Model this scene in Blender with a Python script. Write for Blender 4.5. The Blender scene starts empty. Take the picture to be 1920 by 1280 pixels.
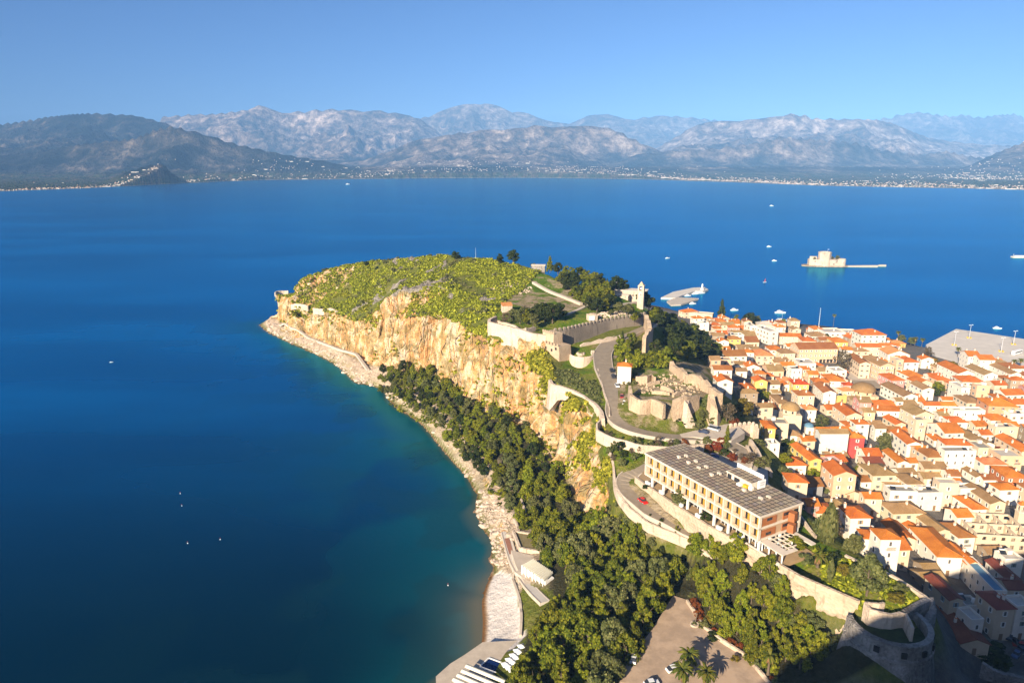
import bpy, bmesh, math, random
import numpy as np
from mathutils import Vector, Matrix
R = math.radians
random.seed(7)
rng = np.random.default_rng(11)
scene = bpy.context.scene
COL = scene.collection

# ------------------------------------------------------------------ camera
CF, CH, CHY = 1300.0, 150.0, 305.0          # focal length in photo pixels, height above the sea, horizon row
PITCH = math.atan((640 - CHY) / CF)
CP, SP = math.cos(PITCH), math.sin(PITCH)
cam = bpy.data.cameras.new("camera")
cam.sensor_width = 36.0
cam.lens = 36.0 * CF / 1920.0
cam.clip_start = 1.0
cam.clip_end = 90000.0
camo = bpy.data.objects.new("camera", cam)
camo.location = (0, 0, CH)
camo.rotation_euler = (math.pi / 2 - PITCH, 0, 0)
COL.objects.link(camo)
scene.camera = camo

# ------------------------------------------------------------------ sky and sun
SUN_AZ, SUN_EL = R(238.0), R(23.0)          # direction towards the sun, counter-clockwise from +X
w = bpy.data.worlds.new("World")
scene.world = w
w.use_nodes = True
nt = w.node_tree
bg = nt.nodes["Background"]
sky = nt.nodes.new("ShaderNodeTexSky")
sky.sky_type = 'NISHITA'
sky.sun_disc = False
sky.sun_elevation = SUN_EL
sky.sun_rotation = math.pi / 2 - SUN_AZ
sky.altitude = 200
sky.air_density = 0.6
sky.dust_density = 2.5
sky.ozone_density = 9
nt.links.new(sky.outputs[0], bg.inputs[0])
bg.inputs[1].default_value = 0.066
sl = bpy.data.lights.new("sun", 'SUN')
sl.energy = 5.0
sl.angle = R(0.5)
sl.color = (1.0, 0.84, 0.62)
so = bpy.data.objects.new("sun", sl)
sd = Vector((math.cos(SUN_AZ) * math.cos(SUN_EL), math.sin(SUN_AZ) * math.cos(SUN_EL), math.sin(SUN_EL)))
so.rotation_euler = sd.to_track_quat('Z', 'Y').to_euler()
COL.objects.link(so)
scene.view_settings.view_transform = 'Standard'
scene.view_settings.look = 'None'
scene.view_settings.exposure = 1.2
scene.cycles.max_bounces = 5
scene.cycles.diffuse_bounces = 2
scene.cycles.glossy_bounces = 2
scene.cycles.transparent_max_bounces = 4
scene.cycles.volume_bounces = 0

# ------------------------------------------------------------------ helpers
def ray(x, y):
    a = (x - 960) / CF
    b = (640 - y) / CF
    return a, CP + b * SP, -SP + b * CP

def at(x, y, z=0.0):
    """A point of the place, from where it stands in the photo and its height above the sea."""
    d = ray(x, y)
    t = (z - CH) / d[2]
    return np.array([d[0] * t, d[1] * t, z])

def atD(x, y, Y):
    d = ray(x, y)
    t = Y / d[1]
    return np.array([d[0] * t, Y, CH + d[2] * t])

def alb(c):
    """Surface colours for this exposure: mid and dark tones down, whites nearly as they are."""
    t = min(1, max(0, (max(c) - .45) / .3)); s = .68 + .2 * t * t * (3 - 2 * t)
    return tuple(q * s for q in c)
def mat(name, base, rough=0.8, var=0.0, scale=1.0, bump=0.0, spec=0.3, col2=None, detail=6.0, rnd=0.0, bscale=None, metal=0.0, lo=0.35, hi=0.65):
    """Principled material: noise mix of two colours, bump, and a small random shift per object."""
    m = bpy.data.materials.new(name)
    m.use_nodes = True
    n, l = m.node_tree.nodes, m.node_tree.links
    b = n["Principled BSDF"]
    b.inputs["Roughness"].default_value = rough
    b.inputs["Specular IOR Level"].default_value = spec
    b.inputs["Metallic"].default_value = metal
    base = alb(base)
    if col2 is not None: col2 = alb(col2)
    if col2 is None:
        col2 = tuple(max(0, c * (1 - var)) for c in base)
    tc = n.new("ShaderNodeTexCoord")
    out = None
    if var > 0 or col2 != base:
        nz = n.new("ShaderNodeTexNoise")
        nz.inputs["Scale"].default_value = scale
        nz.inputs["Detail"].default_value = detail
        nz.inputs["Roughness"].default_value = 0.65
        l.new(tc.outputs["Object"], nz.inputs["Vector"])
        rp = n.new("ShaderNodeValToRGB")
        rp.color_ramp.elements[0].position = lo
        rp.color_ramp.elements[1].position = hi
        rp.color_ramp.elements[0].color = (*col2, 1)
        rp.color_ramp.elements[1].color = (*base, 1)
        l.new(nz.outputs["Fac"], rp.inputs["Fac"])
        out = rp.outputs["Color"]
    if rnd > 0:
        oi = n.new("ShaderNodeObjectInfo")
        hs = n.new("ShaderNodeHueSaturation")
        mr = n.new("ShaderNodeMapRange")
        mr.inputs["To Min"].default_value = 1 - rnd
        mr.inputs["To Max"].default_value = 1 + rnd
        l.new(oi.outputs["Random"], mr.inputs["Value"])
        l.new(mr.outputs[0], hs.inputs["Value"])
        mr2 = n.new("ShaderNodeMapRange")
        mr2.inputs["To Min"].default_value = 0.5 - rnd * 0.06
        mr2.inputs["To Max"].default_value = 0.5 + rnd * 0.06
        mlt = n.new("ShaderNodeMath"); mlt.operation = 'MULTIPLY'; mlt.inputs[1].default_value = 7.31
        frc = n.new("ShaderNodeMath"); frc.operation = 'FRACT'
        l.new(oi.outputs["Random"], mlt.inputs[0]); l.new(mlt.outputs[0], frc.inputs[0]); l.new(frc.outputs[0], mr2.inputs["Value"])
        l.new(mr2.outputs[0], hs.inputs["Hue"])
        if out is None:
            hs.inputs["Color"].default_value = (*base, 1)
        else:
            l.new(out, hs.inputs["Color"])
        out = hs.outputs["Color"]
    if out is not None:
        l.new(out, b.inputs["Base Color"])
    else:
        b.inputs["Base Color"].default_value = (*base, 1)
    if bump > 0:
        nb = n.new("ShaderNodeTexNoise")
        nb.inputs["Scale"].default_value = bscale or scale * 3
        nb.inputs["Detail"].default_value = 6
        bp = n.new("ShaderNodeBump")
        bp.inputs["Strength"].default_value = min(1.0, bump)
        bp.inputs["Distance"].default_value = max(1.0, bump)
        l.new(tc.outputs["Object"], nb.inputs["Vector"])
        l.new(nb.outputs["Fac"], bp.inputs["Height"])
        l.new(bp.outputs[0], b.inputs["Normal"])
    return m

def mesh_np(name, v, f, smooth=False):
    """Mesh from numpy vertices and equal-sided faces."""
    me = bpy.data.meshes.new(name)
    v = np.asarray(v, dtype=np.float32)
    f = np.asarray(f, dtype=np.int32)
    k = f.shape[1]
    me.vertices.add(len(v)); me.vertices.foreach_set("co", v.ravel())
    me.loops.add(f.size); me.loops.foreach_set("vertex_index", f.ravel())
    me.polygons.add(len(f))
    me.polygons.foreach_set("loop_start", np.arange(0, f.size, k, dtype=np.int32))
    me.polygons.foreach_set("loop_total", np.full(len(f), k, dtype=np.int32))
    me.polygons.foreach_set("use_smooth", np.full(len(f), smooth))
    me.update(calc_edges=True)
    return me

def attr(me, name, vals):
    a = me.attributes.new(name, 'FLOAT', 'POINT')
    a.data.foreach_set("value", np.asarray(vals, dtype=np.float32).ravel())

def link(name, data, parent=None, loc=None, rz=0.0):
    o = bpy.data.objects.new(name, data)
    COL.objects.link(o)
    if parent is not None:
        o.parent = parent
    if loc is not None:
        o.location = [float(c) for c in loc]
    if rz:
        o.rotation_euler = (0, 0, rz)
    return o

def tag(o, label, cat, group=None, kind=None):
    if label: o["label"] = label
    if cat: o["category"] = cat
    if group: o["group"] = group
    if kind: o["kind"] = kind
    return o

def thing(name, label, cat, loc=(0, 0, 0), rz=0.0, group=None):
    return tag(link(name, None, None, loc, rz), label, cat, group)

class MB:
    """Collects simple solids and links them as one mesh object."""
    def __init__(self):
        self.v, self.f, self.m, self.mats = [], [], [], []
    def mi(self, m):
        if m not in self.mats: self.mats.append(m)
        return self.mats.index(m)
    def face(self, pts, m):
        i = len(self.v); self.v += [tuple(map(float, p)) for p in pts]
        self.f.append(tuple(range(i, i + len(pts)))); self.m.append(self.mi(m))
    def hexa(self, p, m):
        """p: 4 bottom points then 4 top points, both counter-clockwise."""
        i = len(self.v); self.v += [tuple(map(float, q)) for q in p]
        for q in ((3, 2, 1, 0), (4, 5, 6, 7), (0, 1, 5, 4), (1, 2, 6, 5), (2, 3, 7, 6), (3, 0, 4, 7)):
            self.f.append(tuple(i + k for k in q)); self.m.append(self.mi(m))
    def box(self, c, s, m, rz=0.0, taper=1.0):
        ca, sa = math.cos(rz), math.sin(rz)
        def q(x, y, z): return (c[0] + x * ca - y * sa, c[1] + x * sa + y * ca, c[2] + z)
        x, y, z = s[0] / 2, s[1] / 2, s[2]
        t = taper
        self.hexa([q(-x, -y, 0), q(x, -y, 0), q(x, y, 0), q(-x, y, 0),
                   q(-x * t, -y * t, z), q(x * t, -y * t, z), q(x * t, y * t, z), q(-x * t, y * t, z)], m)
    def beam(self, a, b, wd, ht, m):
        """A bar from a to b (points on its lower centre line)."""
        a, b = Vector(a), Vector(b)
        d = (b - a); h = Vector((-d.y, d.x, 0))
        if h.length < 1e-6: h = Vector((1, 0, 0))
        h.normalize(); h *= wd / 2
        u = Vector((0, 0, ht))
        if abs(d.z) > 0.9 * d.length:
            k = Vector((0, wd / 2, 0)); h = Vector((wd / 2, 0, 0))
            self.hexa([a - h - k, a + h - k, a + h + k, a - h + k, b - h - k, b + h - k, b + h + k, b - h + k], m)
        else:
            self.hexa([a + h, a - h, b - h, b + h, a + h + u, a - h + u, b - h + u, b + h + u], m)
    def ring(self, c, prof, m, n=20, a0=0.0, a1=2 * math.pi, cap=True):
        """Surface of revolution; prof is a list of (radius, z)."""
        i = len(self.v); closed = abs(a1 - a0 - 2 * math.pi) < 1e-6
        k = n if closed else n + 1
        for r, z in prof:
            for j in range(k):
                a = a0 + (a1 - a0) * j / n
                self.v.append((c[0] + r * math.cos(a), c[1] + r * math.sin(a), c[2] + z))
        mm = self.mi(m)
        for p in range(len(prof) - 1):
            for j in range(n):
                j2 = (j + 1) % k if closed else j + 1
                self.f.append((i + p * k + j, i + p * k + j2, i + (p + 1) * k + j2, i + (p + 1) * k + j)); self.m.append(mm)
        if cap and closed and prof[-1][0] > 0.02:
            self.f.append(tuple(i + (len(prof) - 1) * k + j for j in range(n))); self.m.append(mm)
    def prism(self, poly, z0, z1, m, mtop=None):
        i = len(self.v); n = len(poly)
        self.v += [(float(p[0]), float(p[1]), z0) for p in poly] + [(float(p[0]), float(p[1]), z1) for p in poly]
        for j in range(n):
            self.f.append((i + j, i + (j + 1) % n, i + n + (j + 1) % n, i + n + j)); self.m.append(self.mi(m))
        self.f.append(tuple(i + n + j for j in range(n))); self.m.append(self.mi(mtop or m))
    def mesh(self, name, smooth=False):
        me = bpy.data.meshes.new(name)
        me.from_pydata(self.v, [], self.f)
        for m in self.mats: me.materials.append(m)
        me.polygons.foreach_set("material_index", self.m)
        if smooth: me.polygons.foreach_set("use_smooth", [True] * len(self.f))
        me.update()
        return me
    def build(self, name, parent=None, loc=None, rz=0.0, smooth=False):
        return link(name, self.mesh(name, smooth), parent, loc, rz)

# numpy noise
_pt = rng.permutation(512).astype(np.int64)
def _h(ix, iy, iz=0):
    return _pt[(_pt[(_pt[ix & 511] + iy) & 511] + iz) & 511] / 511.0
def vnoise(x, y):
    x0 = np.floor(x).astype(np.int64); y0 = np.floor(y).astype(np.int64)
    fx = x - x0; fy = y - y0
    fx = fx * fx * fx * (fx * (fx * 6 - 15) + 10); fy = fy * fy * fy * (fy * (fy * 6 - 15) + 10)
    a, b, c, d = _h(x0, y0), _h(x0 + 1, y0), _h(x0, y0 + 1), _h(x0 + 1, y0 + 1)
    return (a * (1 - fx) + b * fx) * (1 - fy) + (c * (1 - fx) + d * fx) * fy
def fbm(x, y, o=5, g=0.5):
    s = 0; a = 1; t = 0
    for i in range(o):
        s = s + a * vnoise(x + 17.3 * i, y - 9.1 * i); t += a; a *= g; x = x * 2.03; y = y * 2.03
    return s / t
def ridged(x, y, o=5, g=0.55):
    s = 0; a = 1; t = 0
    for i in range(o):
        n_ = 1 - np.abs(2 * vnoise(x + 31.7 * i, y + 11.9 * i) - 1)
        s = s + a * n_ * n_; t += a; a *= g; x = x * 2.1; y = y * 2.1
    return s / t
def vnoise3(x, y, z):
    x0 = np.floor(x).astype(np.int64); y0 = np.floor(y).astype(np.int64); z0 = np.floor(z).astype(np.int64)
    f = [x - x0, y - y0, z - z0]
    f = [q * q * (3 - 2 * q) for q in f]
    r = 0
    for dx in (0, 1):
        for dy in (0, 1):
            for dz in (0, 1):
                wgt = (f[0] if dx else 1 - f[0]) * (f[1] if dy else 1 - f[1]) * (f[2] if dz else 1 - f[2])
                r = r + wgt * _h(x0 + dx, y0 + dy, z0 + dz)
    return r
def in_poly(px, py, poly):
    poly = np.asarray(poly)[:, :2]
    ins = np.zeros(np.shape(px), bool)
    j = len(poly) - 1
    for i in range(len(poly)):
        xi, yi = poly[i]; xj, yj = poly[j]
        c = ((yi > py) != (yj > py)) & (px < (xj - xi) * (py - yi) / (yj - yi + 1e-12) + xi)
        ins ^= c; j = i
    return ins
def dist_line(px, py, line):
    line = np.asarray(line)[:, :2]
    d = np.full(np.shape(px), 1e9)
    for a, b in zip(line[:-1], line[1:]):
        ab = b - a; L = ab @ ab + 1e-9
        t = np.clip(((px - a[0]) * ab[0] + (py - a[1]) * ab[1]) / L, 0, 1)
        d = np.minimum(d, np.hypot(px - a[0] - t * ab[0], py - a[1] - t * ab[1]))
    return d
# ------------------------------------------------------------------ lie of the land: break lines from the shore up
def L(*p): return np.array([at(*q) for q in p])
SHORE_PX = [(486,608),(500,622),(530,636),(560,650),(590,662),(620,678),(640,690),(655,705),(668,718),(700,722),(725,732),(728,748),
            (745,765),(790,790),(820,825),(850,862),(880,892),(898,930),(890,960),(905,990),(927,1020),(918,1050),(932,1070),(912,1095),
            (902,1130),(905,1170),(903,1215),(885,1232),(855,1258),(815,1282),(760,1320)]
shore = np.array([at(x, y, 0) for x, y in SHORE_PX])
wfront = L((1735,652,0),(1700,640,0),(1640,618,0),(1560,607,0),(1450,600,0),(1330,597,0),(1262,580,0),(1240,566,0))
QUAY = np.array([at(1735,652,0), at(1792,622,0), at(1860,632,0), at(1925,642,0), at(2060,664,0), at(2060,720,0)])
north = np.array([(120,735,0),(40,712,0),(-90,690,0),(-190,675,0),(-240,664,0)])
land = np.vstack([shore, [(-60,120,0),(-60,60,0),(520,60,0),(620,300,0),(640,520,0)], QUAY[::-1][1:-1], wfront, north])
GX0, GX1, GY0, GY1, GS = -300.0, 600.0, 60.0, 760.0, 2.0
nx, ny = int((GX1 - GX0) / GS) + 1, int((GY1 - GY0) / GS) + 1
gx, gy = np.meshgrid(np.linspace(GX0, GX1, nx), np.linspace(GY0, GY1, ny))
inland = in_poly(gx, gy, land)
coast = np.vstack([shore]), np.vstack([north[::-1], wfront[::-1]])
dsea = np.minimum(dist_line(gx, gy, shore), dist_line(gx, gy, np.vstack([QUAY, wfront, north, shore[:1]])))

ROAD_UP = [(1222,606,56.5),(1205,615,55.5),(1170,630,55),(1143,643,54),(1129,663,53),(1132,690,51.5),(1145,720,50),(1156,750,48.5),(1152,776,46.5),
           (1165,796,45),(1205,810,43.5),(1262,818,42.5),(1330,820,41.5),(1372,834,40),(1405,856,38.5)]
ROAD_LOW_L = [(1150,912,33.5),(1180,950,31.3),(1215,978,30.5),(1300,1012,29.5),(1338,1044,28)]
WALL_BASE = [(1190,916,34),(1230,955,31.7),(1290,998,31),(1345,1043,28.7),(1400,1082,27.5),(1480,1140,26.5),(1562,1205,24.5)]
WALL_TOP = [(1194,897,37.5),(1215,913,38),(1270,950,38),(1330,988,38),(1420,1035,38),(1500,1082,38),(1612,1130,38)]
BREAK = [
  [(495,604,2.5),(545,628,4),(600,652,4.5),(640,668,5),(668,695,5),(715,712,4.5),(755,742,5),(800,776,5),(850,835,5),(897,880,6),(935,915,7),(950,960,7),(965,1010,7),(972,1060,6)],
  [(508,592,5),(555,612,6),(595,632,7),(640,650,8),(690,680,8),(760,690,12),(820,700,15),(870,745,17),(920,770,18),(985,800,18),(1020,840,17),(1060,890,17),(1090,950,16),(1120,985,15.5),(1180,1040,16),(1270,1080,18),(1320,1100,19)],
  [(517,545,30),(550,572,26),(590,580,30),(640,600,29),(700,610,35),(760,600,45),(820,590,53),(870,620,55),(925,640,55),(1000,660,52.5),(1040,735,46.5),(1125,785,44),(1142,860,39),(1153,905,35)],
  [(560,518,47),(620,500,58),(690,490,66),(760,484,72),(830,478,77.5),(930,488,78),(1000,505,72),(1060,530,68),(1150,552,64.5),(1200,572,62.5)],
  [(700,570,52),(760,540,62),(840,540,66)], [(905,595,61),(900,560,68)],
  [(960,585,62.5),(1050,600,62),(1150,590,62),(1200,584,61)],[(930,605,61),(1020,632,61)], [(960,540,66),(1050,545,64.5)],
  [(1030,640,57),(1070,668,51),(1118,678,51)], [(1042,715,48),(1085,740,47.5),(1128,772,46.5)], [(1073,690,46.5),(1112,694,47)],
  [(1090,645,54),(1212,616,56)],
  ROAD_UP,
  [(1185,690,52),(1250,690,53),(1310,700,52.5),(1345,722,52)], [(1182,742,52),(1245,757,52),(1300,750,52),(1345,735,52)],
  [(1180,790,45.5),(1262,811,43),(1345,800,42)],
  [(1230,640,46),(1260,660,47)], [(1260,690,50),(1300,690,51)],
  [(1360,740,34),(1365,790,33),(1400,800,36),(1450,850,34)],
  ROAD_LOW_L, WALL_BASE, WALL_TOP,
  [(1170,893,36),(1205,880,38)], [(1160,865,39),(1200,850,40),(1240,830,42)],
  [(1210,905,38),(1260,880,38),(1330,900,38),(1400,960,38),(1450,1000,38)],[(1290,850,38),(1390,850,38.3),(1440,890,37.5)],
  [(1500,1000,38),(1540,1040,38),(1620,1090,38),(1650,1120,38),(1720,1120,37)], [(1440,915,38),(1500,960,38),(1560,1010,37),(1640,1055,37),(1705,1090,36.5),(1745,1122,36)],
  [(1600,1165,36),(1665,1205,35),(1735,1165,36)],
  [(1575,1215,24),(1640,1290,20),(1740,1290,18)],
  [(985,1100,8),(1010,1180,9),(1000,1260,10),(980,1330,10)], [(975,1120,4),(968,1200,4)], [(960,1280,6),(900,1290,4.5)],
  [(1150,1140,14),(1200,1150,17),(1285,1120,19)], [(1150,1280,17),(1300,1280,17.5),(1440,1290,18)], [(1220,1200,18),(1400,1220,19)], [(1100,1060,14),(1050,1150,11)],
  [(1330,1120,21),(1450,1180,23),(1540,1230,22)],
  # the town
  [(1238,590,9),(1300,622,13),(1345,668,17),(1385,740,23),(1430,800,26),(1480,880,24),(1540,960,22),(1640,1040,20),(1720,1095,17),(1790,1150,14),(1850,1230,12)],
  [(1300,605,4),(1380,640,6),(1440,720,7),(1500,800,9),(1580,880,11),(1680,960,12),(1800,1040,11),(1920,1140,8)],
  [(1420,615,3),(1600,650,3),(1800,720,3),(1920,760,3)],[(1540,700,4),(1700,790,4.5),(1920,900,5)],[(1920,1240,8),(1800,1280,12)],
  [(1740,655,2.6),(1795,626,2.6),(1920,646,2.6),(2050,668,2.6)], [(1800,680,2.7),(1950,720,2.7)],
]
HOLD = []
def solve():
    zc = None
    lines = [np.array([at(*q) for q in b]) for b in BREAK]
    lines += [np.array([(420,160,9),(560,330,4),(600,500,3)]), np.array([(-50,90,12),(60,85,16),(250,85,13),(400,90,9)]), np.array([(20,640,30),(90,600,26)]), np.array([(110,520,40),(140,600,12)]), np.array([(-120,640,40),(-190,655,25)])]
    for s in (16.0, 8.0, 4.0, 2.0):
        mx, my = int((GX1 - GX0) / s) + 1, int((GY1 - GY0) / s) + 1
        X, Y = np.meshgrid(np.linspace(GX0, GX1, mx), np.linspace(GY0, GY1, my))
        st = int(s / GS)
        il = inland[::st, ::st][:my, :mx]; ds = dsea[::st, ::st][:my, :mx]
        fix = ~il
        val = np.where(fix, -np.minimum(14, 0.4 * ds), 0.0)
        sm = np.zeros((my, mx)); ct = np.zeros((my, mx))
        for ln in lines:
            for a, b in zip(ln[:-1], ln[1:]):
                k = max(2, int(np.hypot(*(b - a)[:2]) / s * 2))
                t = np.linspace(0, 1, k)[:, None]
                p = a + (b - a) * t
                i = np.clip(np.round((p[:, 0] - GX0) / s).astype(int), 0, mx - 1)
                j = np.clip(np.round((p[:, 1] - GY0) / s).astype(int), 0, my - 1)
                np.add.at(sm, (j, i), p[:, 2]); np.add.at(ct, (j, i), 1)
        has = (ct > 0) & il
        fix = fix | has
        val = np.where(has, sm / np.maximum(ct, 1), val)
        if zc is None:
            z = np.where(fix, val, 10.0)
        else:
            z = bil(zc, cs, X, Y)
            z = np.where(fix, val, z)
        for it in range(400 if s > 2 else 160):
            p = np.pad(z, 1, mode='edge')
            n_ = 0.25 * (p[:-2, 1:-1] + p[2:, 1:-1] + p[1:-1, :-2] + p[1:-1, 2:])
            z = np.where(fix, val, n_)
        zc, cs = z, s
    for it in range(2):
        p = np.pad(z, 1, mode='edge')
        z = 0.5 * z + 0.125 * (p[:-2, 1:-1] + p[2:, 1:-1] + p[1:-1, :-2] + p[1:-1, 2:])
    return z
def bil(zz, s, X, Y):
    u = np.clip((X - GX0) / s, 0, zz.shape[1] - 1.001); v = np.clip((Y - GY0) / s, 0, zz.shape[0] - 1.001)
    i = u.astype(int); j = v.astype(int); fu = u - i; fv = v - j
    return (zz[j, i] * (1 - fu) + zz[j, i + 1] * fu) * (1 - fv) + (zz[j + 1, i] * (1 - fu) + zz[j + 1, i + 1] * fu) * fv
GZ = solve()
def relief():
    bs, tp = np.array([at(*q) for q in WALL_BASE]), np.array([at(*q) for q in WALL_TOP])
    b_, t_ = bs[2:], tp[2:]
    m = in_poly(gx, gy, np.vstack([b_, t_[::-1]]))
    R_ = np.concatenate([a + (c - a) * np.linspace(0, 1, 12)[:, None] for a, c in zip(b_[:-1], b_[1:])])
    d = np.hypot(gx[m][:, None] - R_[None, :, 0], gy[m][:, None] - R_[None, :, 1]); GZ[m] = R_[d.argmin(1), 2] - .4
    lot = np.array([at(*q) for q in LOT]); m = in_poly(gx, gy, lot) | (dist_line(gx, gy, np.vstack([lot, lot[:1]])) < 2.2)
    GZ[m] = np.minimum(GZ[m], 18.3)
LOT = ((1150,1290,17),(1225,1180,18),(1262,1120,18),(1290,1124,19),(1322,1174,19),(1354,1200,19),(1402,1230,19),(1456,1292,18))
relief()
def ground(x, y): return float(bil(GZ, GS, np.array(float(x)), np.array(float(y))))
def hit(px, py, dz=0.0):
    """Where the line of sight through a photo point meets the land (raised by dz)."""
    d = np.array(ray(px, py))
    ts = np.arange(60, 1100, 0.75)
    P = np.array([0, 0, CH]) + ts[:, None] * d
    g = np.maximum(bil(GZ, GS, P[:, 0], P[:, 1]), 0) + dz
    k = np.nonzero(P[:, 2] < g)[0]
    if len(k) == 0: return at(px, py, dz)
    return P[k[0]]
# ------------------------------------------------------------------ ground sheet
def sstep(a, b, x):
    t = np.clip((x - a) / (b - a), 0, 1); return t * t * (3 - 2 * t)
def hpoly(pts, dz=0.0): return np.array([hit(*p, dz) for p in pts])

TS = 1.15
tnx, tny = int((GX1 - GX0) / TS) + 1, int((760 - 90) / TS) + 1
TX, TY = np.meshgrid(np.linspace(GX0, GX1, tnx), np.linspace(90, 760, tny))
TZ = bil(GZ, GS, TX, TY)
dzx = np.gradient(TZ, TS, axis=1); dzy = np.gradient(TZ, TS, axis=0)
slope = np.hypot(dzx, dzy)
wild = np.vstack([shore[:27], L((985,1090,8),(1050,1110,12),(1140,1120,14),(1230,1060,17),(1310,1090,19),(1325,1050,27),(1296,1016,29),(1212,984,30.3),(1172,950,31),(1146,908,33.5),
                  (1128,800,43.5),(1120,770,46.5),(1060,690,50.5),(1030,640,58),(920,608,61),(905,570,66),(1000,520,71)), [(40,520,70),(60,640,30),(30,720,0),(-90,700,0),(-245,670,0)]])
inwild = in_poly(TX, TY, wild)
d_sh = dist_line(TX, TY, np.vstack([north[-1:], shore]))
d_edge = dist_line(TX, TY, np.vstack([wild, wild[:1]]))
cliffm = sstep(0.55, 1.0, slope) * inwild * sstep(0, 4.5, d_edge)
for it in range(2):
    p = np.pad(cliffm, 1, mode='edge'); cliffm = (p[:-2, 1:-1] + p[2:, 1:-1] + p[1:-1, :-2] + p[1:-1, 2:] + p[1:-1, 1:-1]) / 5
# rough rock: pushed in and out along the slope's own normal
nl = np.sqrt(1 + slope ** 2)
NX, NY, NZ = -dzx / nl, -dzy / nl, 1 / nl
q1 = vnoise3(TX / 15, TY / 15, TZ / 30 + 5); q2 = vnoise3(TX / 5.5, TY / 5.5, TZ / 14); q3 = vnoise3(TX / 2.6, TY / 2.6, TZ / 4)
rid = 1 - np.abs(2 * vnoise3(TX / 9 + 40, TY / 9, TZ / 40) - 1)
disp = cliffm * (9.0 * (q1 - .5) + 6.0 * (q2 - .5) + 2.4 * (q3 - .5) * 1.6 - 9.5 * rid ** 5)
hillm = inwild * sstep(6, 20, d_sh) * (1 - cliffm)
knob = ridged(TX / 26, TY / 26, 4)
crag = sstep(0.52, 0.68, fbm(TX / 15 + 9, TY / 15, 4)) * in_poly(TX, TY, hpoly([(650,600),(735,500),(800,480),(850,560),(930,560),(900,640),(780,610)])) * sstep(0, 6, d_edge)
upz = hillm * (1.6 * (fbm(TX / 14, TY / 14, 4) - .45)) + crag * 5.0 * (ridged(TX / 8, TY / 8, 4) - .3)
shorem = sstep(0, 3, TZ) * (1 - sstep(7, 11, TZ)) * inwild * (1 - cliffm) * sstep(34, 22, d_sh)
beachp = L((912,1098,.5),(930,1075,2),(955,1085,4),(962,1130,4),(972,1200,4),(960,1215,4),(905,1230,1),(900,1170,0),(897,1130,0))
bd = in_poly(TX, TY, beachp) | (dist_line(TX, TY, beachp) < 2.0)
shorem = shorem * (1 - bd)
upz = upz + shorem * (3.4 * (ridged(TX / 7, TY / 7, 4) - .42))
under = (TZ < 0.2) & ~bd & (dist_line(TX, TY, shore[:25]) < 8)
upz = upz + under * 1.6 * (ridged(TX / 4, TY / 4, 3) - .5)
PX, PY, PZ = TX + NX * disp, TY + NY * disp, TZ + NZ * disp * 0.5 + upz
idx = np.arange(tnx * tny).reshape(tny, tnx)
fc = np.stack([idx[:-1, :-1], idx[:-1, 1:], idx[1:, 1:], idx[1:, :-1]], -1).reshape(-1, 4)
zmx = np.maximum.reduce([TZ[:-1, :-1], TZ[:-1, 1:], TZ[1:, 1:], TZ[1:, :-1]]).ravel()
fc = fc[zmx > -4]
gm = mesh_np("headland", np.stack([PX, PY, PZ], -1).reshape(-1, 3), fc, smooth=True)
d_wood_shade = in_poly(TX, TY, np.vstack([L((720,715,5),(800,772,7),(860,835,8),(905,890,9),(945,930,9),(965,1010,9),(1000,1060,9),(1040,1120,10),(990,1180,8),(960,1290,7),(1180,1290,16),(1290,1130,19),(1440,1290,18),(1560,1230,24),(1480,1150,26),(1335,1100,19),(1200,1052,16),(1112,988,15.5),(1085,950,16),(1055,880,17),(985,795,20),(760,690,14))]))
d_wood_shade = d_wood_shade | in_poly(TX, TY, L((1450,1290,18),(1545,1235,23),(1575,1215,24),(1600,1230,22),(1640,1290,20),(1700,1330,17),(1450,1330,17)))  # slope beside the bastion: woodland dark painted in to deepen its shade
# grass: castle plateau, terraces, garden
grassp = [[(905,560),(960,505),(1060,520),(1150,545),(1215,580),(1208,598),(1040,625),(1020,640),(925,605)],
          [(1065,668),(1118,668),(1128,700),(1142,765),(1120,770),(1040,705)],
          [(1190,705),(1290,690),(1345,735),(1320,760),(1190,740)],[(1268,772),(1285,760),(1298,795),(1268,803)],
          [(1130,820),(1200,825),(1275,830),(1205,860),(1165,890),(1135,870)], [(1260,820),(1340,825),(1420,870),(1300,840)],
          [(1430,1040),(1520,1010),(1640,1060),(1740,1122),(1700,1190),(1600,1165),(1610,1130)], [(1070,640),(1125,640),(1120,668),(1075,672)],[(1440,920),(1510,960),(1520,1020),(1440,1000)]]
green = np.zeros_like(TX)
for gp in grassp: green = np.maximum(green, in_poly(TX, TY, hpoly(gp)))
for it in range(3):
    p = np.pad(green, 1, mode='edge'); green = (p[:-2, 1:-1] + p[2:, 1:-1] + p[1:-1, :-2] + p[1:-1, 2:] + p[1:-1, 1:-1]) / 5
low_strip = L((1150,915,33.5),(1215,980,30.5),(1338,1046,28),(1400,1090,27),(1400,1075,30),(1290,990,33),(1190,905,36))
lotp = L(*LOT)
townm = (1 - inwild) * sstep(30, 22, TZ) * sstep(74, 84, TX)
dry = np.zeros_like(TX)
for gp in ([(1160,800),(1185,745),(1262,760),(1275,812)],[(1185,700),(1345,690),(1350,740),(1300,765),(1190,745)],[(1110,690),(1125,640),(1160,640),(1175,740),(1190,800),(1150,790)],[(905,545),(1000,515),(1060,530),(1120,570),(1040,590),(960,570)],[(1400,1085),(1480,1140),(1560,1205),(1530,1232),(1460,1175)]): dry = np.maximum(dry, in_poly(TX, TY, hpoly(gp)))
dry = np.maximum(dry, in_poly(TX, TY, np.vstack([low_strip])))
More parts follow.
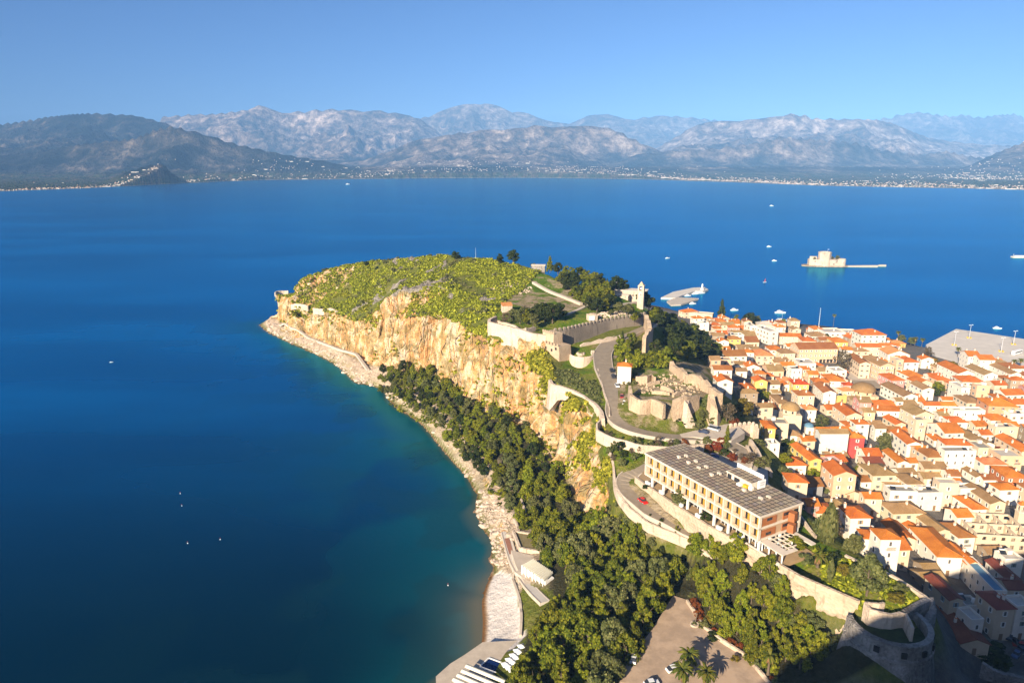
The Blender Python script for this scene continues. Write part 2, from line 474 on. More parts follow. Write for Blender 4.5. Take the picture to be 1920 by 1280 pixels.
for it in range(3):
    p = np.pad(dry, 1, mode='edge'); dry = (p[:-2, 1:-1] + p[2:, 1:-1] + p[1:-1, :-2] + p[1:-1, 2:] + p[1:-1, 1:-1]) / 5
attr(gm, "dry", dry); attr(gm, "crag", crag)
attr(gm, "cliff", np.clip(cliffm, 0, 1)); attr(gm, "shore", np.clip(shorem + under, 0, 1)); attr(gm, "green", green)
attr(gm, "wood", d_wood_shade.astype(float)); attr(gm, "beach", bd.astype(float)); attr(gm, "town", townm * (1 - green))

def ramp(n, pts, interp='LINEAR'):
    r = n.new("ShaderNodeValToRGB"); e = r.color_ramp.elements
    r.color_ramp.interpolation = interp
    while len(e) < len(pts): e.new(0.5)
    for q, (p, c) in zip(e, pts): q.position = p; q.color = (*alb(c), 1)
    return r
def nmix(n, l, f, a, b, raw=False):
    m = n.new("ShaderNodeMix"); m.data_type = 'RGBA'
    for s, v in ((m.inputs[0], f), (m.inputs[6], a), (m.inputs[7], b)):
        if isinstance(v, (tuple, list)): s.default_value = (*(v if raw else alb(v)), 1)
        elif isinstance(v, float): s.default_value = v
        else: l.new(v, s)
    return m.outputs[2]
def nnoise(n, l, vec, scale, detail=6, rough=.6, stretch=None):
    if stretch:
        mp = n.new("ShaderNodeMapping"); mp.inputs["Scale"].default_value = stretch; l.new(vec, mp.inputs[0]); vec = mp.outputs[0]
    z = n.new("ShaderNodeTexNoise"); z.inputs["Scale"].default_value = scale; z.inputs["Detail"].default_value = detail; z.inputs["Roughness"].default_value = rough
    l.new(vec, z.inputs["Vector"]); return z.outputs["Fac"]
def nattr(n, name):
    a = n.new("ShaderNodeAttribute"); a.attribute_name = name; return a.outputs["Fac"]
def nmath(n, l, op, a, b=None):
    m = n.new("ShaderNodeMath"); m.operation = op
    for s, v in ((m.inputs[0], a), (m.inputs[1], b)):
        if v is None: continue
        if isinstance(v, (int, float)): s.default_value = v
        else: l.new(v, s)
    return m.outputs[0]
def nstep(n, l, v, a, b):
    m = n.new("ShaderNodeMapRange"); m.interpolation_type = 'SMOOTHSTEP'; m.inputs[1].default_value = a; m.inputs[2].default_value = b
    l.new(v, m.inputs[0]); return m.outputs[0]

def ground_mat():
    m = bpy.data.materials.new("earth_and_rock"); m.use_nodes = True
    n, l = m.node_tree.nodes, m.node_tree.links
    b = n["Principled BSDF"]; b.inputs["Roughness"].default_value = .95; b.inputs["Specular IOR Level"].default_value = .12
    tc = n.new("ShaderNodeTexCoord"); V = tc.outputs["Object"]
    big = nnoise(n, l, V, .035); mid = nnoise(n, l, V, .16); fine = nnoise(n, l, V, .7, 8, .7); vfine = nnoise(n, l, V, 1.6, 5, .7)
    streak = nnoise(n, l, V, .22, 7, .65, (1, 1, .14))
    # cliff: cream limestone streaked with orange and grey
    rock = ramp(n, [(.30, (.15,.12,.09)), (.39, (.38,.25,.14)), (.46, (.66,.33,.11)), (.52, (.68,.47,.27)), (.58, (.66,.53,.38)), (.66, (.40,.34,.27)), (.74, (.22,.20,.17))])
    l.new(nmath(n, l, 'ADD', nmath(n, l, 'MULTIPLY', streak, .62), nmath(n, l, 'MULTIPLY', fine, .38)), rock.inputs[0])
    pale = nmix(n, l, nmath(n, l, 'MULTIPLY', nstep(n, l, mid, .50, .64), .6), rock.outputs[0], (.68,.43,.22))
    scrubc = ramp(n, [(.3, (.07,.08,.018)), (.5, (.13,.135,.025)), (.7, (.22,.19,.06))]); l.new(fine, scrubc.inputs[0])
    veg = nstep(n, l, nmath(n, l, 'ADD', nmath(n, l, 'MULTIPLY', mid, .6), nmath(n, l, 'MULTIPLY', fine, .4)), .49, .54)
    cl = nmix(n, l, nmath(n, l, 'MULTIPLY', veg, .62), pale, scrubc.outputs[0])
    # open hill: dry grass, soil, low green
    hill = ramp(n, [(.3, (.09,.115,.016)), (.45, (.15,.175,.022)), (.6, (.25,.23,.06)), (.75, (.38,.29,.17))]); l.new(nmath(n, l, 'ADD', nmath(n, l, 'MULTIPLY', mid, .5), nmath(n, l, 'MULTIPLY', fine, .5)), hill.inputs[0])
    shore_c = ramp(n, [(.25, (.2,.14,.09)), (.42, (.5,.36,.24)), (.6, (.68,.55,.42)), (.8, (.74,.64,.52))]); l.new(nmath(n, l, 'ADD', nmath(n, l, 'MULTIPLY', fine, .5), nmath(n, l, 'MULTIPLY', vfine, .5)), shore_c.inputs[0])
    grass = ramp(n, [(.36, (.06,.125,.006)), (.47, (.13,.22,.010)), (.54, (.23,.24,.03)), (.62, (.38,.29,.14))]); l.new(nmath(n, l, 'ADD', nmath(n, l, 'MULTIPLY', big, .35), nmath(n, l, 'ADD', nmath(n, l, 'MULTIPLY', mid, .3), nmath(n, l, 'MULTIPLY', fine, .35))), grass.inputs[0])
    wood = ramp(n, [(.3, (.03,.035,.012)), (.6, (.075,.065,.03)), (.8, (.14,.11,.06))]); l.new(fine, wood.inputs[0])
    town = ramp(n, [(.3, (.13,.12,.11)), (.5, (.21,.19,.17)), (.7, (.32,.28,.24))]); l.new(nmath(n, l, 'ADD', nmath(n, l, 'MULTIPLY', mid, .5), nmath(n, l, 'MULTIPLY', fine, .5)), town.inputs[0])
    beach = ramp(n, [(.3, (.52,.46,.41)), (.5, (.62,.56,.51)), (.7, (.68,.63,.58))]); l.new(vfine, beach.inputs[0])
    geo = n.new("ShaderNodeNewGeometry"); sx = n.new("ShaderNodeSeparateXYZ"); l.new(geo.outputs["Position"], sx.inputs[0])
    wet = nstep(n, l, sx.outputs[2], 1.0, .15)
    c = nmix(n, l, nattr(n, "town"), hill.outputs[0], town.outputs[0])
    dryc = ramp(n, [(.32, (.17,.14,.05)), (.45, (.34,.26,.14)), (.6, (.50,.40,.27)), (.75, (.20,.18,.06))]); l.new(nmath(n, l, 'ADD', nmath(n, l, 'MULTIPLY', mid, .5), nmath(n, l, 'MULTIPLY', fine, .5)), dryc.inputs[0])
    c = nmix(n, l, nattr(n, "wood"), c, wood.outputs[0])  # woodland floor colour, also the painted shade beside the bastion
    edge = nmath(n, l, 'ADD', nattr(n, "green"), nmath(n, l, 'MULTIPLY', nmath(n, l, 'SUBTRACT', fine, .5), .9))
    c = nmix(n, l, nstep(n, l, edge, .42, .58), c, grass.outputs[0])
    c = nmix(n, l, nmath(n, l, 'MULTIPLY', nstep(n, l, nattr(n, "dry"), .3, .7), nstep(n, l, nmath(n, l, 'ADD', big, nmath(n, l, 'MULTIPLY', mid, .8)), .80, .95)), c, dryc.outputs[0])
    grey = ramp(n, [(.36, (.10,.09,.075)), (.5, (.32,.28,.23)), (.64, (.52,.46,.38))]); l.new(fine, grey.inputs[0])
    c = nmix(n, l, nstep(n, l, nmath(n, l, 'ADD', nattr(n, "crag"), nmath(n, l, 'MULTIPLY', nmath(n, l, 'SUBTRACT', fine, .5), 1.2)), .35, .6), c, grey.outputs[0])
    c = nmix(n, l, nattr(n, "shore"), c, shore_c.outputs[0])
    ck = nmath(n, l, 'ADD', nattr(n, "cliff"), nmath(n, l, 'MULTIPLY', nmath(n, l, 'SUBTRACT', fine, .5), .8))
    c = nmix(n, l, nstep(n, l, ck, .35, .6), c, cl)
    c = nmix(n, l, nattr(n, "beach"), c, nmix(n, l, wet, beach.outputs[0], (.36,.23,.11)))
    wm = n.new("ShaderNodeMix"); wm.data_type = 'RGBA'; wm.blend_type = 'MULTIPLY'; wm.inputs[0].default_value = 1
    dk = nmix(n, l, nstep(n, l, sx.outputs[2], .9, .1), (1.,1.,1.), (.55,.42,.32), True); l.new(c, wm.inputs[6]); l.new(dk, wm.inputs[7])
    l.new(wm.outputs[2], b.inputs["Base Color"])
    bp = n.new("ShaderNodeBump"); bp.inputs["Strength"].default_value = .9; bp.inputs["Distance"].default_value = 1.6
    mpv = n.new("ShaderNodeMapping"); mpv.inputs["Scale"].default_value = (1, 1, .35); l.new(V, mpv.inputs[0])
    vc = n.new("ShaderNodeTexVoronoi"); vc.feature = 'DISTANCE_TO_EDGE'; vc.inputs["Scale"].default_value = .28; l.new(mpv.outputs[0], vc.inputs["Vector"])
    crk = nmath(n, l, 'MULTIPLY', nstep(n, l, vc.outputs["Distance"], 0., .16), nattr(n, "cliff"))
    l.new(nmath(n, l, 'ADD', nmath(n, l, 'ADD', nmath(n, l, 'MULTIPLY', fine, nmath(n, l, 'SUBTRACT', 1, nmath(n, l, 'MULTIPLY', nattr(n, 'beach'), .9))), nmath(n, l, 'MULTIPLY', crk, .5)), nmath(n, l, 'MULTIPLY', streak, .8)), bp.inputs["Height"]); l.new(bp.outputs[0], b.inputs["Normal"])
    return m
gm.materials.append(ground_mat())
tag(link("terrain", gm), None, None, kind="structure")

# ------------------------------------------------------------------ sea
rr = np.concatenate([np.geomspace(120, 1400, 300), np.geomspace(1420, 30000, 90)])
th = np.linspace(R(20), R(160), 420)
SR, ST = np.meshgrid(rr, th)
SX, SY = SR * np.cos(ST), SR * np.sin(ST)
si = np.arange(SX.size).reshape(SX.shape)
sf = np.stack([si[:-1, :-1], si[:-1, 1:], si[1:, 1:], si[1:, :-1]], -1).reshape(-1, 4)
sm_ = mesh_np("sea", np.stack([SX, SY, 0 * SX], -1).reshape(-1, 3), sf[:, ::-1], smooth=True)
ds = dist_line(SX, SY, shore)
wob = fbm(SX / 42, SY / 42, 5)
wid = 7 + 18 * fbm(SX / 60 + 8, SY / 60, 3) + 24 * sstep(470, 330, SY) * sstep(170, 250, SY) * sstep(.40, .6, fbm(SX / 50 + 3, SY / 50, 3))
wid = np.where(SY > 480, 12 + 10 * wob, wid)
attr(sm_, "shoal", np.exp(-(ds / np.maximum(wid, 4)) ** 1.3) * (SX < 60) * (SY < 660))
attr(sm_, "weed", sstep(.48, .60, fbm(SX / 24 + 4, SY / 24, 4)) * np.exp(-ds / 45) * (SX < 60))
attr(sm_, "sandy", np.exp(-(dist_line(SX, SY, beachp) / 7.0) ** 1.2))
attr(sm_, "deep", sstep(500, 190, SY - .10 * SX))
def sea_mat():
    m = bpy.data.materials.new("sea_water"); m.use_nodes = True
    n, l = m.node_tree.nodes, m.node_tree.links
    b = n["Principled BSDF"]
    b.inputs["Roughness"].default_value = .22; b.inputs["IOR"].default_value = 1.33; b.inputs["Specular IOR Level"].default_value = .36
    tc = n.new("ShaderNodeTexCoord"); V = tc.outputs["Object"]
    big = nnoise(n, l, V, .004, 4, .5, (.5, 1.6, 1)); swell = nnoise(n, l, V, .05, 5, .6, (.5, 1.3, 1)); rip = nnoise(n, l, V, .55, 4, .6)
    base = nmix(n, l, nstep(n, l, big, .35, .65), (.00004,.052,.178), (.00005,.094,.295))
    base = nmix(n, l, nattr(n, "deep"), base, (.00005,.016,.031))
    base = nmix(n, l, nmath(n, l, 'MULTIPLY', nattr(n, "shoal"), .95), base, (.003,.100,.112))
    base = nmix(n, l, nmath(n, l, 'MULTIPLY', nattr(n, "weed"), .65), base, (.008,.042,.042))
    base = nmix(n, l, nstep(n, l, nattr(n, "shoal"), .86, 1.0), base, (.07,.10,.075))
    base = nmix(n, l, nmath(n, l, 'MULTIPLY', nattr(n, "sandy"), .9), base, (.16,.15,.095))
    l.new(base, b.inputs["Base Color"]); b.inputs["Specular IOR Level"].default_value = 0.0
    gl = n.new("ShaderNodeBsdfGlossy"); gl.inputs["Roughness"].default_value = .16; gl.inputs["Color"].default_value = (.10,.66,1,1)
    lw = n.new("ShaderNodeLayerWeight"); lw.inputs["Blend"].default_value = .5
    fc = nmath(n, l, 'ADD', .012, nmath(n, l, 'MULTIPLY', nmath(n, l, 'POWER', lw.outputs["Facing"], 2.6), .50))
    mx = n.new("ShaderNodeMixShader"); l.new(fc, mx.inputs[0]); l.new(b.outputs[0], mx.inputs[1]); l.new(gl.outputs[0], mx.inputs[2]); l.new(mx.outputs[0], n["Material Output"].inputs["Surface"])
    bp = n.new("ShaderNodeBump"); bp.inputs["Strength"].default_value = .22; bp.inputs["Distance"].default_value = .6
    l.new(nmath(n, l, 'ADD', rip, nmath(n, l, 'MULTIPLY', swell, 3.0)), bp.inputs["Height"]); l.new(bp.outputs[0], gl.inputs["Normal"])
    return m
sm_.materials.append(sea_mat())
tag(link("sea", sm_), None, None, kind="structure")

# ------------------------------------------------------------------ mountains and plain across the gulf
def prof(pts):
    p = np.array(pts, float); return lambda x: np.interp(x, p[:, 0], p[:, 1])
far_shore = prof([(-400,362),(0,357),(140,352),(200,350),(330,343),(440,338),(520,335),(640,334),(800,332),(960,331),(1080,332),(1200,334),(1280,337),(1380,340),(1500,345),(1640,348),(1760,350),(1920,354),(2300,362)])
RANGES = [  # skyline, distance of the crest, length of the front slope, roughness
  (prof([(-400,300),(0,260),(65,238),(105,233),(150,226),(200,222),(250,221),(300,224),(335,231),(360,238),(420,262),(480,300)]), 10500, 5200, .50),
  (prof([(-400,310),(0,298),(80,290),(150,283),(210,270),(300,262),(340,246),(370,240),(430,256),(480,272),(560,290),(640,303),(700,320)]), 7600, 2600, .52),
  (prof([(300,300),(355,225),(400,221),(450,220),(500,214),(523,206),(545,212),(575,217),(600,214),(640,211),(700,214),(720,213),(760,217),(800,228),(830,250),(880,300)]), 15000, 5600, .42),
  (prof([(700,300),(780,236),(800,229),(840,216),(870,206),(895,200),(912,201),(950,212),(990,219),(1020,229),(1060,238),(1110,262),(1160,300)]), 18000, 6000, .32),
  (prof([(1000,300),(1060,236),(1090,224),(1125,220),(1150,226),(1170,232),(1190,226),(1230,223),(1280,227),(1330,232),(1400,250),(1450,300)]), 18500, 5000, .25),
  (prof([(1180,300),(1240,262),(1280,236),(1340,230),(1400,225),(1445,221),(1472,224),(1482,228),(1530,230),(1590,231),(1620,237),(1660,252),(1690,262),(1760,271),(1850,276),(1920,282),(2300,300)]), 12500, 5200, .40),
  (prof([(1500,300),(1590,230),(1630,222),(1665,218),(1700,222),(1725,225),(1740,221),(1770,226),(1800,222),(1830,219),(1860,230),(1890,238),(1920,244),(2000,256),(2300,250)]), 17800, 5000, .30),
  (prof([(560,320),(700,300),(760,278),(800,262),(850,254),(900,248),(950,243),(1010,238),(1100,239),(1140,246),(1170,262),(1200,276),(1235,292),(1300,310)]), 10200, 2700, .42),
  (prof([(1130,310),(1180,290),(1240,283),(1300,280),(1380,270),(1430,258),(1480,262),(1560,268),(1600,280),(1680,290),(1720,283),(1760,292),(1830,300)]), 9300, 1900, .36),
  (prof([(1760,312),(1800,291),(1840,273),(1862,266),(1884,266),(1900,276),(1925,290),(1960,308)]), 7600, 1000, .15),
  (prof([(225,345),(250,334),(275,322),(300,315),(325,308),(345,307),(362,313),(390,328),(410,345)]), 5150, 620, .12),
]
px_ = np.linspace(-330, 2250, 1000)
mr_ = np.concatenate([np.geomspace(3400, 12500, 230), np.geomspace(12600, 24500, 110)])
MPX, MR = np.meshgrid(px_, mr_)
A_ = (MPX - 960) / CF / CP                      # x / y at the horizon row
DY = MR / np.sqrt(1 + A_ ** 2); DX = A_ * DY
shoreY = CH * CF / (far_shore(MPX) - CHY) * 0.985
inl = DY - shoreY
warp = 900 * (fbm(DX / 2600, DY / 2600, 3) - .5)
base_h = np.clip(inl / 40, -6, 4) + np.clip(inl, 0, 9000) * .004 + 10 * (fbm(DX / 900, DY / 900, 3) - .5) * sstep(0, 900, inl)
MZ = base_h.copy()
_un = lambda q: np.clip((q - np.percentile(q, 2)) / (np.percentile(q, 98) - np.percentile(q, 2)), 0, 1)
wx, wy = 500 * (fbm(DX / 1500 + 7, DY / 1500, 3) - .5), 500 * (fbm(DX / 1500, DY / 1500 + 9, 3) - .5)
rg = _un(ridged((DX + wx) / 2100, (DY + wy) / 3000, 6, .52)); rg3 = _un(ridged((DX + wx) / 330 + 5, (DY + wy) / 420, 4, .55)); rg2 = _un(ridged((DX + wx) / 700 + 3, (DY + wy) / 1000, 5, .55))
PALE = np.zeros_like(MZ); NRM = 0
for sk, D, F, rf in RANGES:
    crest = D * (CHY - sk(MPX)) / CF * 1.0 + CH
    crest = np.maximum(crest, 0)
    t = (DY + warp * min(1, F / 3000) - D) / F
    shape = np.where(t < 0, np.clip(1 + t, 0, 1) ** 1.35, np.clip(1 - t * 2.2, 0, 1))
    q_ = np.clip(shape, 0, 1); sp_ = q_ ** .8
    h = crest * sp_ * (1 - (1 - q_ ** 5) * (rf * 1.5 * (1 - rg) + rf * .6 * (1 - rg2) + rf * .22 * (1 - rg3)))
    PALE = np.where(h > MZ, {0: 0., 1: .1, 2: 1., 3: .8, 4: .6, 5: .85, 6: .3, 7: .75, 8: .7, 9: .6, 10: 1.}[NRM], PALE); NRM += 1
    MZ = np.maximum(MZ, h)
MZ = np.where(inl < 0, np.minimum(MZ, inl / 40), MZ)
mi_ = np.arange(MZ.size).reshape(MZ.shape)
mf = np.stack([mi_[:-1, :-1], mi_[:-1, 1:], mi_[1:, 1:], mi_[1:, :-1]], -1).reshape(-1, 4)
mf = mf[(inl[:-1, :-1] > -300).ravel()]
mm_ = mesh_np("mountains", np.stack([DX, DY, MZ], -1).reshape(-1, 3), mf, smooth=True)
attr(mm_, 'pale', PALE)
def mountain_mat():
    m = bpy.data.materials.new("mountain_ground"); m.use_nodes = True
    n, l = m.node_tree.nodes, m.node_tree.links
    b = n["Principled BSDF"]; b.inputs["Roughness"].default_value = 1; b.inputs["Specular IOR Level"].default_value = .05
    tc = n.new("ShaderNodeTexCoord"); V = tc.outputs["Object"]
    geo = n.new("ShaderNodeNewGeometry"); sx = n.new("ShaderNodeSeparateXYZ"); l.new(geo.outputs["Position"], sx.inputs[0])
    a = nnoise(n, l, V, .0011, 8, .65); f = nnoise(n, l, V, .006, 6, .7); ff = nnoise(n, l, V, .02, 4, .6, (1, .3, 1))
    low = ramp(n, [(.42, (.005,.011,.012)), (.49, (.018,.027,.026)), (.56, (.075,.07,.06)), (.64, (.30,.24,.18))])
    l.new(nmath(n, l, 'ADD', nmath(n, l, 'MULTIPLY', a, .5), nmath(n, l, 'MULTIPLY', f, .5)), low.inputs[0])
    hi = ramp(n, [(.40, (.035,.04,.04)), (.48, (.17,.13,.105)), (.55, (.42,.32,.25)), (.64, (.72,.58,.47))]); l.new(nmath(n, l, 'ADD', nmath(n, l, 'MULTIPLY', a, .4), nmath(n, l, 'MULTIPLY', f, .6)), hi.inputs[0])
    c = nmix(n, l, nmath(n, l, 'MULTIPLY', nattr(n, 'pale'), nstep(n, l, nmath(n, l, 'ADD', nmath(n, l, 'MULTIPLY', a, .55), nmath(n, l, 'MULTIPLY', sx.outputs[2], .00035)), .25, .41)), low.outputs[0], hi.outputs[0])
    fld = ramp(n, [(.35, (.03,.055,.02)), (.5, (.07,.085,.03)), (.62, (.17,.12,.07)), (.7, (.06,.08,.03))]); l.new(ff, fld.inputs[0])
    c = nmix(n, l, nstep(n, l, sx.outputs[2], 75, 30), c, fld.outputs[0])
    c = nmix(n, l, nstep(n, l, sx.outputs[2], 3.2, 1.5), c, (.42,.34,.26))
    l.new(c, b.inputs["Base Color"])
    bp = n.new("ShaderNodeBump"); bp.inputs["Strength"].default_value = 1.0; bp.inputs["Distance"].default_value = 130
    l.new(f, bp.inputs["Height"]); l.new(bp.outputs[0], b.inputs["Normal"])
    return m
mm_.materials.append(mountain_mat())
tag(link("mountains", mm_), None, None, kind="structure")

# the hill the picture is taken over: it stands below and behind, and shades the near corner of the town
edge_px = [(1330,1330,18),(1440,1275,19),(1500,1225,23),(1590,1185,30),(1650,1150,36),(1745,1088,20),(1850,1058,14),(1925,1035,12),(2060,1000,10),(2300,950,8)]
def palamidi():
    E = np.array([at(*q) for q in edge_px]); bk = 232.0
    cr = E + np.array([math.cos(SUN_AZ) * bk, math.sin(SUN_AZ) * bk, math.tan(SUN_EL) * bk])
    c0 = cr[0] + np.array([-45, 6, -40.]); c00 = c0 + np.array([-60, -10, -60.])
    cr = np.vstack([c00, c0, cr, cr[-1] + np.array([160, -40, 20.])])
    tt = np.linspace(0, 1, 90); k = np.linspace(0, 1, len(cr))
    C = np.stack([np.interp(tt, k, cr[:, i]) for i in range(3)], -1)
    rows = []
    for off, dn in [(-300, 130), (-160, 60), (-60, 14), (-14, 2), (0, 0), (6, 5), (22, 34), (44, 66), (64, 92), (90, 120), (112, 150)]:
        jag = 1.6 * (vnoise(tt * 30, tt * 0 + off) - .5)
        rows.append(np.stack([C[:, 0] + jag * (off != 0) * 3, C[:, 1] + off + 0 * tt, np.maximum(C[:, 2] - dn + (jag if abs(off) < 20 else jag * 4), -3)], -1))
    G = np.array(rows); i = np.arange(G.shape[0] * 90).reshape(-1, 90)
    f = np.stack([i[:-1, :-1], i[:-1, 1:], i[1:, 1:], i[1:, :-1]], -1).reshape(-1, 4)
    me = mesh_np("hill", G.reshape(-1, 3), f, smooth=True)
    me.materials.append(mat("hill_rock", (.3,.25,.18), .95, .5, .1, bump=.6))
    tag(link("hill", me), None, None, kind="structure")
palamidi()
# ------------------------------------------------------------------ materials for built things
def stone_mat(name, c1, c2, scale=.5, bump=.25, c3=None):
    """Rubble or block masonry: cells of slightly different stone, joints, weather stains."""
    m = bpy.data.materials.new(name); m.use_nodes = True
    n, l = m.node_tree.nodes, m.node_tree.links
    b = n["Principled BSDF"]; b.inputs["Roughness"].default_value = .92; b.inputs["Specular IOR Level"].default_value = .15
    tc = n.new("ShaderNodeTexCoord"); V = tc.outputs["Object"]
    vo = n.new("ShaderNodeTexVoronoi"); vo.inputs["Scale"].default_value = scale * 3; l.new(V, vo.inputs["Vector"])
    wn = n.new("ShaderNodeTexWhiteNoise"); l.new(vo.outputs["Color"], wn.inputs["Vector"])
    big = nnoise(n, l, V, .12, 6, .6); st = nnoise(n, l, V, .6, 5, .6, (1, 1, .2)); fi = nnoise(n, l, V, 1.7, 4)
    c = nmix(n, l, nmath(n, l, 'ADD', nmath(n, l, 'MULTIPLY', wn.outputs["Value"], .35), nmath(n, l, 'MULTIPLY', nstep(n, l, big, .35, .65), .65)), c1, c2)
    dk = c3 or tuple(q * .45 for q in c2)
    c = nmix(n, l, nmath(n, l, 'MULTIPLY', nstep(n, l, st, .54, .70), .6), c, dk)
    l.new(c, b.inputs["Base Color"])
    bp = n.new("ShaderNodeBump"); bp.inputs["Strength"].default_value = .7; bp.inputs["Distance"].default_value = bump
    l.new(nmath(n, l, 'ADD', vo.outputs["Distance"], fi), bp.inputs["Height"]); l.new(bp.outputs[0], b.inputs["Normal"])
    return m
M = {}
M['stone'] = stone_mat("cream_stone", (.62,.47,.32), (.50,.37,.25))
M['stone2'] = stone_mat("grey_stone", (.40,.33,.26), (.28,.23,.18))
M['stone3'] = stone_mat("pale_stone", (.66,.54,.42), (.56,.44,.33))
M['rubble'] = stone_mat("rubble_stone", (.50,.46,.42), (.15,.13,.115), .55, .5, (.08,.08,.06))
M['plaster'] = mat("white_plaster", (.80,.77,.72), .8, .10, .3)
M['conc'] = mat("white_concrete", (.70,.61,.50), .8, .12, .5)
M['peach'] = mat("peach_render", (.56,.38,.24), .85, .12, .6)
M['ochre'] = mat("ochre_shutter", (.55,.33,.03), .6, .15, 2.)
M['orange'] = mat("orange_panel", (.48,.17,.06), .7, .15, 1.)
M['glass'] = mat("dark_glass", (.035,.04,.05), .12, spec=.5)
M['dark'] = mat("dark_opening", (.03,.027,.025), .9)
M['asph'] = mat("asphalt", (.37,.30,.22), .9, .22, .35, bump=.05)
M['pave'] = mat("pale_paving", (.60,.51,.41), .9, .18, .4, bump=.04)
M['lot'] = mat("car_park_surface", (.56,.41,.29), .9, .25, .25, bump=.05, lo=.4, hi=.6)
M['forec'] = mat("ochre_forecourt", (.50,.34,.18), .9, .12, .4)
M['concgrey'] = mat("quay_concrete", (.66,.60,.52), .9, .14, .12, bump=.03)
M['metal'] = mat("painted_metal", (.62,.64,.66), .4, metal=.2)
M['wood'] = mat("weathered_wood", (.34,.25,.16), .8, .3, 2.)
M['redtile'] = mat("red_path", (.42,.20,.13), .85, .15, 1.)
M['canvas'] = mat("cream_canvas", (.80,.76,.62), .8, .08, 1.)
M['white'] = mat("white_paint", (.82,.82,.80), .5, .05, 1.)
M['pool'] = mat("pool_water", (.006,.022,.11), .08, spec=.5)

# ------------------------------------------------------------------ flat ground, roads, walls
def resample(pts, step):
    p = np.array(pts, float); s = np.concatenate([[0], np.cumsum(np.hypot(np.diff(p[:, 0]), np.diff(p[:, 1])))])
    k = max(2, int(s[-1] / step) + 1); t = np.linspace(0, s[-1], k)
    return np.stack([np.interp(t, s, p[:, i]) for i in range(3)], -1)
def smooth_line(pts, step=2.0, it=6):
    p = resample(pts, step)
    for _ in range(it): p[1:-1] = .5 * p[1:-1] + .25 * (p[:-2] + p[2:])
    return p
def normals2(p):
    d = np.gradient(p[:, :2], axis=0); d /= np.maximum(np.hypot(d[:, 0], d[:, 1]), 1e-6)[:, None]
    return np.stack([-d[:, 1], d[:, 0]], -1)
def road(name, pts, width, m, lift=.3, edge=None):
    p = smooth_line(pts); nn = normals2(p); b = MB()
    p[:, 2] = np.maximum(p[:, 2], bil(GZ, GS, p[:, 0], p[:, 1])) + lift
    for it in range(4): p[1:-1, 2] = .5 * p[1:-1, 2] + .25 * (p[:-2, 2] + p[2:, 2])
    wd = np.interp(np.linspace(0, 1, len(p)), np.linspace(0, 1, len(width)), width) if isinstance(width, (list, tuple)) else np.full(len(p), width)
    Lf = np.column_stack([p[:, :2] + nn * wd[:, None] / 2, p[:, 2]]); Rt = np.column_stack([p[:, :2] - nn * wd[:, None] / 2, p[:, 2]])
    dn = np.array([0, 0, 1.6])
    for i in range(len(p) - 1):
        b.hexa([Rt[i] - dn, Rt[i+1] - dn, Lf[i+1] - dn, Lf[i] - dn, Rt[i], Rt[i+1], Lf[i+1], Lf[i]], m)
        if edge:
            for S, sg in ((Lf, 1), (Rt, -1)):
                o = lambda k, q: np.array([S[k][0] + nn[k][0] * sg * q, S[k][1] + nn[k][1] * sg * q, S[k][2]])
                up = np.array([0, 0, .13])
                w_ = .35
                if sg > 0: b.hexa([S[i] - dn, S[i+1] - dn, o(i+1, w_) - dn, o(i, w_) - dn, S[i] + up, S[i+1] + up, o(i+1, w_) + up, o(i, w_) + up], edge)
                else: b.hexa([o(i, w_) - dn, o(i+1, w_) - dn, S[i+1] - dn, S[i] - dn, o(i, w_) + up, o(i+1, w_) + up, S[i+1] + up, S[i] + up], edge)
    return tag(b.build(name), None, None, kind="structure"), p
def slab(name, pts, z, m, th=1.2, kind="structure"):
    b = MB(); b.prism([q[:2] for q in pts], z - th, z, m); o = b.build(name)
    return tag(o, None, None, kind=kind)
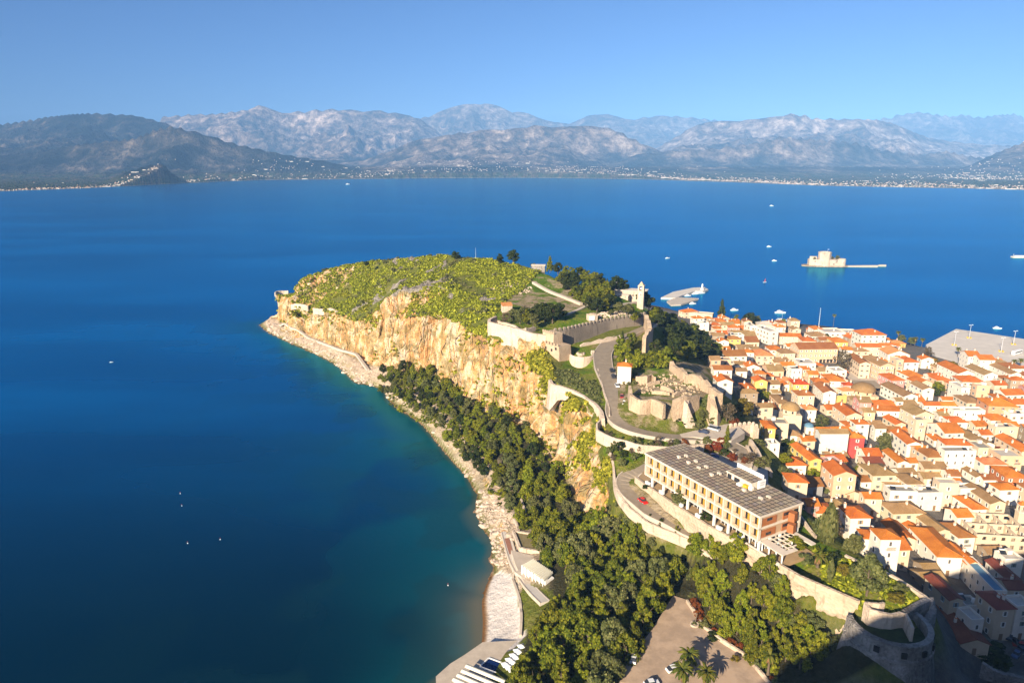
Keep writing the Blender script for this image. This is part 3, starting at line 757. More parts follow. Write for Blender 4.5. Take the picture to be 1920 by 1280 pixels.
def wall(name, label, pts, th, m, down=3.0, batter=0.0, merlon=None, cat="wall", coping=None, rough=.25, step=2.5, maxh=None):
    """A wall along its top line; it goes down past the ground on both sides."""
    p = resample(pts, step); nn = normals2(p); b = MB(); k = len(p)
    g = np.minimum(bil(GZ, GS, p[:, 0] + nn[:, 0] * th, p[:, 1] + nn[:, 1] * th), bil(GZ, GS, p[:, 0] - nn[:, 0] * th, p[:, 1] - nn[:, 1] * th))
    bt = np.minimum(g, p[:, 2] - 1) - down
    if maxh: bt = np.maximum(bt, p[:, 2] - maxh)
    jz = rough * (vnoise(np.arange(k) * .9 + len(name) * 7.7, np.zeros(k) + p[0, 0]) - .5) * 2
    c0 = p.mean(0); c0[2] = bt.min()
    a = p[:, :2] + nn * th / 2; d = p[:, :2] - nn * th / 2
    a2 = p[:, :2] + nn * (th / 2 + batter); d2 = p[:, :2] - nn * (th / 2 + batter)
    for i in range(k - 1):
        j = i + 1
        q = [(*d2[i], bt[i]), (*d2[j], bt[j]), (*a2[j], bt[j]), (*a2[i], bt[i]), (*d[i], p[i, 2] + jz[i]), (*d[j], p[j, 2] + jz[j]), (*a[j], p[j, 2] + jz[j]), (*a[i], p[i, 2] + jz[i])]
        b.hexa([np.array(v) - c0 for v in q], m)
    if merlon or coping:
        root = thing(name, label, cat, c0)
        b.build("masonry", root)
        if coping:
            cb = MB()
            for i in range(k - 1):
                e = .12
                j = i + 1
                A1, D1, A2, D2 = a[i] + nn[i] * e, d[i] - nn[i] * e, a[j] + nn[j] * e, d[j] - nn[j] * e
                cb.hexa([np.array(v) - c0 for v in [(*D1, p[i,2]+jz[i]-.05), (*D2, p[j,2]+jz[j]-.05), (*A2, p[j,2]+jz[j]-.05), (*A1, p[i,2]+jz[i]-.05), (*D1, p[i,2]+jz[i]+.3), (*D2, p[j,2]+jz[j]+.3), (*A2, p[j,2]+jz[j]+.3), (*A1, p[i,2]+jz[i]+.3)]], coping)
            cb.build("coping", root)
        if merlon:
            sp, mw, mh = merlon; mp = resample(pts, sp); mn = normals2(mp); me = None
            for i in range(len(mp) - 1):
                c = (mp[i] + mp[i+1]) / 2; rz = math.atan2(mp[i+1][1] - mp[i][1], mp[i+1][0] - mp[i][0])
                if me is None:
                    mb = MB(); mb.box((0, 0, 0), (mw, th * .62, mh * .8), m); mb.box((0, 0, mh * .8), (mw * .8, th * .62, mh * .28), m, taper=.6); me = mb.mesh("merlon")
                link("merlon", me, root, c - c0 + np.array([0, 0, -.2]), rz)
        return root
    return tag(b.build(name, None, c0), label, cat)

up_pts = L(*ROAD_UP)
o_, RUP = road("road", up_pts, [7, 7.5, 8.5, 9, 8.5, 8, 8, 8, 8, 6.5], M['asph'], .3, M['pave'])
low_l = L(*ROAD_LOW_L); low_r = L((1190,916,34),(1212,934,33),(1232,957,31.7),(1290,998,31),(1345,1043,28.7))
k_ = 12
rl, rr_ = resample(low_l, 1)[np.linspace(0, len(resample(low_l, 1)) - 1, k_).astype(int)], resample(low_r, 1)[np.linspace(0, len(resample(low_r, 1)) - 1, k_).astype(int)]
mid = (rl + rr_) / 2; wlow = np.hypot(*(rl - rr_)[:, :2].T)
mid = np.vstack([L((1232,868,39.2),(1205,878,38.0),(1180,890,36.2)), [at(1168,905,34.6)], mid[1:], mid[-1:] + (mid[-1:] - mid[-2:-1]) * 1.2])
o_, RLOW = road("road", mid, [6, 6, 6, 7] + list(wlow[1:] * .96) + [6.5], M['asph'], .35, M['pave'])
slab("parking", lotp, 18.9, M['lot'])
slab("forecourt", [*L((1196,897,38),(1214,912,38),(1270,947,38),(1330,984,38),(1420,1030,38),(1450,1045,38),(1475,1005,38),(1300,870,38),(1262,862,38),(1212,878,38))], 38.25, M['forec'])
slab("yard", L((1285,838,38.5),(1330,850,38.5),(1392,842,38.5),(1440,876,38.5),(1440,905,38.5),(1470,940,38.5),(1490,985,38.5),(1430,960,38.5),(1330,880,38.5)), 38.6, M['pave'])
slab("pavement", [hit(x, y) for x, y in [(1262,806),(1330,800),(1378,800),(1395,830),(1370,842),(1300,826),(1262,822)]], 42.6, M['pave'], 3)

# the long retaining wall under the hotel terrace
def retaining():
    bs, tp = L(*WALL_BASE), L(*WALL_TOP)
    kx, kz = 130, 14
    ib = resample(bs, .5)[np.linspace(0, len(resample(bs, .5)) - 1, kx).astype(int)]
    it_ = resample(tp, .5)[np.linspace(0, len(resample(tp, .5)) - 1, kx).astype(int)]
    s = np.linspace(0, 1, kz)[:, None, None]
    G = ib * (1 - s) + it_ * s
    G[0, :, 2] -= 3
    nn = normals2(it_)
    out = -nn if ((ib - it_)[60, :2] @ nn[60]) < 0 else nn
    U, W = np.meshgrid(np.arange(kx) * .75, np.linspace(0, 9, kz))
    far = sstep(.42, .75, np.linspace(0, 1, kx))[None, :]
    amp = (.35 + 2.0 * far * (1 - s[:, :, 0]) ** .6) * np.sin(np.pi * np.clip(s[:, :, 0] + .12, 0, 1))
    dsp = amp * np.maximum(fbm(U / 5, W / 3, 4) - .40, 0) * 2.4
    G[:, :, :2] += out[None] * dsp[..., None]
    top2 = G[-1].copy(); top2[:, :2] -= out * .9
    par = [G[-1] + [0, 0, .9], top2 + [0, 0, .9], top2 - [0, 0, 1.5]]
    A = np.concatenate([G, np.array(par)], 0)
    c0 = A.reshape(-1, 3).mean(0); c0[2] = 26
    i = np.arange(A.shape[0] * kx).reshape(-1, kx)
    f = np.stack([i[:-1, :-1], i[:-1, 1:], i[1:, 1:], i[1:, :-1]], -1).reshape(-1, 4)
    me = mesh_np("retaining_wall", A.reshape(-1, 3) - c0, f, False)
    me.materials.append(stone_mat("terrace_wall_stone", (.62,.49,.36), (.54,.41,.29), .35, .3, (.24,.18,.10)))
    return tag(link("retaining_wall", me, None, c0), "long tall beige retaining wall between hotel terrace and road with red car", "wall"), it_
o_, TERR = retaining()

wall("parapet", "low stone parapet on the cliff edge beside the road with the red car", L((1142,840,41),(1150,870,38),(1153,905,35.6),(1160,925,34),(1180,951,32.4),(1215,979,31.6),(1258,996,31),(1300,1013,30.6),(1338,1046,29.2)), .8, M['stone3'], maxh=3.6)
wall("parapet", "low dark-sided wall along the left kerb of the uphill road", L((1119,672,52.4),(1121,692,51.6),(1133,735,49.8),(1143,765,47.8),(1143,778,47)), .6, M['stone3'], maxh=3)
wall("parapet", "curved low wall round the outside of the hairpin bend", L((1128,785,46),(1118,795,45.6),(1120,806,45),(1150,820,44.4),(1205,834,43.6),(1262,838,43),(1320,832,42.6)), .7, M['stone3'], 3, maxh=5)
wall("rampart", "plain cream rampart on the cliff edge left of the square castle tower", L((930,593,64.5),(916,599,64.3),(918,603,64),(948,610,63.6),(982,619,63.2),(1003,625,62.6),(1024,628,62)), 1.6, M['stone3'], 4, .5)
wall("inner_wall", "low broken inner wall on the lawn behind the cliff edge rampart", L((930,600,62),(955,607,62.6),(985,617,62.8),(1003,612,62.8)), 1.0, M['stone3'], 2, 0, rough=.8)
wall("curtain_wall", "long grey-brown castle curtain wall topped with a row of merlons", L((1037,622,63),(1062,618.5,62.9),(1090,612,62.8),(1140,601,62.5),(1187,594,62.2),(1211,590,62)), 2.0, M['stone2'], 3, .4, (2.9, 1.6, 1.9))
wall("gate_wall", "ruined gate walls at the top of the uphill road", L((1211,590,63.4),(1216,601,62.6),(1218,612,61)), 2.2, M['stone'], 6, 0, rough=.8)
wall("gate_pier", "broken masonry pier on the outer side of the castle gate road", L((1208,632,60),(1214,622,60.6),(1222,612,60)), 2.0, M['stone'], 8, 0, rough=1.2)
wall("bastion_wall", "curved cream wall of the lower terrace between cliff and road", L((1031,711,49.2),(1036,719,49.0),(1065,727,48.8),(1095,741,48.4),(1117,757,48),(1128,770,47.6),(1131,784,46.8)), 1.3, M['stone3'], 4, .9)
def tower():
    root = thing("castle_tower", "square cream castle tower with small merlons at the corner of the castle", "tower", (23, 352.5, 50))
    a = math.atan2(346.3 - 359.2, 28.5 - 17.7)
    b = MB(); b.box((0, 0, -5), (15, 9, 13.2), M['stone'], a, .93); b.build("lower_stage", root)
    b = MB(); b.box((-1.6, 2.6, 8.2), (8.6, 6.5, 5.4), M['stone'], a, .97); b.build("upper_stage", root)
    ca, sa = math.cos(a), math.sin(a)
    mb = MB(); mb.box((0, 0, 0), (.9, .7, 1.3), M['stone'], 0, .85); me = mb.mesh("merlon")
    for i in range(6):
        for (u, v, z) in ((-6 + i * 2.3, -3.9, 8.2), (-4.6 + i * 1.5, -1.5, 13.6)):
            if v == -1.5: x, y = -1.6 + (-3.9 + i * 1.55) * ca - (-2.9) * sa, 2.6 + (-3.9 + i * 1.55) * sa + (-2.9) * ca
            else: x, y = u * ca - v * sa, u * sa + v * ca
            link("merlon", me, root, (x, y, z - .1), a)
    db = MB(); db.box((0, 0, 0), (1.1, .3, 1.3), M['dark']); dm = db.mesh("gun_port")
    for u, z in ((-3, 5.3), (1.5, 4.9), (4.6, 6.2)):
        link("gun_port", dm, root, (u * ca + 4.36 * sa, u * sa - 4.36 * ca, z), a)
    0 and wall("tower_wing", "dark-shaded wing wall running back from the square castle tower", [(32, 349.5, 60.5), (37, 355.5, 59.5), (42, 362, 58)], 1.6, M['stone2'], 4, 0)
    r = thing("round_bastion", "low round bastion with a grassy top beside the uphill road", "bastion", (36.5, 349.6, 47.2))
    b = MB(); pr = [(6.9, -2), (6.5, 5.6), (6.2, 6.0), (5.6, 6.0), (5.5, 4.2)]
    b.ring((0, 0, 0), pr, M['stone3'], 24, R(170), R(385), False); b.build("curved_wall", r)
    b = MB(); b.box((6.0, 2.6, 5.6), (1.6, 1.6, 1.6), M['stone3'], .4, .8); b.build("corner_turret", r)
    b = MB(); b.ring((0, 0, 3.2), [(5.6, 0), (3.6, .7), (1.2, 1.2), (.01, 1.3)], mat("bastion_grass", (.085,.15,.012), .95, .5, .6), 20); b.build("grass_top", r)
    b = MB()
    for k in range(7): b.box((-1 + rng.normal() * 1.2, 2.5 + rng.normal() * 1., 3.6), (2.2, 1.7, 2.2), M['stone3'], k * 1.1, .6)
    b.build("rock_outcrop", r)
tower()
wall("glacis_wall", "grey boundary wall at the foot of the curtain wall beside the road", L((1088,645,55.2),(1110,640,55.6),(1140,634,56.2),(1165,628,56.6)), .9, M['stone3'], 2, 0, rough=.8)

# ruined platform in the middle of the headland
wall("ruin_wall", "long low wall on the left front of the ruined platform", L((1181,722,56),(1184,741,55),(1203,749,54.6),(1222,747,54.4),(1246,757,54.4)), 1.2, M['stone'], 5, .3, rough=.6, maxh=6.5)
wall("ruin_wall", "tall sloping buttress wall on the front of the ruined platform", L((1283,742,56),(1292,760,53),(1300,792,45)), 2.6, M['stone3'], 4, .8, rough=.5)
wall("ruin_wall", "thick stub of wall beside the sloping buttress", L((1262,752,54.5),(1283,744,56),(1309,739,55)), 1.6, M['stone'], 9, .6, rough=.6)
wall("ruin_wall", "big corner buttress at the right end of the ruined platform", L((1333,740,55.5),(1340,765,51),(1347,782,45)), 2.6, M['stone'], 8, .7, rough=.5)
wall("ruin_wall", "long high wall above the town on the right of the ruins", L((1259,678,57),(1272,688,56.5),(1288,702,56),(1300,700,56.2),(1320,713,55.4),(1352,737,55)), 1.8, M['stone'], 14, .6, rough=.9)
wall("ruin_wall", "ruined wall across the back of the ruined platform", L((1192,705,54.6),(1212,706,54.6),(1222,699,55),(1228,708,54.2)), 1.0, M['stone'], 3, 0, rough=1.0)
for k, (p, q, lb) in enumerate([((1212,725),(1236,719),"short broken wall in the middle of the ruined platform, nearest the road"), ((1240,730),(1262,738),"broken wall right of centre on the ruined platform"), ((1222,738),(1256,741),"low stepped wall near the front of the ruined platform"),
                               ((1268,722),(1300,708),"long pale low wall sloping across the grass of the ruined platform"), ((1262,745),(1284,736),"short wall beside the thick stub on the platform"), ((1306,728),(1330,722),"low wall beside the grass patch at the right of the platform")]):
    a, c = hit(*p), hit(*q); a[2] += 1.6; c[2] += 1.3
    wall("ruin_wall", lb, [a, (a + c) / 2 + [0, 0, .3], c], 1.0, M['stone'], 2, 0, rough=.7)
wall("battlement_wall", "crenellated wall between the car park bend and the yellow house", L((1366,800,43),(1392,797,42.6),(1412,795,42.4),(1421,803,42)), 1.3, M['stone3'], 8, 0, (2.1, 1.2, 1.5))
wall("boundary_wall", "wall curving down from the upper car park towards the town, nearest the hotel", L((1400,834,40.5),(1409,848,40),(1411,864,39.6),(1408,876,39.4)), .8, M['stone3'], 4)
wall("boundary_wall", "straight buttressed wall between the hotel yard and the yellow house", L((1407,822,40.5),(1420,842,39.6),(1432,864,38.8),(1446,884,38.4)), 1.1, M['stone3'], 8, .3)
wall("garden_wall", "slim wall climbing the slope beside the pergola", L((1500,965,39.6),(1515,985,39),(1530,1004,38.6)), .6, M['stone3'], 5)
wall("garden_wall", "wall along the town side of the terrace garden", L((1585,1040,38),(1640,1064,37.8),(1680,1080,37.4),(1715,1103,37.2),(1748,1126,37)), .9, M['stone3'], 7, .2)
def bastion():
    c = at(1668, 1160, 37); c[2] = 22
    r = thing("round_bastion", "big rubble-built round bastion in shadow at the end of the retaining wall", "bastion", c)
    b = MB(); pr = [(12.6, -6), (11.4, 4), (10.3, 9.6), (10.6, 9.8), (10.6, 10.5), (10.2, 10.6), (10.0, 14.4), (8.6, 14.5), (8.5, 11.2)]
    b.ring((0, 0, 0), pr, M['rubble'], 44, R(165), R(385), False); b.build("curved_wall", r)
    db = MB(); db.box((0, 0, 0), (1.3, 1.4, 1.5), M['dark']); dm = db.mesh("gun_port")
    for a in (228, 262, 292, 318, 345): link("gun_port", dm, r, (9.85 * math.cos(R(a)), 9.85 * math.sin(R(a)), 11.4), R(a + 90))
    b = MB(); b.ring((0, 0, 11.6), [(8.7, 0), (5, .5), (.01, .8)], mat("dark_turf", (.05,.075,.015), .95, .5, .6), 24); b.build("grass_top", r)
    wall("spiral_wall", "pale curled parapet wall on the grass above the round bastion", L((1622,1128,39.3),(1624,1135,39.2),(1636,1142,39),(1652,1146,39),(1664,1152,38.6),(1680,1150,38.6),(1697,1144,38.6),(1702,1156,38.4),(1712,1176,38)), .7, M['stone3'], 2)
    wall("spiral_wall", "short pale wall hooked round the top of the curled parapet", L((1622,1128,39.2),(1648,1130,39.2),(1650,1122,39),(1658,1128,38.8)), .6, M['stone3'], 2)
    wall("ruin_wall", "rubble wall in shadow climbing from the bastion towards the town", L((1697,1144,38),(1722,1130,37.4),(1748,1118,37),(1752,1140,35),(1735,1165,34)), 1.6, M['rubble'], 9, .4)
    wall("ruin_wall", "low rubble wall at the bottom corner below the bastion", L((1585,1225,25),(1615,1265,22),(1635,1300,20)), 1., M['rubble'], 3, .2)
    wall("ruin_wall", "rubble terrace wall in shadow at the bottom right corner", L((1842,1240,16),(1870,1258,15),(1915,1268,14.5),(1960,1280,14)), 1.2, M['rubble'], 6, .4)
bastion()
wall("kerb_wall", "low pale kerb wall along the right edge of the big car park", [q + [0, 0, .9] for q in L((1288,1128,19),(1320,1176,19),(1352,1202,19),(1400,1232,19),(1452,1294,19))], .6, M['stone3'], 2)

# ------------------------------------------------------------------ hotel
def hotel():
    U = R(-61.5); cu, su = math.cos(U), math.sin(U)
    o = (47.4, 228.4, 38.2); Ln, Wd, H0, H1, H2, HT = 52.0, 18.0, 4.2, 7.9, 11.6, 12.2
    r = thing("hotel", "long flat-roofed cream hotel with two rows of ochre shutters on white columns", "hotel", o, U)
    b = MB(); b.box((Ln/2, Wd/2, H0), (Ln - 1.2, Wd - 2.0, H2 - H0 - .02), M['peach']); b.build("wall", r)
    b = MB()
    for z in (H0 - .3, H1 - .25): b.box((Ln/2, Wd/2, z), (Ln, Wd, .45), M['conc'])
    for u in (0.2, Ln - .2): b.box((u, .5, H0), (.4, 1., H2 - H0), M['conc'])
    for u in (0.2, Ln - .2): b.box((u, Wd - .5, H0), (.4, 1., H2 - H0), M['conc'])
    b.build("floor_slabs", r)
    m = bpy.data.materials.new("roof_tiles"); m.use_nodes = True
    n, l = m.node_tree.nodes, m.node_tree.links; bs = n["Principled BSDF"]; bs.inputs["Roughness"].default_value = .9
    tc = n.new("ShaderNodeTexCoord"); mp = n.new("ShaderNodeMapping"); mp.inputs["Scale"].default_value = (1/1.733, 1/1.8, 1); l.new(tc.outputs["Object"], mp.inputs[0])
    fl = n.new("ShaderNodeVectorMath"); fl.operation = 'FLOOR'; l.new(mp.outputs[0], fl.inputs[0])
    fr = n.new("ShaderNodeVectorMath"); fr.operation = 'FRACTION'; l.new(mp.outputs[0], fr.inputs[0])
    wn = n.new("ShaderNodeTexWhiteNoise"); l.new(fl.outputs[0], wn.inputs["Vector"])
    cr = ramp(n, [(.0, (.34,.24,.18)), (.35, (.44,.33,.21)), (.7, (.50,.41,.27)), (1, (.37,.30,.26))]); l.new(wn.outputs["Value"], cr.inputs[0])
    sx = n.new("ShaderNodeSeparateXYZ"); l.new(fr.outputs[0], sx.inputs[0])
    mx = nmath(n, l, 'MAXIMUM', nmath(n, l, 'ABSOLUTE', nmath(n, l, 'SUBTRACT', sx.outputs[0], .5)), nmath(n, l, 'ABSOLUTE', nmath(n, l, 'SUBTRACT', sx.outputs[1], .5)))
    l.new(nmix(n, l, nstep(n, l, mx, .40, .425), cr.outputs[0], (.045,.035,.03)), bs.inputs["Base Color"])
    b = MB(); b.box((Ln/2, Wd/2, H2), (Ln + .5, Wd + .5, HT - H2), M['conc']); b.box((Ln/2, Wd/2, HT), (Ln - .1, Wd - .1, .06), m)
    rf = b.build("roof", r)
    vb = MB()
    for s in (-1, 1): vb.hexa([(-.5, -.6, 0), (.5, -.6, 0), (.5, .6, 0), (-.5, .6, 0), (-.5 + s * .55, -.6, 1.0), (s * .3 + .2, -.6, 1.0), (s * .3 + .2, .6, 1.0), (-.5 + s * .55, .6, 1.0)], M['white'])
    vm = vb.mesh("roof_vent"); vm.materials[0] = M["conc"]
    for u, v in ((9.5, 8.4), (14.5, 8.2), (19.5, 8.2), (25.5, 8.2), (38.5, 9.2), (45, 9.4)):
        for dv in (-1.1, 1.7): q_v = link("roof_vent", vm, rf, (u + dv * .2, v + dv, HT + .05)); q_v.scale = (.8, .8, .75)
    b = MB(); b.box((33.2, 13.6, HT), (10.5, 5.2, 1.8), M['conc']); b.box((33.2, 13.6, HT + 1.8), (10.9, 5.8, .3), M['conc']); b.box((33.2, 13.6, HT + 2.1), (10.3, 5.2, .05), m)
    b.box((29.2, 10.9, HT), (1.6, .2, 1.5), M['glass']); b.box((32.4, 10.9, HT), (2.2, .2, 1.4), M['glass'])
    ph = b.build("penthouse", r)
    b = MB(); sg = mat("sign_blue", (.10,.36,.52), .5); b.box((32.5, 16.6, HT + 2.0), (11, .35, 1.35), M['white']); b.box((39.3, 14.4, HT + .1), (.35, 3.2, 2.7), M['white'])
    for k in range(7):
        b.box((30.8 + k * .95, 16.37, HT + 2.25), (.16, .1, .85), sg); b.box((31.1 + k * .95, 16.37, HT + 2.25 + .33 * (k % 3)), (.5, .1, .16), sg)
    for z in (1.0, 1.8): b.box((39.53, 14.4, HT + z), (.06, 1.9, .5), M['metal'])
    b.build("sign_board", ph)
    b = MB(); yl = mat("yellow_panel", (.62,.44,.03), .7); b.box((36.8, 10.2, HT), (1.6, 1.0, 1.1), yl); b.box((34.6, 9.8, HT), (1.5, 1.2, .8), M['white']); b.box((38.6, 10.6, HT), (1.2, 1.0, 1.2), M['white']); b.build("roof_plant", r)
    wb = MB(); wb.box((0, .05, 0), (.95, .12, 2.3), M['dark']); wb.box((.72, -.05, 0), (.62, .12, 2.3), M['ochre']); wb.box((.1, -.40, -.35), (2.3, .12, .75), M['peach']); wm = wb.mesh("window")
    nb = 14
    for z in (H0 + .45, H1 + .5):
        for i in range(nb):
            u = 2.2 + i * (Ln - 4.2) / (nb - 1)
            link("window", wm, r, (u, .93, z)); link("window", wm, r, (u, Wd - .93, z), math.pi)
    fb = MB(); fb.box((0, 0, 0), (.28, .9, H2 - H1 - .3), M['conc']); fm = fb.mesh("partition_fin")
    for z in (H0 + .15, H1 + .2):
        for i in range(nb - 1): link("partition_fin", fm, r, (2.2 + (i + .62) * (Ln - 4.2) / (nb - 1), .55, z))
    cb = MB(); cb.box((0, 0, -.6), (.55, .7, H0 + .4), M['white']); cm = cb.mesh("column")
    for i in range(9):
        link("column", cm, r, (3.4 + i * 6.05, .9, 0)); link("column", cm, r, (3.4 + i * 6.05, Wd - .9, 0))
    for u in (Ln - .5,):
        for v in (5.5, 10): link("column", cm, r, (u, v, 0))
    b = MB()
    for u0, u1 in ((9.6, 26), (33.5, 39), (39.5, 51.3)): b.box(((u0 + u1) / 2, Wd/2 + 1.2, 0), (u1 - u0, Wd - 6.5, H0 - .25), M['glass'])
    gf = b.build("ground_floor_glazing", r)
    b = MB()
    for u0, u1 in ((9.6, 26), (33.5, 51.3)):
        k = int((u1 - u0) / 1.5)
        for i in range(k + 1): b.box((u0 + i * (u1 - u0) / k, 4.2, 0), (.14, .12, H0 - .3), M['white'])
        b.box(((u0 + u1) / 2, 4.2, 2.6), (u1 - u0, .12, .14), M['white']); b.box(((u0 + u1) / 2, 1.0, 3.35), (u1 - u0, .2, .22), M['white'])
    b.build("glazing_bars", gf)
    for z, h in ((H0 + .3, 2.3), (H1 + .35, 2.3)):
        b = MB(); b.box((Ln - .42, 4.4, z), (.24, 6.4, h), M['orange']); b.box((Ln - .34, 4.6, z + .4 + (z > 7) * .9), (.12, 2.2, .9), M['glass']); b.build("orange_panel", r)
        b = MB(); b.box((Ln - .42, 12.2, z), (.24, 3.6, h), M['orange']); b.box((Ln - .38, 12.0, z + 1.2), (.22, 3., 1.0), M['glass']); b.build("orange_panel", r)
        b = MB(); b.box((Ln + .7, 13.4, z - .5), (2.0, 2.4, 2.7), M['orange'], .3, .9); b.build("balcony_box", r)
        b = MB(); b.box((Ln - .36, 16.2, z), (.2, 2.2, 2.2), M['glass']); b.build("end_window", r)
    # pergola beyond the right end
    A, B_, C_, D_ = [at(x, y, 41.4) for x, y in ((1403, 1002), (1461, 982), (1530, 1019), (1463, 1042))]
    p = thing("pergola", "white concrete pergola grid and terrace frame at the hotel's right end", "pergola", (A[0], A[1], 38.2))
    X, Y = (B_ - A + C_ - D_) / 2, (D_ - A + C_ - B_) / 2
    def P(u, v, z=0): q = X * u + Y * v; return np.array([q[0], q[1], z])
    def bar(b, u0, v0, u1, v1, w_, h_, z): b.beam(P(u0, v0, z), P(u1, v1, z), w_, h_, M['conc'])
    lx, ly = np.hypot(*X[:2]), np.hypot(*Y[:2])
    b = MB(); b.hexa([P(0, 0, 3.1), P(.22, 0, 3.1), P(.22, 1, 3.1), P(0, 1, 3.1), P(0, 0, 3.4), P(.22, 0, 3.4), P(.22, 1, 3.4), P(0, 1, 3.4)][::1], M['conc'])
    b.hexa([P(.22, 0, 3.1), P(1, 0, 3.1), P(1, .13, 3.1), P(.22, .13, 3.1), P(.22, 0, 3.4), P(1, 0, 3.4), P(1, .13, 3.4), P(.22, .13, 3.4)], M['conc'])
    b.hexa([P(.86, .13, 3.1), P(1, .13, 3.1), P(1, 1, 3.1), P(.86, 1, 3.1), P(.86, .13, 3.4), P(1, .13, 3.4), P(1, 1, 3.4), P(.86, 1, 3.4)], M['conc'])
    b.hexa([P(.22, .9, 3.1), P(.45, .9, 3.1), P(.45, 1, 3.1), P(.22, 1, 3.1), P(.22, .9, 3.4), P(.45, .9, 3.4), P(.45, 1, 3.4), P(.22, 1, 3.4)], M['conc'])
    b.build("frame_slab", p)
    b = MB()
    for v in (.26, .40, .54, .68, .82): bar(b, .22, v, .86 if v < .6 else .6, v, .3, .3, 2.95)
    for u in (.34, .48, .62, .75): bar(b, u, .13, u, .9 if u < .5 else .68, .3, .26, 2.98)
    b.build("beams", p)
    pb = MB(); pb.box((0, 0, -.4), (.32, .32, 3.5), M['white']); pm = pb.mesh("post")
    for v in (.02, .2, .4, .6, .8, .97): link("post", pm, p, P(.03, v))
    for u in (.34, .62, .75):
        for v in (.26, .54, .68): link("post", pm, p, P(u, v))
    b = MB(); bar(b, -.06, -.02, -.06, 1.0, .5, 1.6, -.6); b.build("terrace_parapet", p)
    b = MB(); b.hexa([P(-.06, 0, -1), P(1, 0, -1), P(1, 1, -1), P(-.06, 1, -1), P(-.06, 0, .04), P(1, 0, .04), P(1, 1, .04), P(-.06, 1, .04)], M['forec']); b.build("terrace_floor", p)
hotel()
bb = MB(); bb.box((0, 0, 0), (2.0, .8, .8), M['white']); bb.box((0, 0, .8), (2.2, .9, .12), M['white']); bm_ = bb.mesh("planter")
for i, f in enumerate((.10, .19, .30, .40, .50, .585)):
    q = TERR[int(f * 129)]; q2 = TERR[int(f * 129) + 2]
    tag(link("planter", bm_, None, (q[0] + .1, q[1] + .3, q[2] + .9), math.atan2(q2[1] - q[1], q2[0] - q[0])), ["leftmost", "second from the left", "third from the left", "third from the right", "second from the right", "rightmost"][i] + " of the white planter boxes on the hotel terrace parapet", "planter", "planter boxes on the terrace parapet")
# ------------------------------------------------------------------ plants
def leaf_mat(name, c1, c2, c3, rnd=.12, trans=.25):
    m = bpy.data.materials.new(name); m.use_nodes = True
    n, l = m.node_tree.nodes, m.node_tree.links
    b = n["Principled BSDF"]; b.inputs["Roughness"].default_value = .75; b.inputs["Specular IOR Level"].default_value = .15
    tc = n.new("ShaderNodeTexCoord"); V = tc.outputs["Object"]
    geo = n.new("ShaderNodeNewGeometry")
    f = nmath(n, l, 'ADD', nmath(n, l, 'MULTIPLY', nnoise(n, l, V, .9, 3), .55), nmath(n, l, 'MULTIPLY', geo.outputs["Random Per Island"], .45))
    cr = ramp(n, [(.25, c1), (.5, c2), (.78, c3)]); l.new(f, cr.inputs[0])
    oi = n.new("ShaderNodeObjectInfo"); hs = n.new("ShaderNodeHueSaturation"); mr = n.new("ShaderNodeMapRange")
    mr.inputs["To Min"].default_value = 1 - rnd; mr.inputs["To Max"].default_value = 1 + rnd; l.new(oi.outputs["Random"], mr.inputs["Value"]); l.new(mr.outputs[0], hs.inputs["Value"])
    fr = nmath(n, l, 'FRACT', nmath(n, l, 'MULTIPLY', oi.outputs["Random"], 9.7)); mr2 = n.new("ShaderNodeMapRange"); mr2.inputs["To Min"].default_value = .485; mr2.inputs["To Max"].default_value = .515
    l.new(fr, mr2.inputs["Value"]); l.new(mr2.outputs[0], hs.inputs["Hue"]); l.new(cr.outputs[0], hs.inputs["Color"])
    l.new(hs.outputs[0], b.inputs["Base Color"])
    tr = n.new("ShaderNodeBsdfTranslucent"); l.new(hs.outputs[0], tr.inputs[0])
    ms = n.new("ShaderNodeMixShader"); ms.inputs[0].default_value = trans
    l.new(b.outputs[0], ms.inputs[1]); l.new(tr.outputs[0], ms.inputs[2]); l.new(ms.outputs[0], n["Material Output"].inputs["Surface"])
    return m
LM = {
 'pine': leaf_mat("pine_needles", (.045,.068,.006), (.15,.178,.011), (.36,.33,.025)),
 'olive': leaf_mat("olive_leaves", (.06,.075,.02), (.155,.17,.05), (.29,.28,.10)),
 'dark': leaf_mat("dark_leaves", (.014,.026,.006), (.045,.065,.012), (.10,.115,.022)),
 'bright': leaf_mat("bright_pine_needles", (.07,.105,.006), (.21,.24,.012), (.44,.41,.03)),
 'brown': leaf_mat("bare_twigs", (.07,.05,.03), (.16,.12,.07), (.26,.20,.12)),
 'red': leaf_mat("red_leaves", (.16,.025,.012), (.30,.06,.02), (.22,.12,.03)),
 'palm': leaf_mat("palm_fronds", (.05,.07,.008), (.14,.16,.02), (.30,.26,.05)),
 'dry': leaf_mat("dry_fronds", (.26,.15,.06), (.40,.25,.10), (.50,.34,.16)),
 'scrub': leaf_mat("scrub_leaves", (.10,.125,.008), (.30,.31,.017), (.60,.55,.055), 0),
 'golden': leaf_mat("golden_leaves", (.09,.075,.012), (.22,.17,.02), (.36,.26,.04)),
}
M['bark'] = mat("bark", (.20,.15,.10), .95, .4, 2., bump=.05)

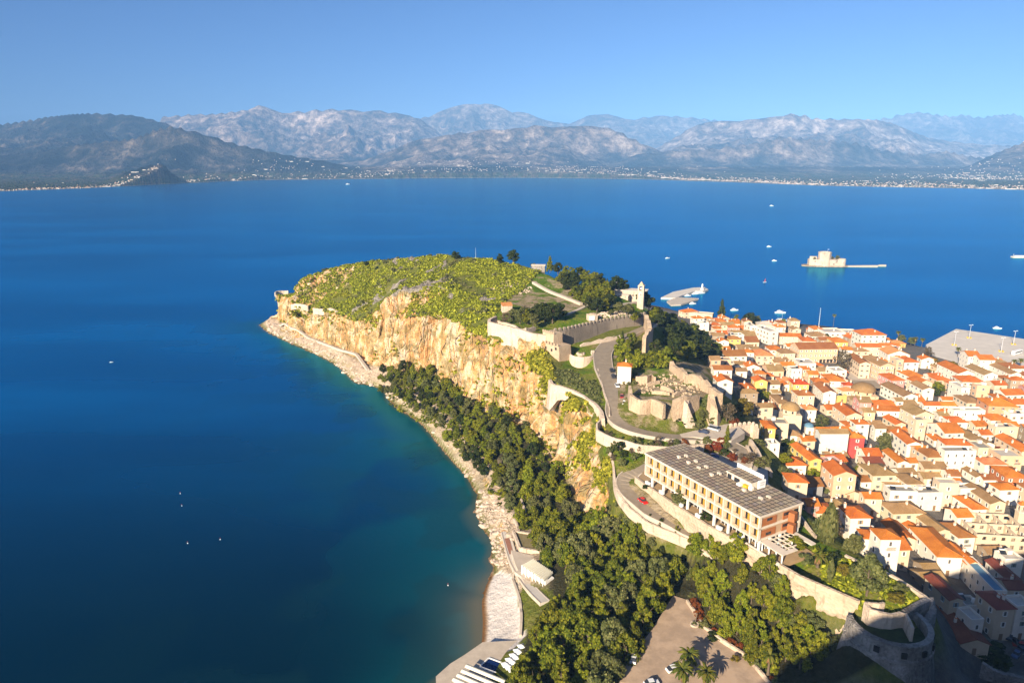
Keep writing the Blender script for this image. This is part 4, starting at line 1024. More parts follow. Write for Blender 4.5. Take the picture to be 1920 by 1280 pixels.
def leaf_quads(c, nrm, size, r_):
    """Small leaf faces at points c facing roughly nrm."""
    n = len(c)
    nrm = nrm + r_.normal(0, .55, (n, 3)); nrm /= np.linalg.norm(nrm, axis=1)[:, None] + 1e-9
    a = np.cross(nrm, r_.normal(0, 1, (n, 3))); a /= np.linalg.norm(a, axis=1)[:, None] + 1e-9
    b = np.cross(nrm, a)
    s = size * r_.uniform(.6, 1.3, n)[:, None]
    v = np.stack([c - a * s - b * s * .6, c + a * s - b * s * .75, c + a * s * .8 + b * s * .8, c - a * s * .9 + b * s * .6], 1)
    return v.reshape(-1, 3)
def crown_mesh(name, m, clumps, per, size, seed):
    """clumps: list of (centre, radius xyz); leaves sit through each clump, thicker on its outside."""
    r_ = np.random.default_rng(seed); vs = []
    for c, rad in clumps:
        d = r_.normal(0, 1, (per, 3)); d /= np.linalg.norm(d, axis=1)[:, None]
        rr = r_.uniform(.35, 1.05, per)[:, None] ** .5
        vs.append(leaf_quads(np.array(c) + d * rr * np.array(rad), d * [1, 1, .8] + [0, 0, .35], size, r_))
    v = np.concatenate(vs)
    me = mesh_np(name, v, np.arange(len(v)).reshape(-1, 4)); me.materials.append(m)
    return me
def clumps_round(seed, n=16, top=1.0, w=1.0, base=.25):
    """Clump layout of a crown one unit wide (radius .5) and one unit tall."""
    r_ = np.random.default_rng(seed); out = []
    for i in range(n):
        t = (i + r_.uniform(0, 1)) / n; z = base + (top - base) * t
        e = math.sin(math.pi * (.18 + .74 * t)) ** .7
        a = r_.uniform(0, 6.28); rr = .34 * w * e * r_.uniform(.35, 1.0) ** .5
        q = r_.uniform(.13, .22) * (1.1 - .35 * t)
        out.append(((rr * math.cos(a), rr * math.sin(a), z), (q * 1.15, q * 1.15, q * .72)))
    return out
def clumps_cone(seed, n=18, base=.12):
    r_ = np.random.default_rng(seed); out = []
    for i in range(n):
        t = i / (n - 1); z = base + (1.0 - base) * t; a = i * 2.4 + r_.uniform(-.4, .4); rr = .36 * (1 - t) ** .8 * r_.uniform(.5, 1)
        q = .20 * (1 - .72 * t) * r_.uniform(.8, 1.2)
        out.append(((rr * math.cos(a), rr * math.sin(a), z), (q, q, q * .7)))
    return out
def clumps_pine(seed, n=24):
    """Broad below, several ragged tips above."""
    r_ = np.random.default_rng(seed + 500); out = []; tips = [(r_.uniform(-.16, .16), r_.uniform(-.16, .16), r_.uniform(.82, 1.0)) for _ in range(3)]
    for i in range(n):
        tx, ty, tz = tips[i % 3]; t = (i // 3 + r_.uniform(0, 1)) / (n / 3); a = r_.uniform(0, 6.28); sp = .40 * (1 - t) ** .75 * r_.uniform(.55, 1.05); q = .185 * (1 - .68 * t) * r_.uniform(.75, 1.25)
        out.append(((tx * (.35 + .65 * t) + sp * math.cos(a), ty * (.35 + .65 * t) + sp * math.sin(a), .2 + (tz - .2) * t), (q, q, q * .8)))
    return out
def clumps_spire(n=12):
    return [((0, 0, .06 + .9 * i / (n - 1)), (.5 * (math.sin(math.pi * (.14 + .83 * i / (n - 1))) ** .8) * .9 + .03,) * 2 + (.09,)) for i in range(n)]
PROTO = {}
def trunk_mesh(seed, h0=.75, r0=.035, lean=.06):
    r_ = np.random.default_rng(seed); b = MB(); k = 6; path = [np.array([lean * math.sin(i * 1.3 + seed) * i / k, lean * math.cos(i * 1.7 + seed) * i / k, h0 * i / k]) for i in range(k + 1)]
    path[0][2] = -.12
    def tube(pp, ra):
        i0 = len(b.v); mi = b.mi(M['bark'])
        for p, r in zip(pp, ra):
            for j in range(6): b.v.append((p[0] + r * math.cos(j * 1.047), p[1] + r * math.sin(j * 1.047), p[2]))
        for s in range(len(pp) - 1):
            for j in range(6): b.f.append((i0 + s * 6 + j, i0 + s * 6 + (j + 1) % 6, i0 + s * 6 + 6 + (j + 1) % 6, i0 + s * 6 + 6 + j)); b.m.append(mi)
    tube(path, [r0 * (1.25 - .95 * i / k) for i in range(k + 1)])
    for i in range(6):
        s = path[2 + i % 4]; a = i * 2.2 + seed; L_ = r_.uniform(.2, .34)
        tube([s, s + np.array([math.cos(a) * L_ * .6, math.sin(a) * L_ * .6, .09]), s + np.array([math.cos(a) * L_, math.sin(a) * L_, .2])], [r0 * .55, r0 * .35, r0 * .12])
    return b.mesh("trunk", True)
def proto(kind, v):
    key = (kind, v)
    if key in PROTO: return PROTO[key]
    s = hash(kind) % 1 + v * 13 + len(kind) * 101
    mk = {'pine': 'pine', 'bright_pine': 'bright', 'dark_pine': 'dark', 'olive': 'olive', 'bare': 'brown', 'red': 'red', 'cypress': 'dark', 'conifer': 'pine', 'bush': 'olive', 'golden': 'golden', 'round': 'bright', 'grey_cypress': 'olive', 'dark_bush': 'dark', 'norfolk': 'dark'}[kind]
    if kind in ('cypress', 'grey_cypress'): cr, tr = crown_mesh("crown", LM[mk], clumps_spire(), 70, .085, s), trunk_mesh(s, .9, .03, .0)
    elif kind in ('conifer', 'norfolk'): cr, tr = crown_mesh("crown", LM[mk], clumps_cone(s), 60, .05, s), trunk_mesh(s, .95, .03, .0)
    elif kind in ('bush', 'dark_bush'): cr, tr = crown_mesh("crown", LM[mk], clumps_round(s, 11, .85, 1.15, .12), 60, .065, s), trunk_mesh(s, .5, .03)
    elif kind == 'bare': cr, tr = crown_mesh("crown", LM[mk], clumps_round(s, 16, 1, 1.1, .2), 45, .03, s), trunk_mesh(s, .85, .035)
    else: cr, tr = crown_mesh("crown", LM[mk], (clumps_pine(s) if kind == 'bright_pine' or (kind == 'pine' and v % 2) else clumps_round(s, 19, .95, 1.1, .22)), 125, .033, s), trunk_mesh(s)
    PROTO[key] = (cr, tr); return PROTO[key]
TREES = []
NAMES = {'pine': 'pine_tree', 'bright_pine': 'pine_tree', 'dark_pine': 'pine_tree', 'olive': 'olive_tree', 'bare': 'bare_tree', 'red': 'red_leaved_shrub', 'cypress': 'cypress_tree', 'conifer': 'conifer_tree', 'bush': 'bush', 'golden': 'golden_tree', 'round': 'leafy_tree', 'grey_cypress': 'cypress_tree', 'dark_bush': 'bush', 'norfolk': 'araucaria_tree'}
LOOK = {'pine': 'olive green pine', 'bright_pine': 'yellow-green pine', 'dark_pine': 'dark green pine', 'olive': 'grey-green broad tree', 'bare': 'bare brown-twigged tree', 'red': 'red-leaved shrub', 'cypress': 'dark slim cypress', 'conifer': 'pointed green conifer', 'bush': 'grey-green bush', 'golden': 'golden-leaved tree', 'round': 'bright green leafy tree', 'grey_cypress': 'grey-green slim cypress', 'dark_bush': 'dark green bush', 'norfolk': 'tall tapering araucaria'}
def tree(kind, p, h, wd, area, label=None):
    v = random.randrange(4); cr, tr = proto(kind, v)
    o = link(NAMES[kind], None, None, (p[0], p[1], p[2] - .15), random.uniform(0, 6.28))
    for nm, me in (("crown", cr), ("trunk", tr)):
        c = link(nm, me, o); c.scale = (wd, wd, h)
    o["category"] = "bush" if 'bush' in kind or kind == 'red' else "tree"
    TREES.append((o, kind, area, np.array(p), h, label))
    return o
def scatter(poly, dmin, tries, seed, world=False, keep=None):
    P = np.array(poly)[:, :2] if world else hpoly(poly)[:, :2]
    r_ = np.random.default_rng(seed); lo, hi = P.min(0), P.max(0); out = []
    c = r_.uniform(lo, hi, (tries, 2)); c = c[in_poly(c[:, 0], c[:, 1], P)]
    for q in c:
        if all((q[0] - o[0]) ** 2 + (q[1] - o[1]) ** 2 > dmin ** 2 for o in out) and (keep is None or keep(q)): out.append(q)
    return [np.array([q[0], q[1], ground(*q)]) for q in out]
def grove(poly, kinds, dmin, h, wr, seed, area, tries=4000, world=False, keep=None):
    for q in scatter(poly, dmin, tries, seed, world, keep):
        hh = random.uniform(*h); tree(random.choice(kinds), q, hh, hh * random.uniform(*wr), area)
LOWROADS = [dist for dist in ()]
def off(lines, d): return lambda q: all(dist_line(np.array(q[0]), np.array(q[1]), ln) > d for ln in lines)
wA = [(705,712,6),(745,738,7),(800,772,8),(858,832,9),(905,888,9),(950,930,10),(972,985,9),(1010,1010,12),(1105,985,15.5),(1088,955,16),(1050,885,17),(1015,838,17),(980,800,18),(915,772,18),(862,745,17),(815,702,15),(760,692,12),(720,690,10)]
grove(L(*wA), ['pine', 'olive', 'pine', 'round', 'dark_pine', 'olive', 'bright_pine'], 4.7, (4.0, 7.6), (.8, 1.12), 3, "slope wood", 6000, True)
wB = [(1010,1012,12),(1050,1000,14),(1105,988,15.5),(1160,1020,16),(1225,1065,17),(1262,1085,18),(1268,1112,18),(1225,1165,18),(1200,1210,18),(1160,1285,17),(1130,1330,17),(960,1330,7),(985,1290,7),(1003,1225,8),(1012,1175,9),(1035,1160,10),(1060,1120,12),(1052,1075,11),(1010,1045,10)]
grove(L(*wB), ['pine', 'pine', 'olive', 'pine', 'bright_pine'], 5.0, (7.5, 11.5), (.72, .95), 5, "beach wood", 6000, True)
wC = [(1300,1085,19),(1345,1072,22),(1396,1100,25),(1465,1152,25.5),(1530,1212,24),(1545,1242,23),(1500,1262,21),(1440,1262,20),(1400,1222,20),(1350,1180,20),(1318,1150,19.5)]
for px, py in [(775,712),(790,718),(806,722),(818,728),(832,735),(845,742),(870,752),(905,770),(925,780),(950,790),(972,800),(765,706)]:
    tree('conifer', at(px, py, 13), random.uniform(8, 12), random.uniform(3.5, 5), "slope wood")
grove(L((1048,522,69.5),(1095,534,68),(1135,548,65),(1150,578,63),(1128,586,63.2),(1105,580,64),(1085,562,66)), ['pine', 'dark_pine', 'pine'], 6.6, (7.5, 10), (.9, 1.1), 71, "hilltop", 2500, True)
grove(L(*wC), ['bright_pine', 'bright_pine', 'bright_pine', 'pine'], 3.3, (6.0, 9.5), (.62, .85), 8, "car park wood", 5000, True)
grove(L((1298,1120,19),(1320,1150,19.5),(1355,1185,20),(1420,1228,20),(1450,1262,19.5),(1462,1290,19),(1440,1275,19),(1395,1228,19.2),(1350,1198,19.2),(1315,1170,19.2)), ['red', 'bush', 'golden', 'red', 'bush'], 2.2, (1.6, 3.2), (1.0, 1.4), 9, "car park edge", 3000, True)
grove(L((1440,1128,26),(1490,1160,26),(1555,1212,24.5),(1540,1232,23.5),(1470,1182,24.5)), ['bush', 'bright_pine', 'olive'], 2.8, (2.5, 5.5), (.8, 1.1), 37, 'car park wood', 1500, True)
# hill top, castle and road: trees one by one (foot pixel, height above the sea where hidden, kind, height, width)
SOLO = [
 ((855,486),76.5,'dark_pine',6.5,8,"lone dark round tree on the hill's skyline"), ((938,492),77,'dark_pine',6.5,6,"smaller left of the pair of dark pines on the skyline"), ((962,492),76.5,'dark_pine',9.5,10,"larger right of the pair of dark pines on the skyline"),
 ((1000,502),72,'bush',4,5,None), ((686,497),66.5,'dark_bush',3.5,6,"small dark bush on the far skyline of the headland"),
 ((1031,508),71,'conifer',11,7,"tallest pointed pine at the left end of the hilltop row"),
]
for (px, py), z, k, h, wd, lb in SOLO:
    tree(k, at(px, py, z), h, wd, "hilltop", lb)
for i, (px, py, z, h, wd) in enumerate([(1046,512,70,8,8),(1060,518,69,8.5,9),(1073,523,68.5,9.5,9),(1086,526,68,10,10),(1099,530,67.5,10.5,11),(1113,536,67,10,11),(1123,540,66.5,10,10),(1106,548,66,9,10),(1120,556,65.5,9,11),(1090,558,65,7,8),(1132,562,65,8,9),(1103,570,64,8,9),(1140,572,64,7,9)]):
    tree('pine' if i % 3 else 'dark_pine', at(px, py, z), h, wd, "hilltop")
for px, py, z, k, h, wd in [(1154,545,64,'dark_pine',10,11),(1168,545,63.5,'dark_pine',9,9),(1138,545,65,'cypress',8,2.2),(1148,548,65,'cypress',9,2.2),(1206,575,60,'dark_pine',10,11),(1217,578,58,'dark_pine',9,9),(1190,600,62,'pine',5,7),(1160,585,63,'olive',6,8),(1177,588,62.5,'olive',6,8),(1145,588,63,'bush',3,5),(1196,595,62,'dark_bush',4,5)]:
    tree(k, at(px, py, z), h, wd, "clock tower grove")
for px, py, k, h, wd in [(948,605,'bare',6,7),(960,598,'olive',6,7),(975,604,'olive',8,8),(990,604,'pine',9,9),(1008,600,'dark_pine',9,10),(1022,600,'dark_pine',10,11),(1036,602,'dark_pine',10,11),(1048,598,'dark_pine',9,10),(1000,610,'olive',7,7),(985,592,'bare',6,7)]:
    tree(k, at(px, py, 62.3), h, wd, "castle lawn grove")
for px, py, z, k, h, wd in [(1164,668,53,'bright_pine',11,9),(1172,682,52.5,'bright_pine',11,10),(1183,650,53.5,'pine',8,7),(1196,690,52,'bright_pine',11,10),(1212,688,52,'pine',9,9),(1224,690,52,'pine',10,9),(1240,690,52,'bright_pine',11,10),(1252,682,51,'pine',10,9),(1262,668,49,'dark_pine',10,9),(1228,668,51,'dark_pine',9,8),(1167,640,54,'cypress',6,1.8),(1270,655,46,'dark_pine',9,9)]:
    tree(k, at(px, py, z), h, wd, "roadside grove")
grove(L((1226,596,50),(1260,600,30),(1320,630,22),(1345,668,20),(1330,690,26),(1290,680,40),(1250,640,45),(1230,620,50)), ['dark_pine', 'dark_pine', 'pine'], 7.6, (7, 11), (.95, 1.25), 21, "north slope", 3000, True)
grove([(1135,826),(1200,838),(1262,836),(1205,848),(1190,870),(1155,880),(1140,850)], ['olive', 'bush', 'bush', 'bare', 'dark_bush'], 3.4, (2.5, 5), (.9, 1.2), 22, "hotel garden", 2500)
grove([(1262,838),(1300,836),(1345,834),(1375,848),(1400,872),(1380,870),(1330,852),(1290,846)], ['olive', 'bush', 'bare', 'dark_bush', 'red'], 3.0, (2.5, 4.5), (.95, 1.25), 23, "shrubbery behind the hotel", 2500)
tree('conifer', hit(1362, 838), 9, 4, "shrubbery behind the hotel", "tall pointed conifer among the shrubs behind the hotel")
tree('olive', L((1274,946,38.3))[0], 5.5, 6, "terrace", "round olive tree on the terrace edge below the hotel's left half")
for px, py, h, lb in [(1211,915,1.6,"small clipped bush at the curved left end of the hotel forecourt"), (1322,972,2.4,"small dark bush on the terrace edge in front of the hotel columns")]:
    tree('dark_bush', at(px, py, 38.4), h, h * 1.7, "terrace", lb)
tree('round', at(1490, 1032, 38.2), 4.2, 7, "terrace garden", "bright round tree growing up through the pergola corner")
for px, py, z, k, h, wd, lb in [(1551,1018,37.4,'grey_cypress',13,5.5,"tallest cypress at the top of the terrace garden"),(1562,1018,37,'bare',11,6,"brown twiggy tree beside the tallest garden cypress"),(1542,1005,37.5,'olive',7,6,None),(1625,1112,38,'olive',11,9,"big grey-green tree in the middle of the terrace garden"),(1556,1085,38,'grey_cypress',6,2,"slim cypress standing alone on the garden lawn"),(1601,1035,37,'olive',6,5,None),(1590,1030,37,'bush',4,4,None),(1612,1070,37.5,'bush',3,4,None),(1580,1075,38,'golden',3,4,"yellow bush in the terrace garden"),(1680,1128,37.6,'golden',2.6,5,"rounded golden bush above the bastion"),(1655,1098,37.6,'bush',3,4,None),(1690,1108,37.3,'bush',2.5,4,None),(1510,1052,38,'bush',2.5,4,None),(1565,1050,37.6,'dark_bush',3,4,None),(1640,1085,37.4,'olive',5,5,None),(1530,1060,38,'dark_bush',2.5,4,None)]:
    tree(k, at(px, py, z), h, wd, "terrace garden", lb)
grove([(1160,700),(1190,700),(1195,722),(1170,722)], ['bush', 'golden'], 2.6, (1.5, 2.6), (1.2, 1.5), 31, "ruins", 500)
grove([(1290,795),(1320,785),(1352,785),(1350,800),(1300,806)], ['olive', 'bush'], 3, (3, 5), (1, 1.3), 32, "ruins", 600)
grove([(1270,770),(1296,765),(1300,795),(1266,800)], ['dark_bush', 'bush'], 2.8, (1.2, 2.2), (1.2, 1.6), 33, "ruins", 600)
grove([(1130,965),(1150,920),(1172,955),(1212,988),(1295,1022),(1330,1052),(1320,1075),(1230,1040),(1180,1010)], ['bush', 'dark_bush', 'olive'], 3.6, (2, 4), (.9, 1.2), 34, "cliff foot by the road", 1500)
grove(L((1205,1012,22),(1290,1052,22),(1332,1078,22),(1318,1100,19),(1262,1080,18),(1225,1058,17)), ['pine', 'bush', 'cypress', 'bright_pine'], 3.6, (4, 7), (.5, .8), 36, 'cliff foot by the road', 1500, True)
for px, py, h, lb in [(1302,1040,9,"bushy pine rising beside the road above the car park, left of the road's end"), (1172,960,4,"small leaning tree at the road bend opposite the red car")]:
    tree('olive' if h < 5 else 'bright_pine', hit(px, py), h, h * .8, "road edge", lb)
# scrub that covers the hill and clings to the cliff: nobody could count it
def scrub(name, label, pts, size, per, leaf, m, seed):
    r_ = np.random.default_rng(seed); vs = []
    for p in pts:
        s = size * float(np.clip(r_.lognormal(-.12, .42), .35, 2.3)); d = r_.normal(0, 1, (per, 3)); d /= np.linalg.norm(d, axis=1)[:, None]; d[:, 2] = np.abs(d[:, 2]) * .9
        vs.append(leaf_quads(np.array(p) + d * s * [1, 1, .75] * r_.uniform(.6, 1, (per, 1)), d + [0, 0, .3], leaf * (s / size) ** .5, r_))
    v = np.concatenate(vs).astype(np.float32); c0 = v.mean(0)
    me = mesh_np(name, v - c0, np.arange(len(v)).reshape(-1, 4)); me.materials.append(m)
    tag(link(name, me, None, c0), label, "scrub", None, "stuff")
def _jit(j, i, r_):
    j = np.minimum(j, tny - 2); i = np.minimum(i, tnx - 2); u, v = r_.uniform(0, 1, (2, len(j)))
    f = lambda A: (A[j, i] * (1 - u) + A[j, i + 1] * u) * (1 - v) + (A[j + 1, i] * (1 - u) + A[j + 1, i + 1] * u) * v
    return np.stack([f(PX), f(PY), f(PZ)], -1)
def surf_points(polys, num, seed, keep):
    """Random points on the displaced ground sheet."""
    r_ = np.random.default_rng(seed); W = np.zeros_like(TX, bool)
    for p in polys: W |= in_poly(TX, TY, p)
    W &= keep; j, i = np.nonzero(W); k = r_.choice(len(j), num)
    return _jit(j[k], i[k], r_)
hillpoly = np.vstack([L((517,545,30),(550,572,26),(590,580,30),(640,600,29),(700,612,35),(760,602,45),(820,592,53),(870,622,55),(915,640,56)), [hit(905,600), hit(930,570), hit(985,525)], L((1000,505,72),(930,488,78),(830,478,77.5),(760,484,72),(690,490,66),(620,500,58),(560,518,47)), [(-150,680,40),(-235,664,28)]]) if False else None
hp = np.vstack([L((517,545,30),(550,572,26),(590,580,30),(640,600,29),(700,612,35),(760,602,45),(820,592,53),(870,622,55),(915,640,56),(920,610,61),(930,585,63),(945,560,66),(990,522,71),(1010,505,73)), [(20,545,72),(-50,590,76),(-140,640,58),(-225,668,34)]])
bare = fbm(TX / 16 + 50, TY / 16, 4)
scrub("scrub", "yellow-green scrub covering the top of the headland", surf_points([hp], 12500, 41, (bare < .60) & (crag < .75) & (slope < 1.9)), 1.3, 20, .46, LM['scrub'], 42)
scrub('scrub', 'darker taller bushes scattered through the headland scrub', surf_points([hp], 520, 141, (fbm(TX / 20, TY / 20, 3) > .5) & (slope < 1.9)), 1.7, 34, .5, LM['olive'], 142)
scrub("cliff_scrub", "patches of green scrub clinging to the cliff face", surf_points([wild], 4200, 43, (cliffm > .2) & (fbm(TX / 13 + 3, TY / 13 + TZ / 16, 5) > .535) & (d_sh > 14)), 1.15, 14, .5, LM['scrub'], 44)
tz = np.vstack([L((1028,690,52),(1062,688,51),(1120,722,49.5),(1128,768,47),(1095,738,48),(1062,722,48.6),(1036,714,49)), [hit(1020,670)]])
scrub("prickly_pears", "thicket of pale green prickly pears on the lower terrace beside the road", surf_points([tz], 320, 45, np.ones_like(TX, bool)), 1.2, 16, .42, LM['olive'], 46)
lp = hpoly([(1010,655),(1030,690),(1040,740),(1125,790),(1150,905),(1120,960),(1080,850),(1010,750),(985,680)])
scrub("cliff_bushes", "green bushes on the broken cliff below the castle", surf_points([lp], 2300, 47, fbm(TX / 9, TY / 9 + TZ / 14, 4) > .48), 1.2, 14, .5, LM['scrub'], 48)
up_ = L((700,735,5),(800,780,7),(870,850,8),(940,935,10),(1000,1010,12),(1100,985,16),(1050,885,17),(985,798,19),(870,742,19),(760,688,14))
scrub("undergrowth", "low green undergrowth on the slope between the trees", surf_points([up_], 1500, 49, fbm(TX / 7, TY / 7, 3) > .46), .95, 12, .5, LM['pine'], 50)
scrub("garden_undergrowth", "low green plants covering the terrace garden", surf_points([L((1520,1030,38),(1640,1065,38),(1735,1125,37),(1690,1150,38),(1612,1128,38.2),(1500,1062,38.2))], 420, 51, fbm(TX / 6, TY / 6, 3) > .45), .8, 12, .4, LM['scrub'], 52)
rp = L((500,604,2),(560,635,3),(640,672,4),(668,700,4),(720,720,4),(760,750,5),(800,782,6),(850,845,6),(895,895,7),(930,930,7),(950,970,7),(960,1020,7),(965,1052,6),(930,1068,2),(918,1050,0),(925,1020,0),(905,990,0),(890,960,0),(898,930,0),(880,892,0),(850,862,0),(790,790,0),(728,748,0),(668,718,0),(620,678,0),(560,650,0),(500,622,0))
def shore_rocks():
    r_ = np.random.default_rng(61); P = surf_points([rp], 1700, 62, (TZ > -.6) & (TZ < 7)); vs, fs = [], []
    t = (1 + 5 ** .5) / 2
    iv = np.array([(-1,t,0),(1,t,0),(-1,-t,0),(1,-t,0),(0,-1,t),(0,1,t),(0,-1,-t),(0,1,-t),(t,0,-1),(t,0,1),(-t,0,-1),(-t,0,1)]) / 1.9
    if_ = np.array([(0,11,5),(0,5,1),(0,1,7),(0,7,10),(0,10,11),(1,5,9),(5,11,4),(11,10,2),(10,7,6),(7,1,8),(3,9,4),(3,4,2),(3,2,6),(3,6,8),(3,8,9),(4,9,5),(2,4,11),(6,2,10),(8,6,7),(9,8,1)])
    for k, p in enumerate(P):
        s = r_.lognormal(-.45, .5) * (.8 if p[2] > 1.5 else 1.1)
        v = iv * (1 + r_.uniform(-.3, .3, (12, 1))) * s * [r_.uniform(.7, 1.4), r_.uniform(.7, 1.4), .6]
        a = r_.uniform(0, 6.28); v = v @ np.array([[math.cos(a), -math.sin(a), 0], [math.sin(a), math.cos(a), 0], [0, 0, 1]])
        vs.append(v + p); fs.append(if_ + 12 * k)
    me = mesh_np("shore_rocks", np.concatenate(vs), np.concatenate(fs)); me.materials.append(mat("shore_rock", (.66,.52,.40), .95, .45, .5, bump=.2))
    tag(link("shore_rocks", me), "pale tumbled rocks along the water's edge below the cliff", "rocks", None, "stuff")
shore_rocks()

# palms
def frond_mesh(droop, length, m, seed, n):
    r_ = np.random.default_rng(seed); v, f = [], []
    for k in range(n):
        a = k * 2.39996 + r_.uniform(-.2, .2); el = r_.uniform(*droop); L_ = length * r_.uniform(.85, 1.1); w0 = .30 * length / 3
        x = y = 0.; z = 0.; e = el; pts = []
        for s in range(8):
            pts.append((math.hypot(x, y), z)); x += math.cos(e) * L_ / 7; z += math.sin(e) * L_ / 7; e -= .26
        for s, (rr, zz) in enumerate(pts):
            w = w0 * math.sin(math.pi * (.12 + .86 * s / 7)) + .03
            for sg, dz in ((-1, -.32 * w), (0, .1 * w), (1, -.32 * w)):
                v.append((rr * math.cos(a) - sg * w * math.sin(a), rr * math.sin(a) + sg * w * math.cos(a), zz + dz))
        i = len(v) - 24
        for s in range(7):
            f += [(i+3*s, i+3*s+1, i+3*s+4, i+3*s+3), (i+3*s+1, i+3*s+2, i+3*s+5, i+3*s+4)]
    me = mesh_np("fronds", v, f); me.materials.append(m); return me
PALM = {}
def palm(p, h, L_, label, dry=False, group=None, tall=False):
    k = (L_, dry, tall)
    if k not in PALM:
        g = frond_mesh((.05, 1.35), L_, LM['palm'], int(L_ * 10), 46 if not dry else 16); d = frond_mesh((-1.2, -.15), L_ * .85, LM['dry'], 77, 34 if dry else 14)
        b = MB(); b.ring((0, 0, 0), [(.5, -.05), (.36, .1), (.3, .5), (.27, .93), (.5, .97), (.42, 1.0)], M['bark'], 10); PALM[k] = (g, d, b.mesh("trunk", True))
    g, d, t = PALM[k]
    o = thing("palm_tree", label, "palm tree", p, random.uniform(0, 6), group)
    c = link("trunk", t, o); c.scale = (.55 if tall else 1, .55 if tall else 1, h)
    link("fronds", g, o, (0, 0, h)); link("dry_fronds", d, o, (0, 0, h - .2))
    return o
GP = "palms in the corner of the big car park"
palm(at(1278, 1290, 18.9), 5.5, 3.6, "left front palm of the clump in the big car park", False, GP)
palm(at(1290, 1258, 18.9), 5.0, 3.6, "rear palm of the clump in the big car park", False, GP)
palm(at(1322, 1290, 18.9), 4.6, 3.4, "right front palm of the clump in the big car park", False, GP)
palm(at(1440, 1262, 20.5), 5.5, 2.8, "dry straw-coloured palm on the bank right of the car park", True)
palm(at(1533, 1062, 38.0), 3.4, 3.0, "palm with a skirt of dead fronds in the terrace garden", True)
# ------------------------------------------------------------------ the old town
def tile_mat(name, c1, c2, c3):
    m = bpy.data.materials.new(name); m.use_nodes = True
    n, l = m.node_tree.nodes, m.node_tree.links
    b = n["Principled BSDF"]; b.inputs["Roughness"].default_value = .85; b.inputs["Specular IOR Level"].default_value = .2
    tc = n.new("ShaderNodeTexCoord"); V = tc.outputs["Object"]
    oi = n.new("ShaderNodeObjectInfo"); ad = n.new("ShaderNodeVectorMath"); ad.operation = 'ADD'; cb = n.new("ShaderNodeCombineXYZ")
    l.new(nmath(n, l, 'MULTIPLY', oi.outputs["Random"], 97.), cb.inputs[0]); l.new(V, ad.inputs[0]); l.new(cb.outputs[0], ad.inputs[1])
    f = nmath(n, l, 'ADD', nmath(n, l, 'MULTIPLY', nnoise(n, l, ad.outputs[0], .22, 5, .6), .5), nmath(n, l, 'MULTIPLY', nnoise(n, l, ad.outputs[0], 2.2, 4, .7), .5))
    cr = ramp(n, [(.34, c2), (.5, c1), (.66, c3)]); l.new(f, cr.inputs[0])
    hs = n.new("ShaderNodeHueSaturation"); mr = n.new("ShaderNodeMapRange"); mr.inputs["To Min"].default_value = .85; mr.inputs["To Max"].default_value = 1.12
    l.new(oi.outputs["Random"], mr.inputs["Value"]); l.new(mr.outputs[0], hs.inputs["Value"])
    mr2 = n.new("ShaderNodeMapRange"); mr2.inputs["To Min"].default_value = .492; mr2.inputs["To Max"].default_value = .508
    l.new(nmath(n, l, 'FRACT', nmath(n, l, 'MULTIPLY', oi.outputs["Random"], 13.3)), mr2.inputs["Value"]); l.new(mr2.outputs[0], hs.inputs["Hue"]); l.new(cr.outputs[0], hs.inputs["Color"])
    l.new(hs.outputs[0], b.inputs["Base Color"])
    wv = n.new("ShaderNodeTexWave"); wv.inputs["Scale"].default_value = 1.1; wv.inputs["Distortion"].default_value = 1; l.new(V, wv.inputs["Vector"])
    bp = n.new("ShaderNodeBump"); bp.inputs["Strength"].default_value = .35; bp.inputs["Distance"].default_value = .12; l.new(wv.outputs["Fac"], bp.inputs["Height"]); l.new(bp.outputs[0], b.inputs["Normal"])
    return m
RM = {'orange': tile_mat("orange_tiles", (.60,.175,.028), (.48,.135,.025), (.68,.24,.05)), 'brown': tile_mat("brown_tiles", (.42,.165,.05), (.32,.12,.04), (.50,.23,.08)),
      'tan': tile_mat("faded_tan_tiles", (.40,.245,.105), (.28,.17,.075), (.50,.32,.16)), 'red': tile_mat("red_tiles", (.55,.10,.022), (.45,.08,.02), (.62,.15,.035)),
      'salmon': tile_mat("salmon_tiles", (.66,.26,.09), (.54,.20,.07), (.72,.33,.14)), 'darkred': tile_mat("dark_red_tiles", (.28,.075,.045), (.22,.06,.04), (.34,.11,.06)), 'grey': mat("grey_flat_roof", (.40,.37,.32), .9, .3, .6), 'pale': mat("pale_flat_roof", (.60,.54,.46), .9, .2, .5), 'blue': mat("blue_roof", (.16,.32,.46), .6, .15, .5)}
WM = {k: mat(k + "_wall", c, .85, .14, .35, rnd=.05) for k, c in dict(white=(.78,.71,.61), cream=(.69,.55,.39), peach=(.70,.48,.31), yellow=(.72,.50,.16), pink=(.68,.34,.29), coral=(.66,.085,.075), salmon=(.72,.36,.20), stone=(.48,.37,.26), pale=(.66,.66,.62), redorange=(.58,.19,.07), grey=(.42,.41,.40)).items()}
WN = dict(white="white", cream="cream", peach="peach", yellow="yellow", pink="pink", coral="coral red", salmon="salmon", stone="stone", pale="pale grey", redorange="red-orange", grey="grey")
SH = [mat("shutter_" + k, c, .6, .1, 2.) for k, c in dict(brown=(.34,.21,.12), green=(.22,.28,.22), blue=(.30,.38,.45), white=(.78,.75,.68), ochre=(.50,.32,.16)).items()]
WINM = []
PANE = mat('house_pane', (.16,.15,.14), .25, spec=.4)
for s in SH:
    b = MB(); b.box((0, .02, -.06), (.95, .14, 1.52), M['white']); b.box((0, -.045, 0), (.74, .06, 1.4), PANE)
    for q in (-1, 1): b.box((q * .62, -.03, 0), (.40, .09, 1.4), s)
    b.box((0, -.1, -.14), (1.1, .25, .1), M['white']); WINM.append(b.mesh("window"))
